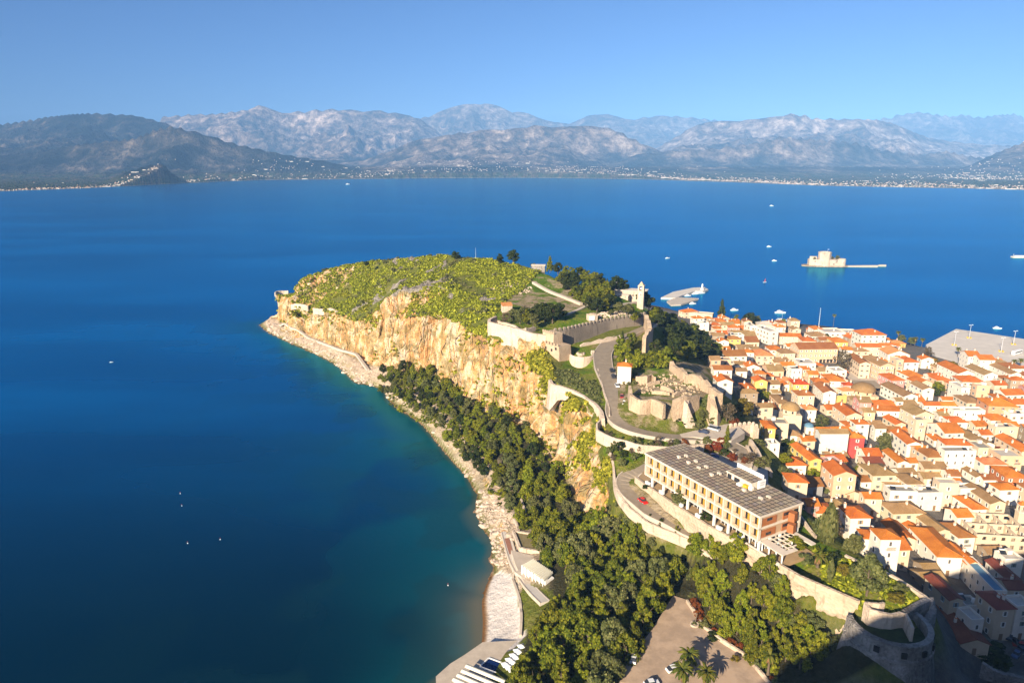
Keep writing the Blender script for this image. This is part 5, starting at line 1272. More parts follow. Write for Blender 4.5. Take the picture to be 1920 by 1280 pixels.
b = MB(); b.box((0, 0, 0), (1.1, .14, 2.2), SH[0]); DOORM = b.mesh("door")
b = MB(); b.box((0, -.45, 0), (2.6, .9, .14), M['conc'])
for k in range(9): b.box((-1.25 + k * .3125, -.88, .14), (.05, .05, .85), M['dark'])
b.box((0, -.88, .95), (2.6, .07, .07), M['dark']); BALM = b.mesh("balcony")
b = MB(); b.box((0, 0, -.8), (.7, .55, 2.0), WM['white']); b.box((0, 0, 1.2), (.9, .7, .14), RM['orange']); b.box((0, 0, 1.34), (.5, .35, .25), WM['white']); CHIM = b.mesh("chimney")
b = MB(); b.hexa([(-1, -.8, .1), (1, -.8, .1), (1, .8, .9), (-1, .8, .9), (-1, -.85, .18), (1, -.85, .18), (1, .75, .98), (-1, .75, .98)], M['glass']); b.box((0, .9, .7), (1.7, .5, .55), M['white']); b.box((0, .7, 0), (1.4, .08, .9), M['metal']); SOLM = b.mesh("solar_heater")
b = MB(); b.box((0, 0, 0), (1.8, 1.6, 1.5), WM['white']); b.box((0, 0, 1.5), (2.0, 1.8, .12), M['conc']); STAIRM = b.mesh("stair_hut")
b = MB(); b.ring((0, 0, .35), [(.55, 0), (.55, 1.1), (.3, 1.25), (.05, 1.28)], M['white'], 10); b.box((0, 0, 0), (.9, .9, .36), M['metal']); TANKM = b.mesh("water_tank")
HOUSES = []
def roof_mesh(kind, W, D, rise, m, wm):
    """kind gx: ridge along the front, gy: gable end to the front, hip, shed, flat."""
    b = MB(); e = .45; t = .16; x, y = W / 2 + e, D / 2 + e
    dz = -e * rise / (D / 2 if kind in ('gx', 'hip') else W / 2)
    def slab4(p): b.hexa([np.array(q) - (0, 0, t) for q in p] + [np.array(q) for q in p], m)
    if kind == 'gx':
        slab4([(-x, -y, dz), (x, -y, dz), (x, 0, rise), (-x, 0, rise)]); slab4([(-x, 0, rise), (x, 0, rise), (x, y, dz), (-x, y, dz)])
        b.box((0, 0, rise - .06), (2 * x, .4, .2), m)
    elif kind == 'gy':
        slab4([(-x, -y, dz), (0, -y, rise), (0, y, rise), (-x, y, dz)]); slab4([(0, -y, rise), (x, -y, dz), (x, y, dz), (0, y, rise)])
        b.box((0, 0, rise - .06), (.4, 2 * y, .2), m)
    elif kind == 'hip':
        h = min(x, y)
        A, B_, C, D_ = (-x, -y, dz), (x, -y, dz), (x, y, dz), (-x, y, dz)
        if x >= y: r1, r2 = (-x + h * .95, 0, rise), (x - h * .95, 0, rise); F = [(A, B_, r2, r1), (C, D_, r1, r2), (D_, A, r1), (B_, C, r2)]
        else: r1, r2 = (0, -y + h * .95, rise), (0, y - h * .95, rise); F = [(D_, A, r1, r2), (B_, C, r2, r1), (A, B_, r1), (C, D_, r2)]
        for f in F: b.face(f, m)
        b.face([np.array(q) - (0, 0, .12) for q in (D_, C, B_, A)], m)
        for p, q in ((A, B_), (B_, C), (C, D_), (D_, A)): b.face([np.array(p) - (0, 0, .12), np.array(q) - (0, 0, .12), q, p], m)
        for p, q in ((A, r1), (r1, r2), (r2, B_) if x >= y else (r1, B_)): b.beam(np.array(p) - (0, 0, .05), np.array(q) - (0, 0, .05), .3, .16, m)
    elif kind == 'shed':
        slab4([(-x, -y, 0), (x, -y, 0), (x, y, rise), (-x, y, rise)])
    else:
        b.box((0, 0, -.05), (W - .5, D - .5, .12), m)
    return b.mesh("roof")
def house(p, W, D, H, rz, wall, roofc, kind, storeys=2, label=None, win=True, group=None, name="house", pitch=.38, pz=None, chim=None, extra=True, sh=None):
    """p: centre of the footprint; the front looks along local -Y."""
    zg = ground(p[0], p[1]) if pz is None else pz
    o = thing(name, label, "house", (p[0], p[1], zg), rz, group)
    rise = pitch * (min(W, D) / 2 if kind == 'hip' else D / 2 if kind == 'gx' else W / 2) if kind != 'shed' else D * .22
    b = MB(); wm = WM[wall]; x, y = W / 2, D / 2
    if kind == 'gx': 
        b.box((0, 0, -3), (W, D, H + 3), wm)
        for s in (-1, 1):
            b.face([(s * x, -y, H), (s * x, y, H), (s * x, 0, H + rise - .2)] if s > 0 else [(s * x, y, H), (s * x, -y, H), (s * x, 0, H + rise - .2)], wm)
    elif kind == 'gy':
        b.box((0, 0, -3), (W, D, H + 3), wm)
        b.face([(-x, -y, H), (x, -y, H), (0, -y, H + rise - .2)], wm); b.face([(x, y, H), (-x, y, H), (0, y, H + rise - .2)], wm)
    elif kind == 'flat':
        b.box((0, 0, -3), (W, D, H + 3), wm)
        for cx, cy, sx, sy in ((0, -y + .15, W, .3), (0, y - .15, W, .3), (-x + .15, 0, .3, D - .6), (x - .15, 0, .3, D - .6)): b.box((cx, cy, H), (sx, sy, .8), wm)
    else: b.box((0, 0, -3), (W, D, H + 3), wm)
    b.build("wall", o)
    if kind in ('hip', 'gx'): 
        pass
    rf = link("roof", roof_mesh(kind, W, D, rise, RM[roofc], wm), o, (0, 0, H + (.06 if kind == 'flat' else .05)))
    wi = random.choice(WINM + WINM[3:4] * 4) if sh is None else WINM[sh]
    if win:
        sp = random.uniform(3.0, 4.4)
        fh = H / storeys
        for s in range(storeys):
            zz = s * fh + fh * .32
            n_ = max(1, int((W - 1.0) / sp))
            for k in range(n_):
                u = -W / 2 + (k + .5) * W / n_
                if s == 0 and k == n_ // 2 and W > 5: link("door", DOORM, o, (u, -D / 2 - .03, .0))
                else: link("window", wi, o, (u, -D / 2 - .03, zz))
            n_ = max(1, int((D - 1.0) / sp))
            for k in range(n_): link("window", wi, o, (-W / 2 - .03, -D / 2 + (k + .5) * D / n_, zz), -math.pi / 2)
            if s == storeys - 1 and storeys > 1 and random.random() < .22 and extra: link("balcony", BALM, o, (-W / 2 + (max(1, int((W - 1) / sp)) // 2 + .5) * W / max(1, int((W - 1) / sp)), -D / 2, s * fh + .1))
    if extra:
        if kind != 'flat':
            for k in range(random.choice([0, 1, 1, 2]) if chim is None else chim):
                u, v = random.uniform(-.38, .38) * W, random.uniform(-.3, .38) * D
                zz = rise * (1 - abs(v) / (D / 2)) if kind == 'gx' else rise * (1 - abs(u) / (W / 2)) if kind == 'gy' else rise * max(0, 1 - max(abs(v) / (D / 2), 0)) * .8
                link("chimney", CHIM, rf, (u, v, max(0, zz) + .2), random.choice([0, math.pi / 2]))
        else:
            if random.random() < .6: link("solar_heater", SOLM, rf, (random.uniform(-.3, .3) * W, random.uniform(-.1, .3) * D, .06), random.uniform(-.3, .3))
            if random.random() < .5 and W > 6: link("stair_hut", STAIRM, rf, (random.uniform(-.25, .25) * W, .3 * D, .06))
            if random.random() < .5: link("water_tank", TANKM, rf, (random.uniform(-.35, .35) * W, random.uniform(-.2, .3) * D, .06))
    kd = {'gx': 'gable', 'gy': 'gable', 'hip': 'hip', 'flat': 'flat', 'shed': 'sloping'}[kind]
    rn = {'orange': 'orange', 'brown': 'orange-brown', 'tan': 'faded tan', 'red': 'red', 'salmon': 'pale orange', 'darkred': 'dark red', 'grey': 'grey', 'pale': 'pale', 'blue': 'pale blue'}[roofc]
    HOUSES.append(dict(o=o, p=np.array([p[0], p[1], zg + H]), base=f"{WN[wall]} {['', 'low', 'two-storey', 'three-storey', 'four-storey'][min(storeys, 4)]} house, {rn} {kd} roof", r=math.hypot(W, D) / 2, label=label, W=W, D=D))
    return o
TILE = {1: (1320, 580, 9.143), 2: (1520, 580, 9.143), 3: (1710, 580, 9.143), 4: (1320, 700, 9.143), 5: (1520, 700, 9.143), 6: (1710, 700, 9.143), 7: (1400, 820, 9.143), 8: (1520, 820, 9.143), 9: (1710, 820, 9.143), 10: (1480, 940, 9.143), 11: (1640, 940, 9.143), 12: (1760, 940, 9.144), 13: (1700, 1060, 5.818)}
FH = 3.5
def eave(T, x0, x1, y, dy, st, wall, roofc, kind, D=None, label=None, H=None, rz=None, **kw):
    """A house from its front eave line in the photograph."""
    X, Y, S = TILE[T]; a, c, yy = X + x0 / S, X + x1 / S, Y + y / S; dyp = dy / S
    H = H or FH * st + .4
    zg = 6.0
    for _ in range(4):
        q = at((a + c) / 2, yy, zg + H); zg = max(2.0, ground(q[0], q[1]))
    dep = q[1] * CP - (q[2] - CH) * SP; s = dep / CF; an = math.atan2(CH - q[2], q[1])
    W = max(4.0, (c - a) * s)
    if D is None:
        D = dyp * s / (math.sin(an) if kind in ('gy', 'flat') else .5 * math.sin(an) + .19 * math.cos(an))
        D = min(max(D, 5.5), 24 if kind in ('gy',) else 16)
    rz = R(random.uniform(-6, 6)) if rz is None else R(rz)
    pc = (q[0] - math.sin(rz) * D / 2 * 1, q[1] + math.cos(rz) * D / 2)
    return house(pc, W, D, H, rz, wall, roofc, kind, st, label, pz=zg, **kw)
E_ = [ # tile, front eave x0 x1 y, visible roof height, storeys, wall, roof, kind, depth
 (1,215,390,210,80,2,'cream','orange','hip'),(1,300,525,262,50,2,'cream','tan','gx'),(1,45,135,150,40,2,'stone','orange','hip'),(1,180,320,330,50,2,'cream','orange','hip'),(1,235,400,420,60,2,'white','orange','gx'),
 (1,85,330,650,70,2,'yellow','tan','hip'),(1,0,185,690,55,1,'white','orange','gx'),(1,255,460,705,70,1,'cream','orange','gx'),(1,350,740,800,100,2,'white','brown','gx'),(1,600,920,690,90,1,'cream','tan','gx'),
 (1,900,1200,790,130,2,'cream','salmon','hip'),(1,495,880,455,120,1,'cream','tan','gx'),(1,735,950,555,95,1,'cream','brown','gx'),(1,625,780,345,70,1,'cream','orange','gx'),
 (1,790,900,295,60,3,'white','pale','flat'),(1,1310,1665,460,55,2,'cream','orange','gx'),(1,1250,1405,300,60,2,'white','orange','hip'),(1,930,1200,260,60,1,'cream','pale','hip'),(1,1140,1370,690,80,2,'white','orange','hip'),
 (1,1320,1575,745,80,2,'cream','tan','hip'),(1,1700,1920,540,80,2,'cream','orange','hip'),(1,1200,1470,900,80,1,'cream','tan','gx'),(1,1110,1370,1050,110,1,'peach','tan','gx'),(1,735,955,985,50,2,'white','orange','gy',9),
 (1,175,480,1060,70,2,'white','brown','gx'),(1,120,290,890,60,2,'peach','tan','gx'),(1,560,740,1060,50,1,'white','tan','gx'),(1,540,710,950,60,1,'white','tan','gx'),(1,1640,1810,1020,50,2,'peach','orange','gx'),
 (1,1800,1960,1110,60,2,'peach','orange','gx'),(1,985,1200,1140,60,1,'cream','orange','hip'),(1,1340,1600,960,60,1,'cream','orange','gx'),(1,1640,1920,940,90,2,'white','pale','flat'),
 (2,70,240,345,75,2,'white','orange','hip'),(2,10,290,455,80,2,'white','tan','hip'),(2,250,600,405,90,2,'white','pale','flat'),(2,600,850,425,90,2,'white','pale','flat'),(2,410,640,560,95,3,'yellow','orange','hip'),
 (2,1210,1360,520,30,2,'white','orange','gx'),(2,800,1210,640,60,2,'cream','orange','gx'),(2,1215,1535,620,45,2,'white','orange','gx'),(2,770,1010,715,70,2,'cream','tan','hip'),(2,1340,1690,770,110,2,'white','salmon','gy',16),
 (2,1610,1860,900,90,2,'white','orange','hip'),(2,1490,1660,840,45,2,'cream','orange','gx'),(2,850,1030,925,110,3,'cream','brown','gy',22),(2,1190,1450,960,110,3,'peach','tan','gy',20),(2,1390,1620,1210,130,2,'pink','orange','hip'),
 (2,1700,1960,1150,120,2,'white','orange','hip'),(2,320,600,1225,130,2,'white','orange','hip'),(2,145,340,1050,60,1,'peach','tan','gx'),(2,1470,1600,880,30,3,'peach','pale','flat',8),(2,640,760,440,40,2,'peach','salmon','gx'),
 (3,800,1080,1090,150,2,'white','orange','gy',24),(3,1180,1425,860,140,3,'white','orange','gx',11),(3,980,1175,800,60,3,'white','orange','gx',12),(3,1240,1480,1115,110,2,'white','tan','gy',20),(3,1700,1880,1105,150,2,'white','tan','gy',26),
 (3,880,1240,1240,115,2,'white','orange','hip'),(3,1230,1390,1175,35,1,'white','orange','gx'),(3,1700,1960,1010,110,2,'white','brown','hip'),(3,1600,1900,1200,80,1,'cream','brown','hip'),(3,1420,1640,1290,70,1,'cream','orange','gx'),(3,440,660,1205,80,2,'peach','orange','hip'),(3,1420,1560,880,40,1,'peach','salmon','gx'),
 (4,230,490,215,100,2,'white','orange','gy',9),(4,640,930,355,70,2,'stone','tan','hip'),(4,935,1190,605,60,2,'cream','tan','gx'),(4,1080,1310,185,70,2,'white','tan','gx'),(4,880,1090,140,60,2,'yellow','orange','gy',8),
 (4,1290,1480,520,170,2,'peach','tan','hip'),(4,1540,1800,180,90,2,'yellow','red','hip'),(4,1620,1900,370,95,3,'cream','brown','hip'),(4,1740,1930,615,85,2,'white','salmon','hip'),(4,730,830,600,40,1,'white','tan','gx'),(4,1340,1500,205,45,1,'white','orange','gy',7),(4,1180,1320,330,40,1,'white','tan','gx'),
 (5,580,745,195,45,2,'pink','red','hip'),(5,225,440,325,170,2,'white','brown','gy',18),(5,440,740,285,40,1,'white','pale','flat'),(5,1590,1850,385,200,2,'white','tan','gy',24),(6,30,230,470,120,1,'white','orange','gx'),
 (5,930,1560,555,100,1,'white','orange','hip'),(5,1080,1620,640,42,1,'white','orange','shed'),(5,620,890,715,220,2,'cream','orange','gy',17),(5,280,410,615,80,1,'cream','orange','gx'),(5,310,630,400,40,1,'yellow','pale','flat'),(5,690,830,440,55,1,'stone','tan','gx'),
 (5,920,1110,655,70,2,'peach','tan','gx'),(5,1455,1640,865,110,1,'cream','orange','gy',12),(5,1590,1880,585,130,1,'cream','tan','gx'),(6,70,260,815,70,3,'cream','grey','flat'),(6,40,390,705,100,2,'cream','tan','gy',13),
 (5,635,780,905,95,2,'white','orange','hip'),(5,400,690,985,45,3,'pink','orange','gx',6),(5,130,340,1000,60,3,'peach','orange','gx'),(5,1665,1910,1205,165,2,'white','orange','gy',18),
 (5,1120,1300,935,60,2,'white','tan','gx'),(5,1310,1550,1000,95,1,'cream','brown','gx'),(5,1500,1650,975,60,1,'cream','orange','gx'),(5,1050,1250,880,75,2,'cream','tan','gx'),
 (6,850,1000,260,80,3,'white','pale','flat',13),(6,190,385,270,110,2,'white','tan','gy',14),(6,540,735,450,50,1,'white','orange','gx'),(6,490,760,545,60,1,'white','orange','gx'),(6,220,490,540,55,2,'white','orange','gx'),(6,470,690,660,55,1,'cream','orange','gx'),
 (6,480,760,720,70,1,'white','tan','gx'),(6,700,960,830,100,2,'white','orange','hip'),(6,720,1260,650,60,2,'white','pale','flat'),(6,950,1220,500,140,2,'cream','tan','hip'),(6,1600,1960,360,95,2,'white','orange','gx'),
 (6,1120,1340,225,40,2,'peach','pale','flat'),(6,1720,1980,520,90,2,'white','orange','gx'),(6,1200,1550,795,110,1,'white','orange','gx'),(6,1100,1320,895,85,1,'cream','orange','gx'),(6,1600,1830,895,75,2,'cream','orange','gx'),(6,1430,1820,940,60,2,'cream','pale','flat'),
 (6,565,900,1010,170,2,'white','orange','gx'),(6,390,560,1145,110,1,'white','orange','hip'),(6,1180,1430,1215,220,1,'white','tan','gy',20),(6,600,1030,1220,105,2,'white','orange','hip'),(9,1890,2150,235,170,2,'cream','orange','gy',20),(6,1690,1960,710,60,2,'white','pale','flat'),(6,860,1050,225,35,1,'cream','orange','gx'),
 (8,960,1230,320,140,2,'white','orange','gx'),(8,960,1250,440,110,2,'cream','darkred','gx'),(8,1070,1490,640,180,2,'cream','tan','hip'),(8,1500,1690,425,190,2,'white','orange','gy',14),(8,1700,1840,425,60,2,'white','orange','gx'),(8,400,790,650,160,3,'peach','orange','gy',11),
 (8,370,580,475,45,1,'white','orange','gx'),(8,490,660,335,60,1,'stone','tan','gx'),(8,300,400,330,60,1,'stone','tan','gx'),(8,870,1240,745,95,1,'white','brown','gx'),(8,1340,1620,885,110,1,'cream','tan','gx'),(8,600,850,965,105,1,'cream','tan','gy',9),
 (8,940,1225,1045,75,2,'cream','orange','gx'),(8,350,640,1195,125,2,'white','tan','hip'),(8,1650,1930,785,160,2,'cream','tan','hip'),(8,1540,1830,625,100,1,'white','tan','gx'),
 (7,720,1040,825,140,2,'cream','orange','hip'),(7,700,1030,475,135,1,'white','orange','hip'),(7,1030,1320,830,140,1,'grey','brown','gx'),(7,390,560,240,50,1,'white','grey','flat'),(7,960,1180,70,70,2,'cream','orange','gx'),(7,1080,1290,390,240,2,'yellow','orange','gy',17),
 (9,280,610,325,140,2,'cream','brown','hip'),(9,100,290,215,50,2,'peach','orange','gx'),(9,560,1110,250,80,3,'white','grey','flat'),(9,1260,1630,455,115,2,'white','salmon','hip'),(9,230,610,525,110,2,'cream','tan','gx'),(9,650,840,650,100,2,'white','brown','gx'),
 (9,670,870,795,95,2,'white','orange','gx'),(9,1100,1250,665,95,1,'white','tan','gy',9),(9,1240,1450,715,75,1,'white','brown','gx'),(9,1620,1960,670,170,2,'redorange','orange','hip'),(9,1510,1850,885,105,2,'white','orange','hip'),(9,480,800,810,60,3,'cream','pale','flat'),
 (9,830,1130,900,50,2,'white','pale','flat'),(9,1350,1620,1120,240,2,'cream','tan','gy',16),(9,1040,1290,1220,200,2,'white','orange','hip'),(9,60,540,970,90,2,'white','grey','flat'),(9,210,510,695,100,1,'cream','tan','gx'),(9,270,420,695,50,1,'white','tan','gx'),
 (12,320,590,255,130,2,'white','orange','gx'),(12,340,640,605,215,2,'white','brown','hip'),(12,490,720,1060,220,2,'cream','orange','gy',12),(12,1140,1463,1010,70,2,'white','pale','flat'),(12,850,1180,880,90,1,'stone','tan','gx'),
 (11,430,700,645,250,1,'cream','orange','gy',13),(11,820,990,625,190,1,'cream','orange','gy',11),(11,320,870,195,170,2,'cream','tan','hip'),(11,1060,1300,505,280,2,'cream','tan','gy',17),(11,900,1150,1240,180,1,'stone','tan','gx'),
 (10,1040,1390,375,170,3,'white','orange','hip'),(10,470,760,285,150,1,'cream','orange','hip'),(10,350,470,165,50,1,'pink','orange','gx'),(10,830,940,475,60,1,'white','orange','gx'),(10,1540,1880,885,150,3,'white','orange','hip'),(10,1310,1460,825,100,2,'white','orange','hip'),
 (13,230,470,210,140,1,'stone','tan','gx'),(13,470,620,375,130,2,'cream','darkred','gy',12),(13,600,900,845,260,1,'cream','darkred','gy',20),(13,960,1080,295,190,2,'white','blue','flat',20),(13,980,1190,465,140,3,'cream','darkred','hip'),(13,1195,1400,460,80,3,'white','pale','flat'),
 (13,1120,1260,160,110,2,'white','darkred','gy',12),(13,700,850,610,40,2,'white','pale','flat',6),(13,640,800,455,50,1,'white','grey','flat'),(13,1110,1300,255,90,2,'cream','darkred','gx'),
]
BIG = "big peach public building with long orange-brown roof and arcade behind the bare tree"
def big_things():
    o = eave(1, 1630, 2310, 672, 130, 3, 'peach', 'brown', 'gx', 15, BIG, rz=3, chim=0)
    ab = MB(); ab.box((0, 0, 0), (1.8, .2, 2.4), M['dark']); ab.ring((0, 0, 2.4), [(.9, -.1), (.9, .1)], M['dark'], 14); am = ab.mesh("arch")
    W = HOUSES[-1]['W']; D = HOUSES[-1]['D']
    for k in range(5): link("arch", am, o, (W / 2 - 1.6 - k * 2.7, -D / 2 - .1, 0))
    eave(2, 880, 1300, 435, 105, 4, 'white', 'orange', 'hip', None, "tall white waterfront hotel with bright orange hip roof nearest the sea", rz=0)
    eave(1, 1110, 1290, 385, 60, 3, 'white', 'pale', 'flat', 22, "long white apartment block with orange cornice and balcony rows", rz=14)
    eave(5, 690, 930, 1095, 100, 3, 'coral', 'orange', 'hip', None, "coral red house with paired white shutters", rz=0, sh=3)
    eave(5, 170, 660, 1025, 70, 3, 'pale', 'tan', 'gx', None, "wide building with a blank pale wall left of the coral red house", H=13, win=False, rz=0, chim=0)
    eave(5, 780, 1010, 860, 75, 3, 'white', 'orange', 'hip', None, "tall white house with small round-fronted orange roof behind the coral house", rz=0)
    eave(6, 1340, 1800, 555, 140, 3, 'salmon', 'orange', 'hip', None, "large salmon three-storey house with orange hip roof", rz=-8)
    eave(8, 1370, 1830, 950, 70, 3, 'white', 'grey', 'flat', None, "white modern block with stacked corner balconies and grey flat roof", rz=-3, sh=0)
    eave(4, 1050, 1225, 960, 130, 2, 'yellow', 'orange', 'hip', None, "bright yellow house with orange roof below the crenellated wall", rz=-6)
    eave(11, 1090, 1500, 945, 310, 2, 'white', 'orange', 'hip', 20, "long white house with broad orange roof on the edge of the hill's shadow", rz=-4)
    eave(5, 1480, 1590, 470, 10, 2, 'white', 'tan', 'gx', 6)
    # two domed buildings
    def domed(T, x0, x1, y, wallc, label, hb, hd, r_f):
        X, Y, S = TILE[T]; zg = 6
        for _ in range(3):
            q = at(X + (x0 + x1) / 2 / S, Y + y / S, zg + hb); zg = ground(q[0], q[1])
        s = (q[1] * CP - (q[2] - CH) * SP) / CF; W = (x1 - x0) / S * s
        o = thing("domed_building", label, "building", (q[0], q[1] + W / 2, zg), R(-6))
        b = MB(); b.box((0, 0, -3), (W, W, hb + 3), WM[wallc]); b.build("wall", o)
        b = MB(); b.ring((0, 0, hb), [(W * r_f, 0), (W * r_f, 2.4)], WM[wallc], 8, R(22.5), R(382.5)); dr = b.build("drum", o)
        wb = MB(); wb.box((0, 0, 0), (.8, .3, 1.2), M['dark']); wmn = wb.mesh("window")
        for k in range(8): link("window", wmn, dr, (W * r_f * .93 * math.cos(k * math.pi / 4), W * r_f * .93 * math.sin(k * math.pi / 4), hb + .7), k * math.pi / 4 + math.pi / 2)
        b = MB(); rr_ = W * r_f * 1.06
        b.ring((0, 0, hb + 2.4), [(rr_, 0)] + [(rr_ * math.cos(a), hd * math.sin(a)) for a in np.linspace(.1, 1.5, 9)], RM['tan'], 24); b.build("dome", o, smooth=True)
        HOUSES.append(dict(o=o, p=np.array([q[0], q[1] + W / 2, q[2]]), base=None, r=W * .75, label=label, W=W, D=W))
    domed(5, 800, 1180, 395, 'peach', "former mosque with broad tan tiled dome beside the plaza", 4.2, 4.6, .5)
    domed(4, 1375, 1690, 765, 'cream', "square cream building with tan conical dome on a windowed drum", 8, 3.4, .47)
    # small blue-domed chapel
    q = at(1516, 803, 12); zg = ground(q[0], q[1]); o = thing("chapel", "tiny white chapel with pale blue vaulted roof behind the orange cottages", "chapel", (q[0], q[1], zg), R(-10))
    b = MB(); b.box((0, 0, -2), (4.2, 6, 6), WM['white']); b.build("wall", o); b = MB(); b.ring((0, 0, 4), [(2.5, 0), (2.3, .8), (1.5, 1.5), (.05, 1.9)], RM['blue'], 16); b.build("roof", o); link("door", DOORM, o, (0, -3.03, .2))
    HOUSES.append(dict(o=o, p=np.array([q[0], q[1], zg + 4]), base=None, r=4, label=o["label"], W=4, D=6))
    # roofless shell
    zg = 9; q = at(1760 + 650 / 9.144, 940 + 640 / 9.144, zg + 6); q2 = at(1760 + 1050 / 9.144, 940 + 650 / 9.144, zg + 6)
    o = thing("roofless_building", "roofless cream building shell with rows of empty window openings", "building", (q[0], q[1], ground(q[0], q[1])), R(-6))
    W, D, H = 20.0, 17.0, 6.5; b = MB()
    def pierced(x0, y0, x1, y1):
        L_ = math.hypot(x1 - x0, y1 - y0); n_ = int(L_ / 2.9); rz = math.atan2(y1 - y0, x1 - x0)
        for k in range(n_):
            t0 = (k + .0) / n_; c = ((x0 + (x1 - x0) * (t0 + .25 / n_)), (y0 + (y1 - y0) * (t0 + .25 / n_)))
            b.box((c[0], c[1], -2), (L_ / n_ * .55, .5, H + 2), WM['cream'], rz)
            c = ((x0 + (x1 - x0) * (t0 + .75 / n_)), (y0 + (y1 - y0) * (t0 + .75 / n_)))
            for z, h in ((-2, 3.0), (2.7, 1.6), (5.7, .8)): b.box((c[0], c[1], z), (L_ / n_ * .46, .44, h), WM['cream'], rz)
    for a in ((0, 0, W, 0), (0, D, W, D), (0, 0, 0, D), (W, 0, W, D), (W * .4, .4, W * .4, D - .4), (W * .7, .4, W * .7, D - .4), (.4, D * .5, W - .4, D * .5)): pierced(*a)
    b.build("wall", o); b = MB(); b.box((W / 2, D / 2, -1), (W - .6, D - .6, 1.1), M['pave']); b.build("floor", o)
    HOUSES.append(dict(o=o, p=np.array([q[0] + W / 2, q[1] + D / 2, zg + 6]), base=None, r=14, label=o["label"], W=W, D=D))
    # slim bell tower near the right edge
    q = at(1908, 988, 9); o = thing("bell_tower", "slim cream church bell tower near the right edge of the town", "tower", (q[0], q[1], 7), R(-5))
    b = MB(); b.box((0, 0, 0), (2.6, 2.6, 9), WM['cream']); b.box((0, 0, 9), (3, 3, .35), M['conc']); b.build("shaft", o)
    b = MB()
    for sx in (-1, 1):
        for sy in (-1, 1): b.box((sx * .95, sy * .95, 9.35), (.5, .5, 2.4), WM['cream'])
    b.box((0, 0, 11.7), (2.7, 2.7, .35), M['conc']); b.build("belfry", o); b = MB(); b.box((0, 0, 12.05), (2.3, 2.3, 1.6), RM['orange'], 0, .1); b.build("roof", o)
    HOUSES.append(dict(o=o, p=np.array([q[0], q[1], 15]), base=None, r=3, label=o["label"], W=3, D=3))
big_things()
for e in E_:
    eave(*e[:9], *(e[9:10]))
# the small white gatehouse by the uphill road
q = at(1172, 712, 52.5); house((q[0], q[1] + 2.6), 6.2, 5.2, 7.0, R(-12), 'white', 'orange', 'hip', 2, "lone white house with orange roof beside the uphill road and pines", pz=52.2, win=False, chim=1)
# the rest of the town between those
def free(x, y, r): return all(math.hypot(x - h['p'][0], y - h['p'][1]) > .70 * (r + h['r']) for h in HOUSES)
plaza = hpoly([(1572, 695), (1610, 690), (1655, 720), (1650, 728), (1612, 726)])
townpoly = np.vstack([L((1300,608,6),(1345,600,4),(1450,606,3),(1560,613,3),(1640,625,3),(1700,650,3),(1740,690,3),(1800,700,3)), [hit(1900, 690), hit(1990, 730), hit(2030, 900), hit(2030, 1060), hit(1960, 1180), hit(1880, 1170), hit(1800, 1110), hit(1700, 1080), hit(1590, 1000), hit(1500, 900), hit(1440, 850), hit(1400, 790), hit(1350, 690)]])
r_ = np.random.default_rng(99); nf = 0
lo, hi = townpoly[:, :2].min(0), townpoly[:, :2].max(0)
for x, y in r_.uniform(lo, hi, (9000, 2)):
    if len(HOUSES) > 292: break
    if not in_poly(np.array([x]), np.array([y]), townpoly)[0] or in_poly(np.array([x]), np.array([y]), plaza)[0]: continue
    W, D = random.uniform(6.5, 11), random.uniform(6.5, 11)
    if not free(x, y, math.hypot(W, D) / 2): continue
    st = random.choice([1, 2, 2, 2]); rc = random.choice(['orange'] * 4 + ['brown', 'tan', 'tan', 'salmon']); kd = random.choice(['gx', 'gx', 'hip', 'hip', 'gy', 'flat'])
    if kd == 'flat': rc = random.choice(['pale', 'grey'])
    house((x, y), W, D, FH * st + .2, R(random.uniform(-9, 9)), random.choice(['white'] * 5 + ['cream'] * 3 + ['peach', 'yellow', 'pink', 'stone']), rc, kd, st); nf += 1
print("HOUSES", len(HOUSES), "filled", nf)
b = MB(); b.prism([p[:2] for p in plaza], 3.0, float(plaza[:, 2].mean()) + .25, M['pave']); tag(b.build("square"), None, None, kind="structure")
o = thing("awning_roof", "broad tan flat awning roof over the plaza below the bare tree", "awning", at(1622, 727, 7), R(-6))
b = MB(); b.box((0, 0, 2.6), (17, 15, .3), mat("tan_canvas", (.46,.36,.24), .9, .1, 1)); b.build("canopy", o)
pb = MB(); pb.box((0, 0, -3), (.2, .2, 5.6), M['metal']); pm = pb.mesh("post")
for u in (-8, 0, 8):
    for v in (-7, 7): link("post", pm, o, (u, v, 0))
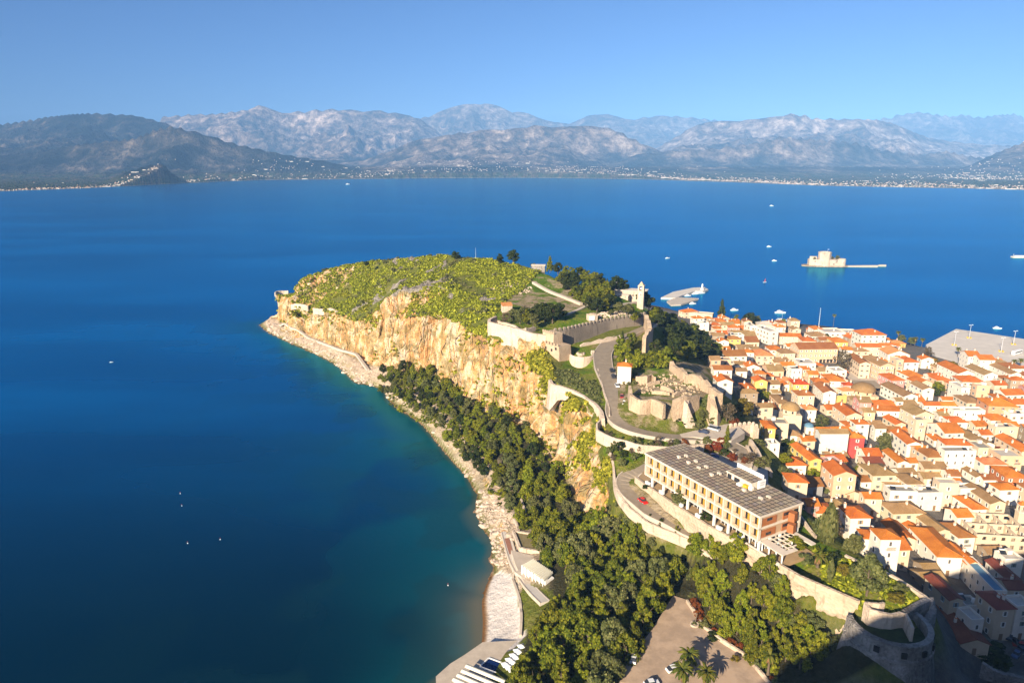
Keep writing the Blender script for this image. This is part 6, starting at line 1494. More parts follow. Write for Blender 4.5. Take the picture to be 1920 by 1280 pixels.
# town trees
tree('bare', hit(1574, 700), 17, 15, "town", "big bare brown tree in the plaza beside the peach public building")
for px, py, k, h, wd, lb in [(1352,598,'norfolk',19,10,"tall tapering araucaria by the waterfront"),(1404,612,'dark_pine',13,14,"largest dark tree on the waterfront left of the white apartments"),(1392,612,'pine',8,8,None),(1420,608,'round',7,7,None),(1378,605,'round',6,6,None),(1453,609,'dark_bush',5,7,None),(1468,609,'round',6,7,None),
    (1545,640,'dark_pine',7,9,None),(1552,642,'olive',6,7,None),(1658,670,'round',7,8,None),(1645,640,'dark_pine',7,7,None),(1690,640,'olive',6,8,None),(1708,645,'olive',6,8,None),(1742,672,'bare',9,9,"bare tree on the quay side of the town"),(1750,690,'golden',8,9,None),(1745,705,'bush',5,6,None),(1786,695,'golden',7,8,None),
    (1392,780,'golden',9,10,"golden round tree in the shade below the ruined platform"),(1362,790,'bare',8,8,"purple-brown bare tree under the ruined platform's right corner"),(1378,800,'red',4,5,None),(1435,752,'round',6,8,None),(1428,738,'bush',4,8,None),(1325,765,'olive',5,7,None),(1440,730,'dark_bush',4,6,None),
    (1540,800,'olive',7,8,None),(1535,812,'dark_bush',5,9,None),(1655,850,'olive',11,9,"tall grey-green tree right of the coral red house"),(1720,812,'dark_bush',6,8,None),(1757,735,'round',7,9,None),(1766,728,'golden',8,7,None),(1750,740,'dark_bush',5,8,None),(1640,755,'dark_bush',5,7,None),(1597,725,'bush',4,6,None),
    (1612,885,'round',5,6,None),(1620,890,'dark_bush',4,6,None),(1475,840,'dark_bush',5,6,None),(1485,845,'round',5,6,None),(1470,870,'round',5,6,None),(1490,880,'olive',5,6,None),(1470,893,'olive',4,6,None),(1505,862,'round',4,5,None),(1525,895,'round',4,6,None),(1560,925,'bush',4,8,None),(1450,830,'dark_bush',5,6,None),(1478,852,'bush',5,6,None),
    (1422,838,'bush',4,6,None),(1413,872,'bare',5,9,"bare bush at the end of the wall beside the hotel yard"),(1427,878,'olive',5,7,None),(1860,1235,'dark_bush',5,12,"dark mass of shrub in the shaded bottom right corner"),(1660,960,'bush',4,6,None),(1690,1005,'dark_bush',3,6,None),(1535,962,'bush',3,5,None),(1770,880,'golden',4,6,None),(1760,880,'bush',3,5,None),(1870,850,'red',4,4,None)]:
    q = hit(px, py); tree(k, q if q[2] > .5 else at(px, py, 3), h, wd, "town", lb)
palm(hit(1711, 985), 4.0, 3.6, "broad green palm between tan roofs near the long white house")
for i, (px, py) in enumerate([(1381,604),(1420,606),(1683,636),(1715,648),(1728,650),(1795,668),(1900,692),(1912,690),(1850,690)]):
    palm(at(px, py, 3.2), 6, 2.8, ["palm at the waterfront left of the big dark tree","palm at the waterfront right of the big dark tree","leftmost palm of the promenade before the quay","middle palm of the promenade before the quay","palm of the promenade nearest the quay","small palm on the quay edge beside the white house","left palm of the pair at the quay's right edge","right palm of the pair at the quay's right edge","palm between the quay and the tan-roofed houses"][i], tall=True)
palm(at(1561, 622, 4), 15, 2.4, "very tall slim palm standing above the waterfront roofs", tall=True)
# ------------------------------------------------------------------ harbour, island fort, quay, boats
b = MB(); b.prism([p[:2] for p in np.vstack([QUAY, L((1990,720,0),(1940,712,0),(1880,688,0),(1800,688,0),(1745,672,0))])], -3, 2.75, M['concgrey']); tag(b.build("quay"), None, None, kind="structure")
b = MB(); b.prism([at(*p)[:2] for p in [(1239,561),(1262,550),(1300,542),(1321,541.4),(1328,545.6),(1318,549.2),(1303,548.6),(1282,555.5),(1266,562)]], -3, 2.0, M['concgrey'])
b.prism([at(*p)[:2] for p in [(1250,567),(1268,559.5),(1306,561.3),(1309,563.2),(1277,573),(1258,574)]], -3, 1.6, M['pave']); tag(b.build("pier"), None, None, kind="structure")
p = at(1316.5, 543.5, 2.0); o = thing("lighthouse", "small white lighthouse on the tip of the harbour mole", "lighthouse", p)
b = MB(); b.ring((0, 0, 0), [(1.9, 0), (1.9, 1.6), (1.05, 1.7), (.85, 5.6)], M['white'], 14); b.build("tower", o); b = MB(); b.ring((0, 0, 5.6), [(1.4, 0), (1.4, .2), (.7, .2), (.7, 1.5), (.9, 1.5), (.05, 2.1)], M['white'], 12); b.build("lantern", o)
MAST = None
for i, (px, py) in enumerate([(1789, 647), (1817, 633.6), (1877, 659), (1900, 645.6)]):
    o = thing("light_mast", ["leftmost tall white twin-armed light mast on the grey quay", "light mast on the grey quay second from the left, nearest the far corner", "light mast on the grey quay nearest the white orange-roofed buildings", "rightmost light mast on the grey quay beside the seaward edge"][i], "light mast", at(px, py, 2.75), .3, "light masts on the quay")
    if MAST is None:
        MAST = []
        b = MB(); b.ring((0, 0, 0), [(.22, 0), (.12, 11.6)], M['metal'], 8); MAST.append(("pole", b.mesh("pole")))
        b = MB(); b.box((0, 0, 11.4), (3.4, .2, .2), M['metal']); b.box((-1.5, 0, 11.4), (1.2, .7, .35), M['white']); b.box((1.5, 0, 11.4), (1.2, .7, .35), M['white']); MAST.append(("lamp_head", b.mesh("lamp_head")))
        b = MB(); yl = mat("yellow_block", (.62,.42,.04), .8)
        for k in range(4): b.box((math.cos(k * 1.57) * 1.5, math.sin(k * 1.57) * 1.5, 0), (1.1, 1.1, .8), yl, k * .4)
        MAST.append(("base_blocks", b.mesh("base_blocks")))
    for n_, me in MAST: link(n_, me, o)
o = thing("flagpole", "tall bare pale flagpole behind the waterfront roofs", "flagpole", at(1535, 612, 3)); b = MB(); b.ring((0, 0, 0), [(.3, 0), (.14, 17)], M['metal'], 8); b.build("pole", o); b = MB(); b.ring((0, 0, 17), [(.25, 0), (.25, .3), (.02, .5)], M['white'], 8); b.build("cap", o)
o = thing("radio_mast", "thin radio mast on the headland's skyline between the dark trees", "mast", at(892, 486, 77)); b = MB(); b.ring((0, 0, 0), [(.16, 0), (.05, 9)], M['metal'], 6); b.build("pole", o)
def boat(px, py, Lm, rz, label, kind="yacht", group=None):
    o = thing({"yacht": "motor_yacht", "sail": "sailing_boat", "dinghy": "small_boat"}[kind], label, "boat", at(px, py, 0), rz, group)
    b = MB(); Wd = Lm * .28; hh = Lm * .11
    pr = [(-.5, .8), (-.2, 1), (.15, .95), (.38, .6), (.5, .04)]
    for (u0, w0), (u1, w1) in zip(pr[:-1], pr[1:]):
        b.hexa([(u0*Lm, -w0*Wd/2*.75, -.3), (u1*Lm, -w1*Wd/2*.75, -.3), (u1*Lm, w1*Wd/2*.75, -.3), (u0*Lm, w0*Wd/2*.75, -.3), (u0*Lm, -w0*Wd/2, hh), (u1*Lm, -w1*Wd/2, hh*(1+.25*(u1>0))), (u1*Lm, w1*Wd/2, hh*(1+.25*(u1>0))), (u0*Lm, w0*Wd/2, hh)], M['white'])
    b.build("hull", o)
    b = MB()
    if kind == "yacht":
        b.box((-.08*Lm, 0, hh), (Lm*.52, Wd*.72, Lm*.09), M['white'], 0, .9); b.box((-.06*Lm, 0, hh + Lm*.025), (Lm*.50, Wd*.735, Lm*.03), M['glass']); b.box((-.12*Lm, 0, hh + Lm*.09), (Lm*.30, Wd*.6, Lm*.07), M['white'], 0, .85); b.build("cabin", o)
        b = MB(); b.beam((-.1*Lm, 0, hh + Lm*.15), (-.1*Lm, 0, hh + Lm*.26), .12, .1, M['metal']); b.build("mast", o)
    elif kind == "sail":
        b.box((-.05*Lm, 0, hh), (Lm*.4, Wd*.55, Lm*.05), M['white'], 0, .85); b.build("cabin", o)
        b = MB(); b.beam((.05*Lm, 0, hh), (.05*Lm, 0, hh + Lm*.95), .14, .1, M['metal']); b.beam((.05*Lm, 0, hh + .8), (-.4*Lm, 0, hh + .8), .3, .3, M['white']); b.build("mast", o)
    else: b.box((-.15*Lm, 0, hh), (Lm*.2, Wd*.5, Lm*.1), M['white']); b.build("cabin", o)
    return o
boat(1377, 582, 8.5, 0.1, "white motor boat off the waterfront left of the big yacht"); boat(1463, 587, 11, -.1, "largest white motor yacht lying off the waterfront apartments"); boat(1465, 601, 10, -.1, "white sailing boat just below the largest yacht", "sail"); boat(1368, 599, 6.5, 0, "white boat moored close behind the tapering araucaria", "dinghy")
boat(1870, 616, 7.5, -.25, "white motor cruiser beyond the corner of the grey quay")
for i, (px, py, l_) in enumerate([(1290, 555, 8), (1304, 551.5, 9), (1315, 550, 10), (1297, 560, 6), (1305, 561, 7), (1299, 570, 8)]):
    boat(px, py, l_, .25, ["white boat along the mole nearest its root", "white boat along the middle of the harbour mole", "white boat moored right under the lighthouse", "smaller boat at the inner jetty's left", "boat at the tip of the inner jetty", "boat below the inner jetty beside the customs house"][i], "yacht" if l_ > 7 else "dinghy", "boats moored inside the mole")
boat(1442, 463, 9, .1, "white motor boat on open water left of the island fort, farther one"); boat(1452, 489.5, 8, 0, "white boat on open water left of the island fort, nearer one"); boat(1447, 386.5, 14, 0, "tiny white boat far out beyond the island fort"); boat(1252, 484.5, 9, .5, "lone white boat on open water left of the harbour mole", "dinghy")
boat(209, 679, 2.6, .4, "tiny white boat on the open sea at the far left", "dinghy"); boat(652, 346, 28, .2, "distant white boat close to the far shore", "yacht")
o = thing("sailing_dinghy", "little boat with a red sail between mole and island fort", "boat", at(1434, 529.5, 0), .4)
b = MB(); b.hexa([(-2.2, -.6, -.2), (2.4, -.1, -.2), (2.4, .1, -.2), (-2.2, .6, -.2), (-2.4, -.9, .6), (2.8, -.1, .7), (2.8, .1, .7), (-2.4, .9, .6)], M['white']); b.build("hull", o)
b = MB(); rs = mat("red_sail", (.55,.10,.08), .8); b.hexa([(-1.8, -.04, 1), (1.0, -.04, 1), (1.0, .04, 1), (-1.8, .04, 1), (.8, -.04, 5.6), (1.0, -.04, 5.6), (1.0, .04, 5.6), (.8, .04, 5.6)], rs); b.build("sail", o)
BU = None
for i, (px, py) in enumerate([(338, 925), (352, 1018), (413, 1011), (840, 1097), (341, 948)]):
    if BU is None: b = MB(); b.ring((0, 0, -.1), [(.2, 0), (.24, .15), (.15, .3), (.03, .4)], M['white'], 10); b.ring((0, 0, .5), [(.06, 0), (.06, .5)], rs, 6); BU = b.mesh("buoy")
    tag(link("buoy", BU, None, at(px, py, 0)), ["upper white buoy of the far left pair", "white buoy lowest and farthest left on the dark water", "white buoy right of the lowest far left buoy", "white buoy nearest the pebble beach", "lower white buoy of the far left pair"][i], "buoy", "buoys on the near sea")
def fort():
    c = at(1545, 499, 0); o = thing("island_fort", "cream sea fort with round tower alone on its islet", "fort", c)
    S = M['stone3']; b = MB(); rk = mat("islet_rock", (.50,.38,.26), .95, .5, .3, bump=.4)
    b.prism([(-33, 2), (-26, -4), (-14, -8), (4, -11), (22, -12), (32, -9), (34, 2), (28, 14), (-10, 18), (-30, 10)], -2, 1.6, rk); b.build("rock_base", o)
    b = MB(); b.prism([(-23, -1), (-12, -6), (4, -9), (20, -10), (28, -8), (29, 3), (24, 12), (-8, 15), (-22, 8)], 1, 10.5, S); b.prism([(-23, -.5), (-14, -4.6), (-10, 4), (-20, 7)], 10.5, 14.5, S); b.prism([(14, -9.8), (19.9, -10.1), (20, -9.4), (14.2, -9.1)], 10.5, 11.6, S); b.build("curtain_wall", o)
    b = MB(); b.ring((-1, -1, 1), [(9.6, 0), (9.0, 18.6), (9.4, 18.8), (9.4, 20.4), (8.6, 20.4), (8.5, 19.2)], S, 8, R(22), R(382)); b.build("tower", o)
    b = MB(); b.ring((23.5, -5.5, 1), [(5.4, 0), (4.9, 9.8), (5.1, 10), (5.1, 11)], S, 14); b.build("corner_turret", o)
    db = MB(); db.box((0, 0, 0), (1.2, .5, 1.6), M['dark']); dm = db.mesh("embrasure")
    for u, v, z in ((-6, -7.9, 3.2), (2, -9.2, 5.5), (10, -9.6, 3.4), (14, -9.9, 6.5), (14, -9.9, 9.), (-16, -4.6, 7)): link("embrasure", dm, o, (u, v, z))
    b = MB(); b.beam((3, 0, 20), (3, 0, 26), .18, .1, M['metal']); b.box((4.1, 0, 24.3), (2.0, .06, 1.4), mat("flag_blue", (.25,.35,.6), .8)); b.build("flagpole", o)
    b = MB(); b.prism([(28, -6), (60, -3.2), (88, -2.4), (88, .2), (60, 0), (28, -2.5)], -2, 1.5, M['pave']); b.prism([(28, -9), (55, -11), (74, -12), (74, -10), (55, -8.6), (28, -5.8)], -2, 1.2, M['pave']); b.prism([(82, -4), (91, -4), (92, 1), (82, 1)], -2, 2.4, M['pave']); b.build("jetty", o)
    for u, v, h in ((19, 0, 6), (11, 1, 4.5), (-17, -3.2, 4)): tree('olive', c + [u, v, 10.3 if u > 0 else 10.4], h, h * 1.3, "islet", ["largest dark tree on the island fort's right side", "small tree on the island fort beside its tower", "small tree on the left bastion of the island fort"][(19, 11, -17).index(u)])
fort()
o = thing("breakwater", "pale breakwater end entering the frame at the right edge", "breakwater", at(1925, 483, 0)); b = MB(); b.box((0, 0, -2), (48, 7, 4.2), M['conc']); b.box((-12, 1, 2.2), (14, 2, 1.2), M['plaster']); b.build("mole", o); b = MB(); b.beam((-22, 0, 2), (-22, 0, 6), .5, .2, M['metal']); b.build("beacon", o)
# customs house and terrace by the mole
house(at(1290, 588, 7)[:2], 15, 10, 7, R(20), 'cream', 'orange', 'hip', 2, "cream customs house with orange roof at the root of the mole", pz=3)
house(at(1313, 592, 6)[:2], 24, 9, 5.5, R(-24), 'cream', 'pale', 'flat', 1, "long low flat-roofed cream building right of the customs house", pz=3, extra=False)
# clock tower and buildings on the hilltop
p = at(1201, 573, 62.3); o = thing("clock_tower", "tall cream stone clock tower on the back edge of the castle hill", "tower", p, R(-20))
b = MB(); b.box((0, 0, -2), (4.0, 4.0, 11.5), M['stone3'], 0, .94); b.build("shaft", o)
b = MB(); b.box((0, 0, 9.5), (4.1, 4.1, .35), M['stone3'])
for sx in (-1, 1):
    for sy in (-1, 1): b.box((sx * 1.4, sy * 1.4, 9.85), (.9, .9, 2.9), M['stone3'])
b.box((0, 0, 12.7), (4.0, 4.0, .4), M['stone3']); b.build("belfry", o)
b = MB(); b.box((0, 0, 13.1), (3.4, 3.4, 2.4), M['stone'], 0, .08); b.build("roof", o)
b = MB(); b.ring((0, -1.98, 7.6), [(.0, 0), (.9, 0.0)], M['white'], 16); 
for k in range(12): b.box((.8 * math.cos(k * .5236), -1.99, 7.6 + .8 * math.sin(k * .5236)), (.3, .1, .3), M['white'])
b.build("clock_face", o); b = MB(); b.box((0, 0, 10.6), (.9, .9, 1.1), M['metal'], 0, .5); b.build("bell", o)
def flatblock(px, py, z, W, D, H, rz, label, m, wins=True):
    o = thing("flat_roofed_building", label, "building", at(px, py, z), R(rz)); b = MB(); b.box((0, D / 2, -3), (W, D, H + 3), m); b.build("wall", o); b = MB(); b.box((0, D / 2, H), (W + .8, D + .8, .4), M['conc']); b.build("roof", o)
    if wins:
        for k in range(int(W / 3)): link("window", WINM[0], o, (-W / 2 + 1.5 + k * 3, -.03, 1))
    return o
flatblock(1180, 558, 60, 22, 10, 4.5, -20, "low pale flat-roofed building left of the clock tower", M['stone3']); flatblock(1152, 545, 61, 9, 6, 5, -20, "small pale block behind the dark cypresses", M['plaster']); flatblock(1165, 562, 59.5, 9, 5, 3, -20, "pale terrace block in front of the low flat-roofed building", M['stone3'], False)
flatblock(1009, 506, 71.5, 10, 5, 3.2, -8, "dark flat-roofed hut on the hill's skyline", M['rubble'], False)
o = thing("ruined_hut", "small pinkish ruined hut at the left of the castle lawn", "hut", at(950, 584, 62.8), R(12)); b = MB(); b.box((0, 0, -1), (6, 4.5, 5), M['stone3']); b.build("wall", o); link("roof", roof_mesh('shed', 5.6, 4.2, 1.2, RM['salmon'], None), o, (0, 0, 4.1))
o = thing("ruined_hut", "little pale ruin with white sheeting in the middle of the castle lawn", "hut", at(1110, 597, 62.2), R(15)); b = MB(); b.box((0, 0, -1), (5.5, 4, 3.6), M['stone3']); b.build("wall", o); b = MB(); b.box((-1, -2.3, -.5), (3.2, .6, 2.4), M['white']); b.box((.5, .2, 2.6), (4, 3, .5), M['stone'], .3, .6); b.build("sheeting", o)
def heap(name, label, pts, num, s0, m, seed):
    r_ = np.random.default_rng(seed); P = hpoly(pts); lo, hi = P[:, :2].min(0), P[:, :2].max(0); b = MB(); k = 0
    while k < num:
        q = r_.uniform(lo, hi)
        if not in_poly(q[:1], q[1:], P)[0]: continue
        s = s0 * r_.uniform(.5, 1.5); b.box((q[0], q[1], ground(*q) - .1), (s, s * r_.uniform(.6, 1.3), s * .6), m, r_.uniform(0, 3), .6); k += 1
    tag(b.build(name), label, "rubble", None, "stuff")
heap("rubble", "pale excavated rubble on the castle lawn behind the battlements", [(1120,590),(1140,583),(1185,584),(1178,590),(1150,594),(1125,597)], 260, .9, M['stone3'], 5)
heap("rubble", "scattered stones and low wall stumps on the ruined platform", [(1195,715),(1240,700),(1300,706),(1340,735),(1290,745),(1200,738)], 240, .8, M['stone'], 6)
heap("rubble", "pale bare stones on the hilltop path left of the pines", [(915,535),(960,526),(1000,540),(985,552),(935,550)], 160, 1.0, M['stone3'], 7)
def crest(pts, h): return [hit(*q) + [0, 0, h] for q in pts]
wall("cape_wall", "square remnant of wall on the far tip of the headland", crest([(516,556),(519,553),(530,552),(541,552)], 4.6), 1.2, M['stone3'], 2, 0, rough=.3, maxh=7)
wall("cape_wall", "low rampart along the cliff crest near the tip, left piece", crest([(546,575),(562,573),(578,578)], 2.2), 1.2, M['stone3'], 2, 0, rough=.4, maxh=5)
wall("cape_wall", "low rampart along the cliff crest near the tip, right piece", crest([(588,583),(605,585),(620,583),(634,588)], 2.4), 1.2, M['stone3'], 2, 0, rough=.5, maxh=5)
road("path", L((1225,562,62),(1150,572,64),(1105,570,64),(1085,580,63),(1060,590,62.6)), 2.4, M['pave'], .15)
road("path", L((1000,528,70.5),(1030,545,67),(1060,556,65.5),(1090,568,64.5)), 2.2, M['pave'], .15)
road("path", L((505,603,3),(548,622,5),(600,640,7),(640,655,8.5),(668,662,10),(690,692,8)), 2.0, M['pave'], .1)

# ------------------------------------------------------------------ beach side
def gz(px, py): return hit(px, py)
o = thing("beach_pavilion", "long white pavilion with scalloped canvas roof above the pebble beach", "pavilion", gz(1010, 1085) + [0, 0, -.2], 0)
c0 = np.array(o.location); zt = c0[2] + 3.6
A, B_, C_, D_ = [at(x, y, zt) for x, y in ((979, 1060), (999, 1049), (1037, 1074), (1021, 1089))]
b = MB()
for k in range(13):
    t0, t1 = k / 13, (k + 1) / 13; P = [A + (D_ - A) * t0, A + (D_ - A) * t1, B_ + (C_ - B_) * t1, B_ + (C_ - B_) * t0]
    for s in range(4):
        a0, a1 = s / 4, (s + 1) / 4; h0, h1 = .7 * math.sin(math.pi * a0), .7 * math.sin(math.pi * a1)
        q = [P[0] + (P[1] - P[0]) * a0 + [0, 0, h0], P[0] + (P[1] - P[0]) * a1 + [0, 0, h1], P[3] + (P[2] - P[3]) * a1 + [0, 0, h1], P[3] + (P[2] - P[3]) * a0 + [0, 0, h0]]
        b.hexa([x - c0 - (0, 0, .12) for x in q] + [x - c0 for x in q], M['canvas'])
b.build("canvas_roof", o)
pb = MB(); pb.box((0, 0, -1), (.25, .25, 4.6), M['white']); pm = pb.mesh("post")
for k in range(0, 14, 2):
    for P, Q in ((A, D_), (B_, C_)): link("post", pm, o, P + (Q - P) * k / 13 - c0 - (0, 0, 3.6))
b = MB(); bx = (A + C_) / 2 - c0; rz = math.atan2((D_ - A)[1], (D_ - A)[0]); b.box((bx[0], bx[1], -1.5), (13, 4, 4.4), M['plaster'], rz); b.box((bx[0], bx[1], -1.0), (16, 7.5, 1.1), M['pave'], rz); b.build("bar_counter", o)
ps = MB(); ps.prism([p[:2] for p in [gz(958,1046), gz(1000,1042), gz(1046,1072), gz(1056,1095), gz(1052,1140), gz(1030,1145), gz(1005,1120), gz(985,1100), gz(966,1070)]], 2, 8.2, M['pave']); tag(ps.build("terrace"), None, None, kind="structure")
road("path", [q + [0, 0, .6] for q in hpoly([(948,1000),(954,1022),(961,1048),(970,1068),(984,1092),(1003,1114),(1022,1132)])], 3.0, M['concgrey'], .3, M['pave'])
road("path", [q + [0, 0, .9] for q in hpoly([(950,1014),(955,1030),(960,1046)])], 1.8, M['redtile'], .45)
o = thing("ball_court", "small sandy ball court with pale surround beside the rocky shore", "court", gz(983, 1022)); c0 = np.array(o.location)
cp = np.array([gz(x, y) for x, y in [(963,1006),(1002,1003),(1012,1035),(975,1040)]]); cz = cp[:, 2].max() + .1
b = MB(); b.prism([p[:2] - c0[:2] for p in cp], -4, cz - c0[2], mat("court_earth", (.30,.24,.11), .95, .3, .4)); b.build("surface", o)
b = MB()
for i in range(4):
    p, q = cp[i] - c0, cp[(i + 1) % 4] - c0; p[2] = q[2] = cz - c0[2] - 1.2; b.beam(p, q, .9, 1.8, M['stone3'])
b.build("surround", o)
wall("beach_wall", "pale retaining wall along the back of the pebble beach", [q + [0, 0, 1.3] for q in hpoly([(969,1072),(960,1085),(968,1108),(975,1130),(978,1160),(976,1195)])], .8, M['pave'], 2)
wall("beach_wall", "stub of pale wall in the trees above the rocky shore", [q + [0, 0, 2.2] for q in hpoly([(977,942),(981,955),(985,968)])], .8, M['stone3'], 2)
wall("beach_wall", "pale wall beside the sandy ball court's far corner", [q + [0, 0, 1.8] for q in hpoly([(962,968),(968,985),(973,1000)])], .8, M['stone3'], 2)
slab("apron", [gz(x, y) for x, y in [(872,1250),(905,1222),(935,1212),(976,1197),(990,1215),(985,1330),(820,1330),(818,1292),(845,1268)]], 4.6, M['pave'], 6)
o = thing("swimming_pool", "dark blue swimming pool between the sunshades at the bottom edge", "pool", at(925, 1248, 4.7)); c0 = np.array(o.location)
b = MB(); b.prism([at(*p, 4.7)[:2] - c0[:2] for p in [(901,1249.5),(917,1234.5),(948,1246),(940,1263.5)]], -.3, .03, M['pool']); b.build("water", o)
b = MB(); q_ = [at(*p, 4.62) - c0 for p in [(899.5,1250),(916.5,1233),(950,1245.5),(941,1265)]]
for i in range(4): b.beam(q_[i], q_[(i + 1) % 4], .4, .26, M['white'])
b.build("coping", o)
AW = None
for i, (p, q) in enumerate([((874,1247),(947,1277)), ((866,1256),(942,1288)), ((858,1264),(936,1298)), ((850,1272),(925,1305))]):
    A, B_ = at(*p, 7.2), at(*q, 7.2); Ln = np.hypot(*(B_ - A)[:2]); o = thing("sunshade", ["cream canvas sunshade strip nearest the pool", "second cream canvas sunshade strip from the pool", "third cream canvas sunshade strip from the pool", "cream canvas sunshade strip farthest from the pool"][i], "sunshade", A, math.atan2(B_[1] - A[1], B_[0] - A[0]), "canvas sunshade strips by the pool")
    b = MB()
    for s in range(4):
        a0, a1 = s / 4 - .5, (s + 1) / 4 - .5; z = lambda a: .35 * math.cos(a * math.pi)
        b.hexa([(0, a0 * 1.5, z(a0) - .08), (Ln, a0 * 1.5, z(a0) - .08), (Ln, a1 * 1.5, z(a1) - .08), (0, a1 * 1.5, z(a1) - .08), (0, a0 * 1.5, z(a0)), (Ln, a0 * 1.5, z(a0)), (Ln, a1 * 1.5, z(a1)), (0, a1 * 1.5, z(a1))], M['canvas'])
    b.build("canvas", o)
    for u in (.3, Ln / 2, Ln - .3): link("post", pm, o, (u, 0, -2.9)).scale = (.5, .5, .75)
UM = None
for i in range(15):
    x, y = 978 - (i // 3) * 7.5 + (i % 3) * 5.5, 1222 + (i // 3) * 8.5 + (i % 3) * 4.5
    o = thing("parasol", "white square parasol in the rows beside the pool", "parasol", at(x, y, 4.6), .4, "white parasols in rows by the pool")
    if UM is None:
        b = MB(); b.ring((0, 0, 0), [(.05, 0), (.05, 2.2)], M['metal'], 6); u1 = b.mesh("pole"); b = MB(); b.box((0, 0, 2.1), (2.3, 2.3, .65), M['white'], 0, .06); UM = (u1, b.mesh("canopy"))
    link("pole", UM[0], o); link("canopy", UM[1], o)
p = at(1302, 1171, 18.95); o = thing("round_planter", "round planter with a bare leaning trunk in the big car park", "planter", p); b = MB(); b.ring((0, 0, 0), [(1.3, 0), (1.3, .5), (1.0, .5), (.95, .3)], M['stone3'], 18); b.build("rim", o); b = MB(); b.beam((0, 0, 0), (.8, .9, 3.2), .22, .2, M['bark']); b.build("trunk", o); c = link("shrub", proto('bush', 1)[0], o, (0, 0, .1)); c.scale = (1.6, 1.6, 1.0)
bq = at(1336, 1195, 18.95); tree('dark_bush', bq, 1.8, 4.5, "car park edge", "low dark bush on the right edge of the big car park"); tree('golden', at(1378, 1240, 18.95), 2.2, 2.6, "car park edge", "round golden shrub right of the car park palms")

# ------------------------------------------------------------------ vehicles
def car(p, rz, colour, label, L_=4.2, van=False, group="cars parked on the headland"):
    m = mat("car_paint_" + str(abs(hash(colour)) % 999), colour, .3, spec=.5); o = thing("parked_car" if not van else "parked_van", label, "car" if not van else "van", p, rz, group)
    h0, h1 = (.85, 1.45) if not van else (1.1, 2.1); w = 1.75
    b = MB(); b.hexa([(-L_/2, -w/2, .25), (L_/2, -w/2, .25), (L_/2, w/2, .25), (-L_/2, w/2, .25), (-L_/2 + .1, -w/2 + .05, h0), (L_/2 - .15, -w/2 + .05, h0 - .1), (L_/2 - .15, w/2 - .05, h0 - .1), (-L_/2 + .1, w/2 - .05, h0)], m)
    b.box((-.25, 0, h1 - .03), (L_ * .36 if not van else L_ * .8, w * .74, .08), m); b.build("body", o)
    b = MB(); b.hexa([(-L_/2 + .25, -w/2 + .1, h0 - .02), (L_ * .22 if not van else L_ * .42, -w/2 + .1, h0 - .05), (L_ * .22 if not van else L_ * .42, w/2 - .1, h0 - .05), (-L_/2 + .25, w/2 - .1, h0 - .02), (-L_ * .3, -w/2 + .28, h1), (L_ * .08 if not van else L_ * .3, -w/2 + .28, h1), (L_ * .08 if not van else L_ * .3, w/2 - .28, h1), (-L_ * .3, w/2 - .28, h1)], M['glass']); b.build("windows", o)
    for u in (-.3, .3):
        for v in (-1, 1):
            wb = MB(); wb.ring((0, 0, 0), [(.32, -.1), (.32, .1)], M['dark'], 10); wb.ring((0, 0, .1), [(.01, .0), (.2, .005)], M['metal'], 8, cap=False); q = wb.build("wheel", o, (u * L_, v * w * .46, .32)); q.rotation_euler = (math.pi / 2, 0, 0)
    return o
def on_road(px, py, P, side=0.0):
    q = hit(px, py); d = np.hypot(P[:, 0] - q[0], P[:, 1] - q[1]); i = int(np.argmin(d)); j = min(i + 1, len(P) - 1); j0 = max(0, j - 1)
    a = math.atan2(P[j][1] - P[j0][1], P[j][0] - P[j0][0]); return np.array([q[0], q[1], P[i][2] + .02]), a
for px, py, P, c, lb in [(1205,945,RLOW,(.62,.012,.012),"red hatchback alone on the road below the hotel terrace"),(1147,697,RUP,(.03,.03,.035),"upper of the two dark cars on the uphill road"),(1150,708,RUP,(.05,.05,.06),"lower of the two dark cars on the uphill road"),(1157,725,RUP,(.75,.75,.73),"white car in the middle of the uphill road's parked row"),(1166,743,RUP,(.35,.02,.02),"dark red car parked low on the uphill road"),(1171,753,RUP,(.75,.75,.73),"white car parked just below the dark red car")]:
    p, a = on_road(px, py, P); car(p, a, c, lb)
car(at(1319,811,42.6), 2.6, (.03,.05,.12), "dark blue car in the upper car park"); car(at(1338,806,42.6), -.7, (.55,.56,.58), "silver van in the upper car park", 4.9, True); car(at(1337,857,38.6), .1, (.02,.14,.42), "blue car in the shade behind the hotel")
car(at(1263,1256,18.95), .35, (.75,.76,.76), "white car beside the palms in the big car park"); car(at(1222,1283,18.95), .2, (.72,.73,.74), "pale car under the trees at the bottom of the car park"); car(at(1189,1236,18.9), 1.2, (.70,.70,.70), "white car in the tree shade on the left of the car park")
for i, (px, py, c) in enumerate([(1893,1196,(.04,.05,.08)),(1900,1204,(.06,.06,.07)),(1912,1212,(.45,.03,.03)),(1905,1229,(.12,.2,.4)),(1917,1222,(.05,.08,.16)),(1889,1193,(.5,.5,.5))]):
    q = hit(px, py); car(q + [0, 0, .15], .8 + i, c, ["dark car in the shaded street at the bottom right, left one", "black car in the middle of the shaded bottom right street", "red car in the shaded bottom right street", "light blue car lowest in the shaded bottom right street", "navy car at the very right edge of the shaded street", "grey car farthest up the shaded bottom right street"][i], group="cars in the shaded street")
o = thing("coach", "long white coach parked on the quay at the right edge", "coach", at(1906, 664, 2.8), .55); b = MB(); b.box((0, 0, .4), (12, 2.5, 2.9), M['white']); b.build("body", o); b = MB(); b.box((0, 0, 1.7), (11.6, 2.54, 1.0), M['glass']); b.build("windows", o)
wb = MB(); wb.ring((0, 0, 0), [(.5, -.15), (.5, .15)], M['dark'], 10); wm_ = wb.mesh("wheel")
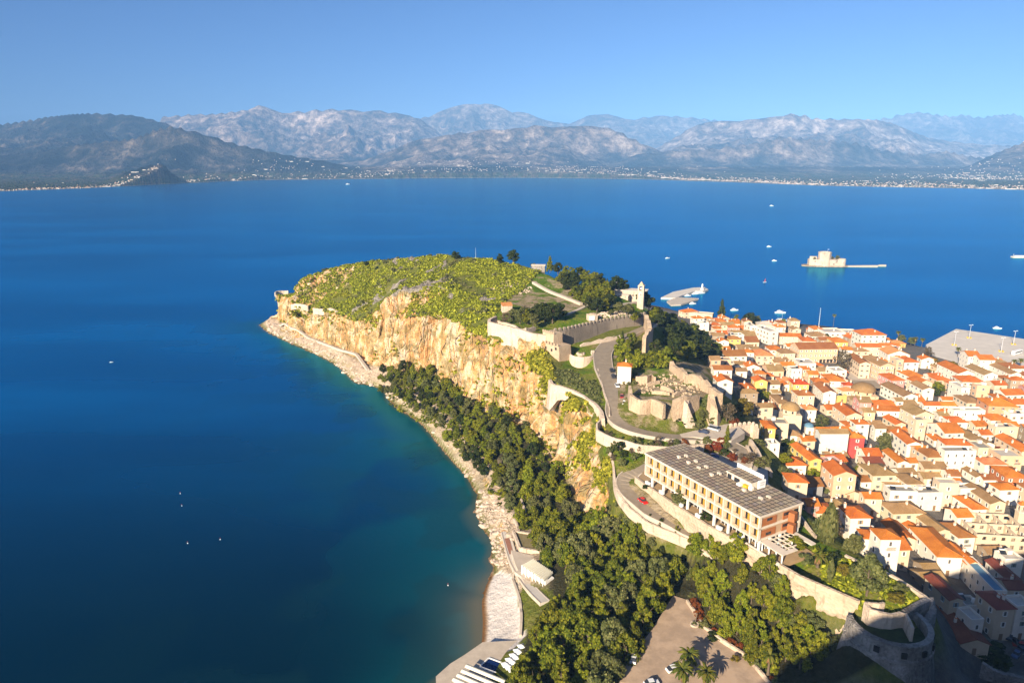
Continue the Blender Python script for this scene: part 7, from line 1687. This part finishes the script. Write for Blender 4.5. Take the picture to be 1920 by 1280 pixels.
for u in (-4, 4):
    for v in (-1.1, 1.1): q = link("wheel", wm_, o, (u, v, .5)); q.rotation_euler = (math.pi / 2, 0, 0)

# ------------------------------------------------------------------ across the gulf: towns, hamlets, groves
def mheight(px, Y):
    i = np.clip(np.searchsorted(px_, px), 1, len(px_) - 1); col = i; r = Y * math.sqrt(1 + ((px - 960) / CF / CP) ** 2); j = np.clip(np.searchsorted(mr_, r), 1, len(mr_) - 1)
    t = (r - mr_[j - 1]) / (mr_[j] - mr_[j - 1]); return MZ[j - 1, col] * (1 - t) + MZ[j, col] * t
def far_things():
    r_ = np.random.default_rng(17); b = MB(); fm = [mat("far_white", (.62,.57,.51), .9), mat("far_cream", (.50,.40,.31), .9), mat("far_roof", (.55,.25,.12), .9)]
    cl = [(90, 60, 40, 60), (170, 40, 60, 120), (290, 60, 120, 150), (440, 60, 90, 110), (560, 30, 700, 160), (700, 60, 260, 130), (860, 60, 900, 230), (960, 80, 300, 150), (1130, 90, 500, 280), (1230, 60, 200, 150), (1300, 50, 120, 260), (1390, 60, 500, 250), (1460, 45, 90, 180), (1600, 90, 500, 300), (1780, 70, 1700, 420), (1880, 60, 1900, 300), (1720, 80, 300, 240), (1870, 60, 150, 150), (760, 260, 1400, 420), (1200, 300, 1500, 420)]
    for cx, sx, inl_, num in cl:
        for k in range(int(num * .62)):
            px = r_.normal(cx, sx); 
            if px < -60 or px > 1990: continue
            sh = CH * CF / (float(far_shore(px)) - CHY) * .985
            Y = sh + 25 + abs(r_.normal(0, inl_)) * (1 if inl_ < 1000 else .6) + (inl_ if inl_ in (700, 900, 1700, 1900) else 0); z = mheight(px, Y)
            if z > 190 or z < .4: continue
            big = r_.random() < .06; W = r_.uniform(28, 60) if big else r_.uniform(6, 11); D = r_.uniform(14, 24) if big else r_.uniform(6, 10); H = r_.uniform(3, 5) if big else r_.uniform(2.5, 6)
            X = (px - 960) / CF / CP * Y; a = r_.uniform(-.5, .5); b.box((X, Y, z - 3), (W, D, H + 3), fm[0] if r_.random() < .6 else fm[1], a)
            if not big and r_.random() < .5: b.box((X, Y, z + H), (W * 1.06, D * 1.06, 1.6), fm[2], a, .35)
    tag(b.build("far_town"), "pale houses and sheds scattered along the far shore and plain", "town", None, "stuff")
    vs = []
    for k in range(2600):
        px = r_.uniform(-40, 1980); sh = CH * CF / (float(far_shore(px)) - CHY) * .985; Y = sh + 30 + r_.exponential(900); z = mheight(px, Y)
        if z > 120 or z < .6: continue
        X = (px - 960) / CF / CP * Y; n_ = 6; d = r_.normal(0, 1, (n_, 3)); s = r_.uniform(4, 9); vs.append(leaf_quads(np.array([X, Y, z + 4]) + d * [s * 1.6, s, 2.2], d + [0, 0, .5], s * .55, r_))
    v = np.concatenate(vs); me = mesh_np("far_grove", v, np.arange(len(v)).reshape(-1, 4)); me.materials.append(LM['dark']); tag(link("far_grove", me), "dark groves and hedges on the plain across the gulf", "trees", None, "stuff")
    z = mheight(1872, 7600); X = (1872 - 960) / CF / CP * 7600; o = thing("hilltop_fort", "tiny pale fort on top of the conical hill at the right", "fort", (X, 7600, z)); b = MB(); b.box((0, 0, -30), (190, 90, 55), M['stone3'], 0, .95); b.box((-20, 0, 25), (90, 60, 14), M['stone3']); b.build("wall", o)
far_things()

# ------------------------------------------------------------------ labels that single out one thing by what stands near it
def topx(p):
    d = p[1] * CP - (p[2] - CH) * SP; u = p[1] * SP + (p[2] - CH) * CP; return np.array([960 + CF * p[0] / d, 640 - CF * u / d])
MARKS = [("long hotel", (1340, 905)), ("pergola", (1450, 1015)), ("coral red house", (1605, 830)), ("plaza mosque", (1627, 735)), ("conical domed building", (1490, 775)), ("bare plaza tree", (1574, 672)), ("peach public building", (1530, 645)), ("waterfront hotel", (1640, 628)),
         ("salmon three-storey house", (1885, 765)), ("modern balcony block", (1695, 930)), ("bright yellow house", (1445, 810)), ("blue chapel", (1516, 800)), ("blank pale wall", (1565, 830)), ("town palm", (1708, 970)), ("roofless shell", (1865, 985)), ("bell tower", (1908, 965)),
         ("white apartment block", (1450, 630)), ("customs house", (1290, 580)), ("lone gatehouse", (1172, 695)), ("clock tower", (1201, 550)), ("castle tower", (1048, 645)), ("red car", (1205, 944)), ("round planter", (1302, 1171)), ("car park palms", (1295, 1250)), ("beach pavilion", (1008, 1065)), ("ball court", (985, 1022)),
         ("shadowed bastion", (1665, 1190)), ("garden palm", (1535, 1045)), ("ruined buttress", (1293, 760)), ("hairpin bend", (1140, 795)), ("tall araucaria", (1352, 585)), ("leftmost quay mast", (1790, 632)), ("tan awning roof", (1622, 727)), ("pebble beach", (940, 1140)), ("road bend wall", (1150, 890)), ("cape path end", (690, 690)), ("long white house", (1745, 1020)), ("cliff foot", (900, 760)), ("swimming pool", (925, 1248)), ("blank bastion wall end", (1600, 1130)), ("castle curtain wall", (1125, 620)), ("battlement wall", (1395, 800)), ("hilltop path", (1060, 556))]
ORD = ["", "second ", "third ", "fourth ", "fifth ", "sixth "]
def single_out(items, maxrank, fallback):
    """items: (object, base text, 3-D point). Rank among look-alikes on one side of a landmark."""
    px = [topx(p) for _, _, p in items]; opts = {}
    for i, (o, base, p) in enumerate(items):
        for m_, (mx, my) in MARKS:
            dx, dy = px[i][0] - mx, (px[i][1] - my) * 1.3; d = math.hypot(dx, dy)
            if d > 330 or d < 6: continue
            rel = ("right of" if dx > 0 else "left of") if abs(dx) > abs(dy) else ("behind" if dy < 0 else "in front of")
            opts.setdefault((base, m_, rel), []).append((d, i))
    best = {}
    for k, v in opts.items():
        v.sort()
        for r, (d, i) in enumerate(v[:maxrank]):
            sc = r * 120 + d
            if i not in best or sc < best[i][0]: best[i] = (sc, k, r)
    for i, (o, base, p) in enumerate(items):
        if i in best:
            _, (bs, m_, rel), r = best[i]; o["label"] = f"{base}, {ORD[r]}nearest {rel} the {m_}" if (len(opts[(bs, m_, rel)]) > 1) else f"{base} {rel} the {m_}"
        else: o["label"], o["group"] = fallback(i)
hi_ = [(h['o'], h['base'], h['p']) for h in HOUSES if not h['label']]
for o, _, _ in hi_: o["group"] = "houses of the old town"
single_out(hi_, 6, lambda i: (hi_[i][1] + " in the dense old town", "houses of the old town"))
def sized(k, h): return ("small " if h < 3.2 else "tall " if h > 10.5 else "") + LOOK[k]
ti = [t for t in TREES if not t[5]]
for t in TREES:
    t[0]["group"] = {"slope wood": "trees of the wood below the cliff", "beach wood": "trees of the wood behind the beach", "car park wood": "pines right of the big car park"}.get(t[2], "trees and shrubs of the " + t[2])
    if t[5]: t[0]["label"] = t[5]
where = {"slope wood": "in the dense wood below the cliff", "beach wood": "in the dense wood behind the pebble beach", "car park wood": "in the pine stand right of the car park"}
it_ = [(t[0], sized(t[1], t[4]), t[3]) for t in ti]
single_out(it_, 6, lambda i: (it_[i][1] + " crowded " + where.get(ti[i][2], "among the " + ti[i][2] + " trees"), ti[i][0]["group"] + ", " + it_[i][1]))
lab = {}
for o in scene.objects:
    if o.parent is None and "label" in o: lab.setdefault(o["label"], []).append(o.name)
print("SHARED", sum(len(v) for v in lab.values() if len(v) > 1), [(k, len(v)) for k, v in lab.items() if len(v) > 1][:30])
# ------------------------------------------------------------------ haze: the air over the gulf
def haze():
    b = MB(); x0, x1, y0, y1, z0, z1 = -20500, 20500, -700, 24700, -24, 1760
    m = bpy.data.materials.new("haze_air"); m.use_nodes = True
    n, l = m.node_tree.nodes, m.node_tree.links
    n.remove(n["Principled BSDF"])
    v = n.new("ShaderNodeVolumePrincipled"); v.inputs["Color"].default_value = (.23,.49,.92,1); v.inputs["Density"].default_value = 5.0e-5; v.inputs["Anisotropy"].default_value = -.3
    l.new(v.outputs[0], n["Material Output"].inputs["Volume"])
    b.hexa([(x0,y0,z0),(x1,y0,z0),(x1,y1,z0),(x0,y1,z0),(x0,y0,z1),(x1,y0,z1),(x1,y1,z1),(x0,y1,z1)], m)
    tag(b.build("haze"), None, None, kind="stuff")
haze()
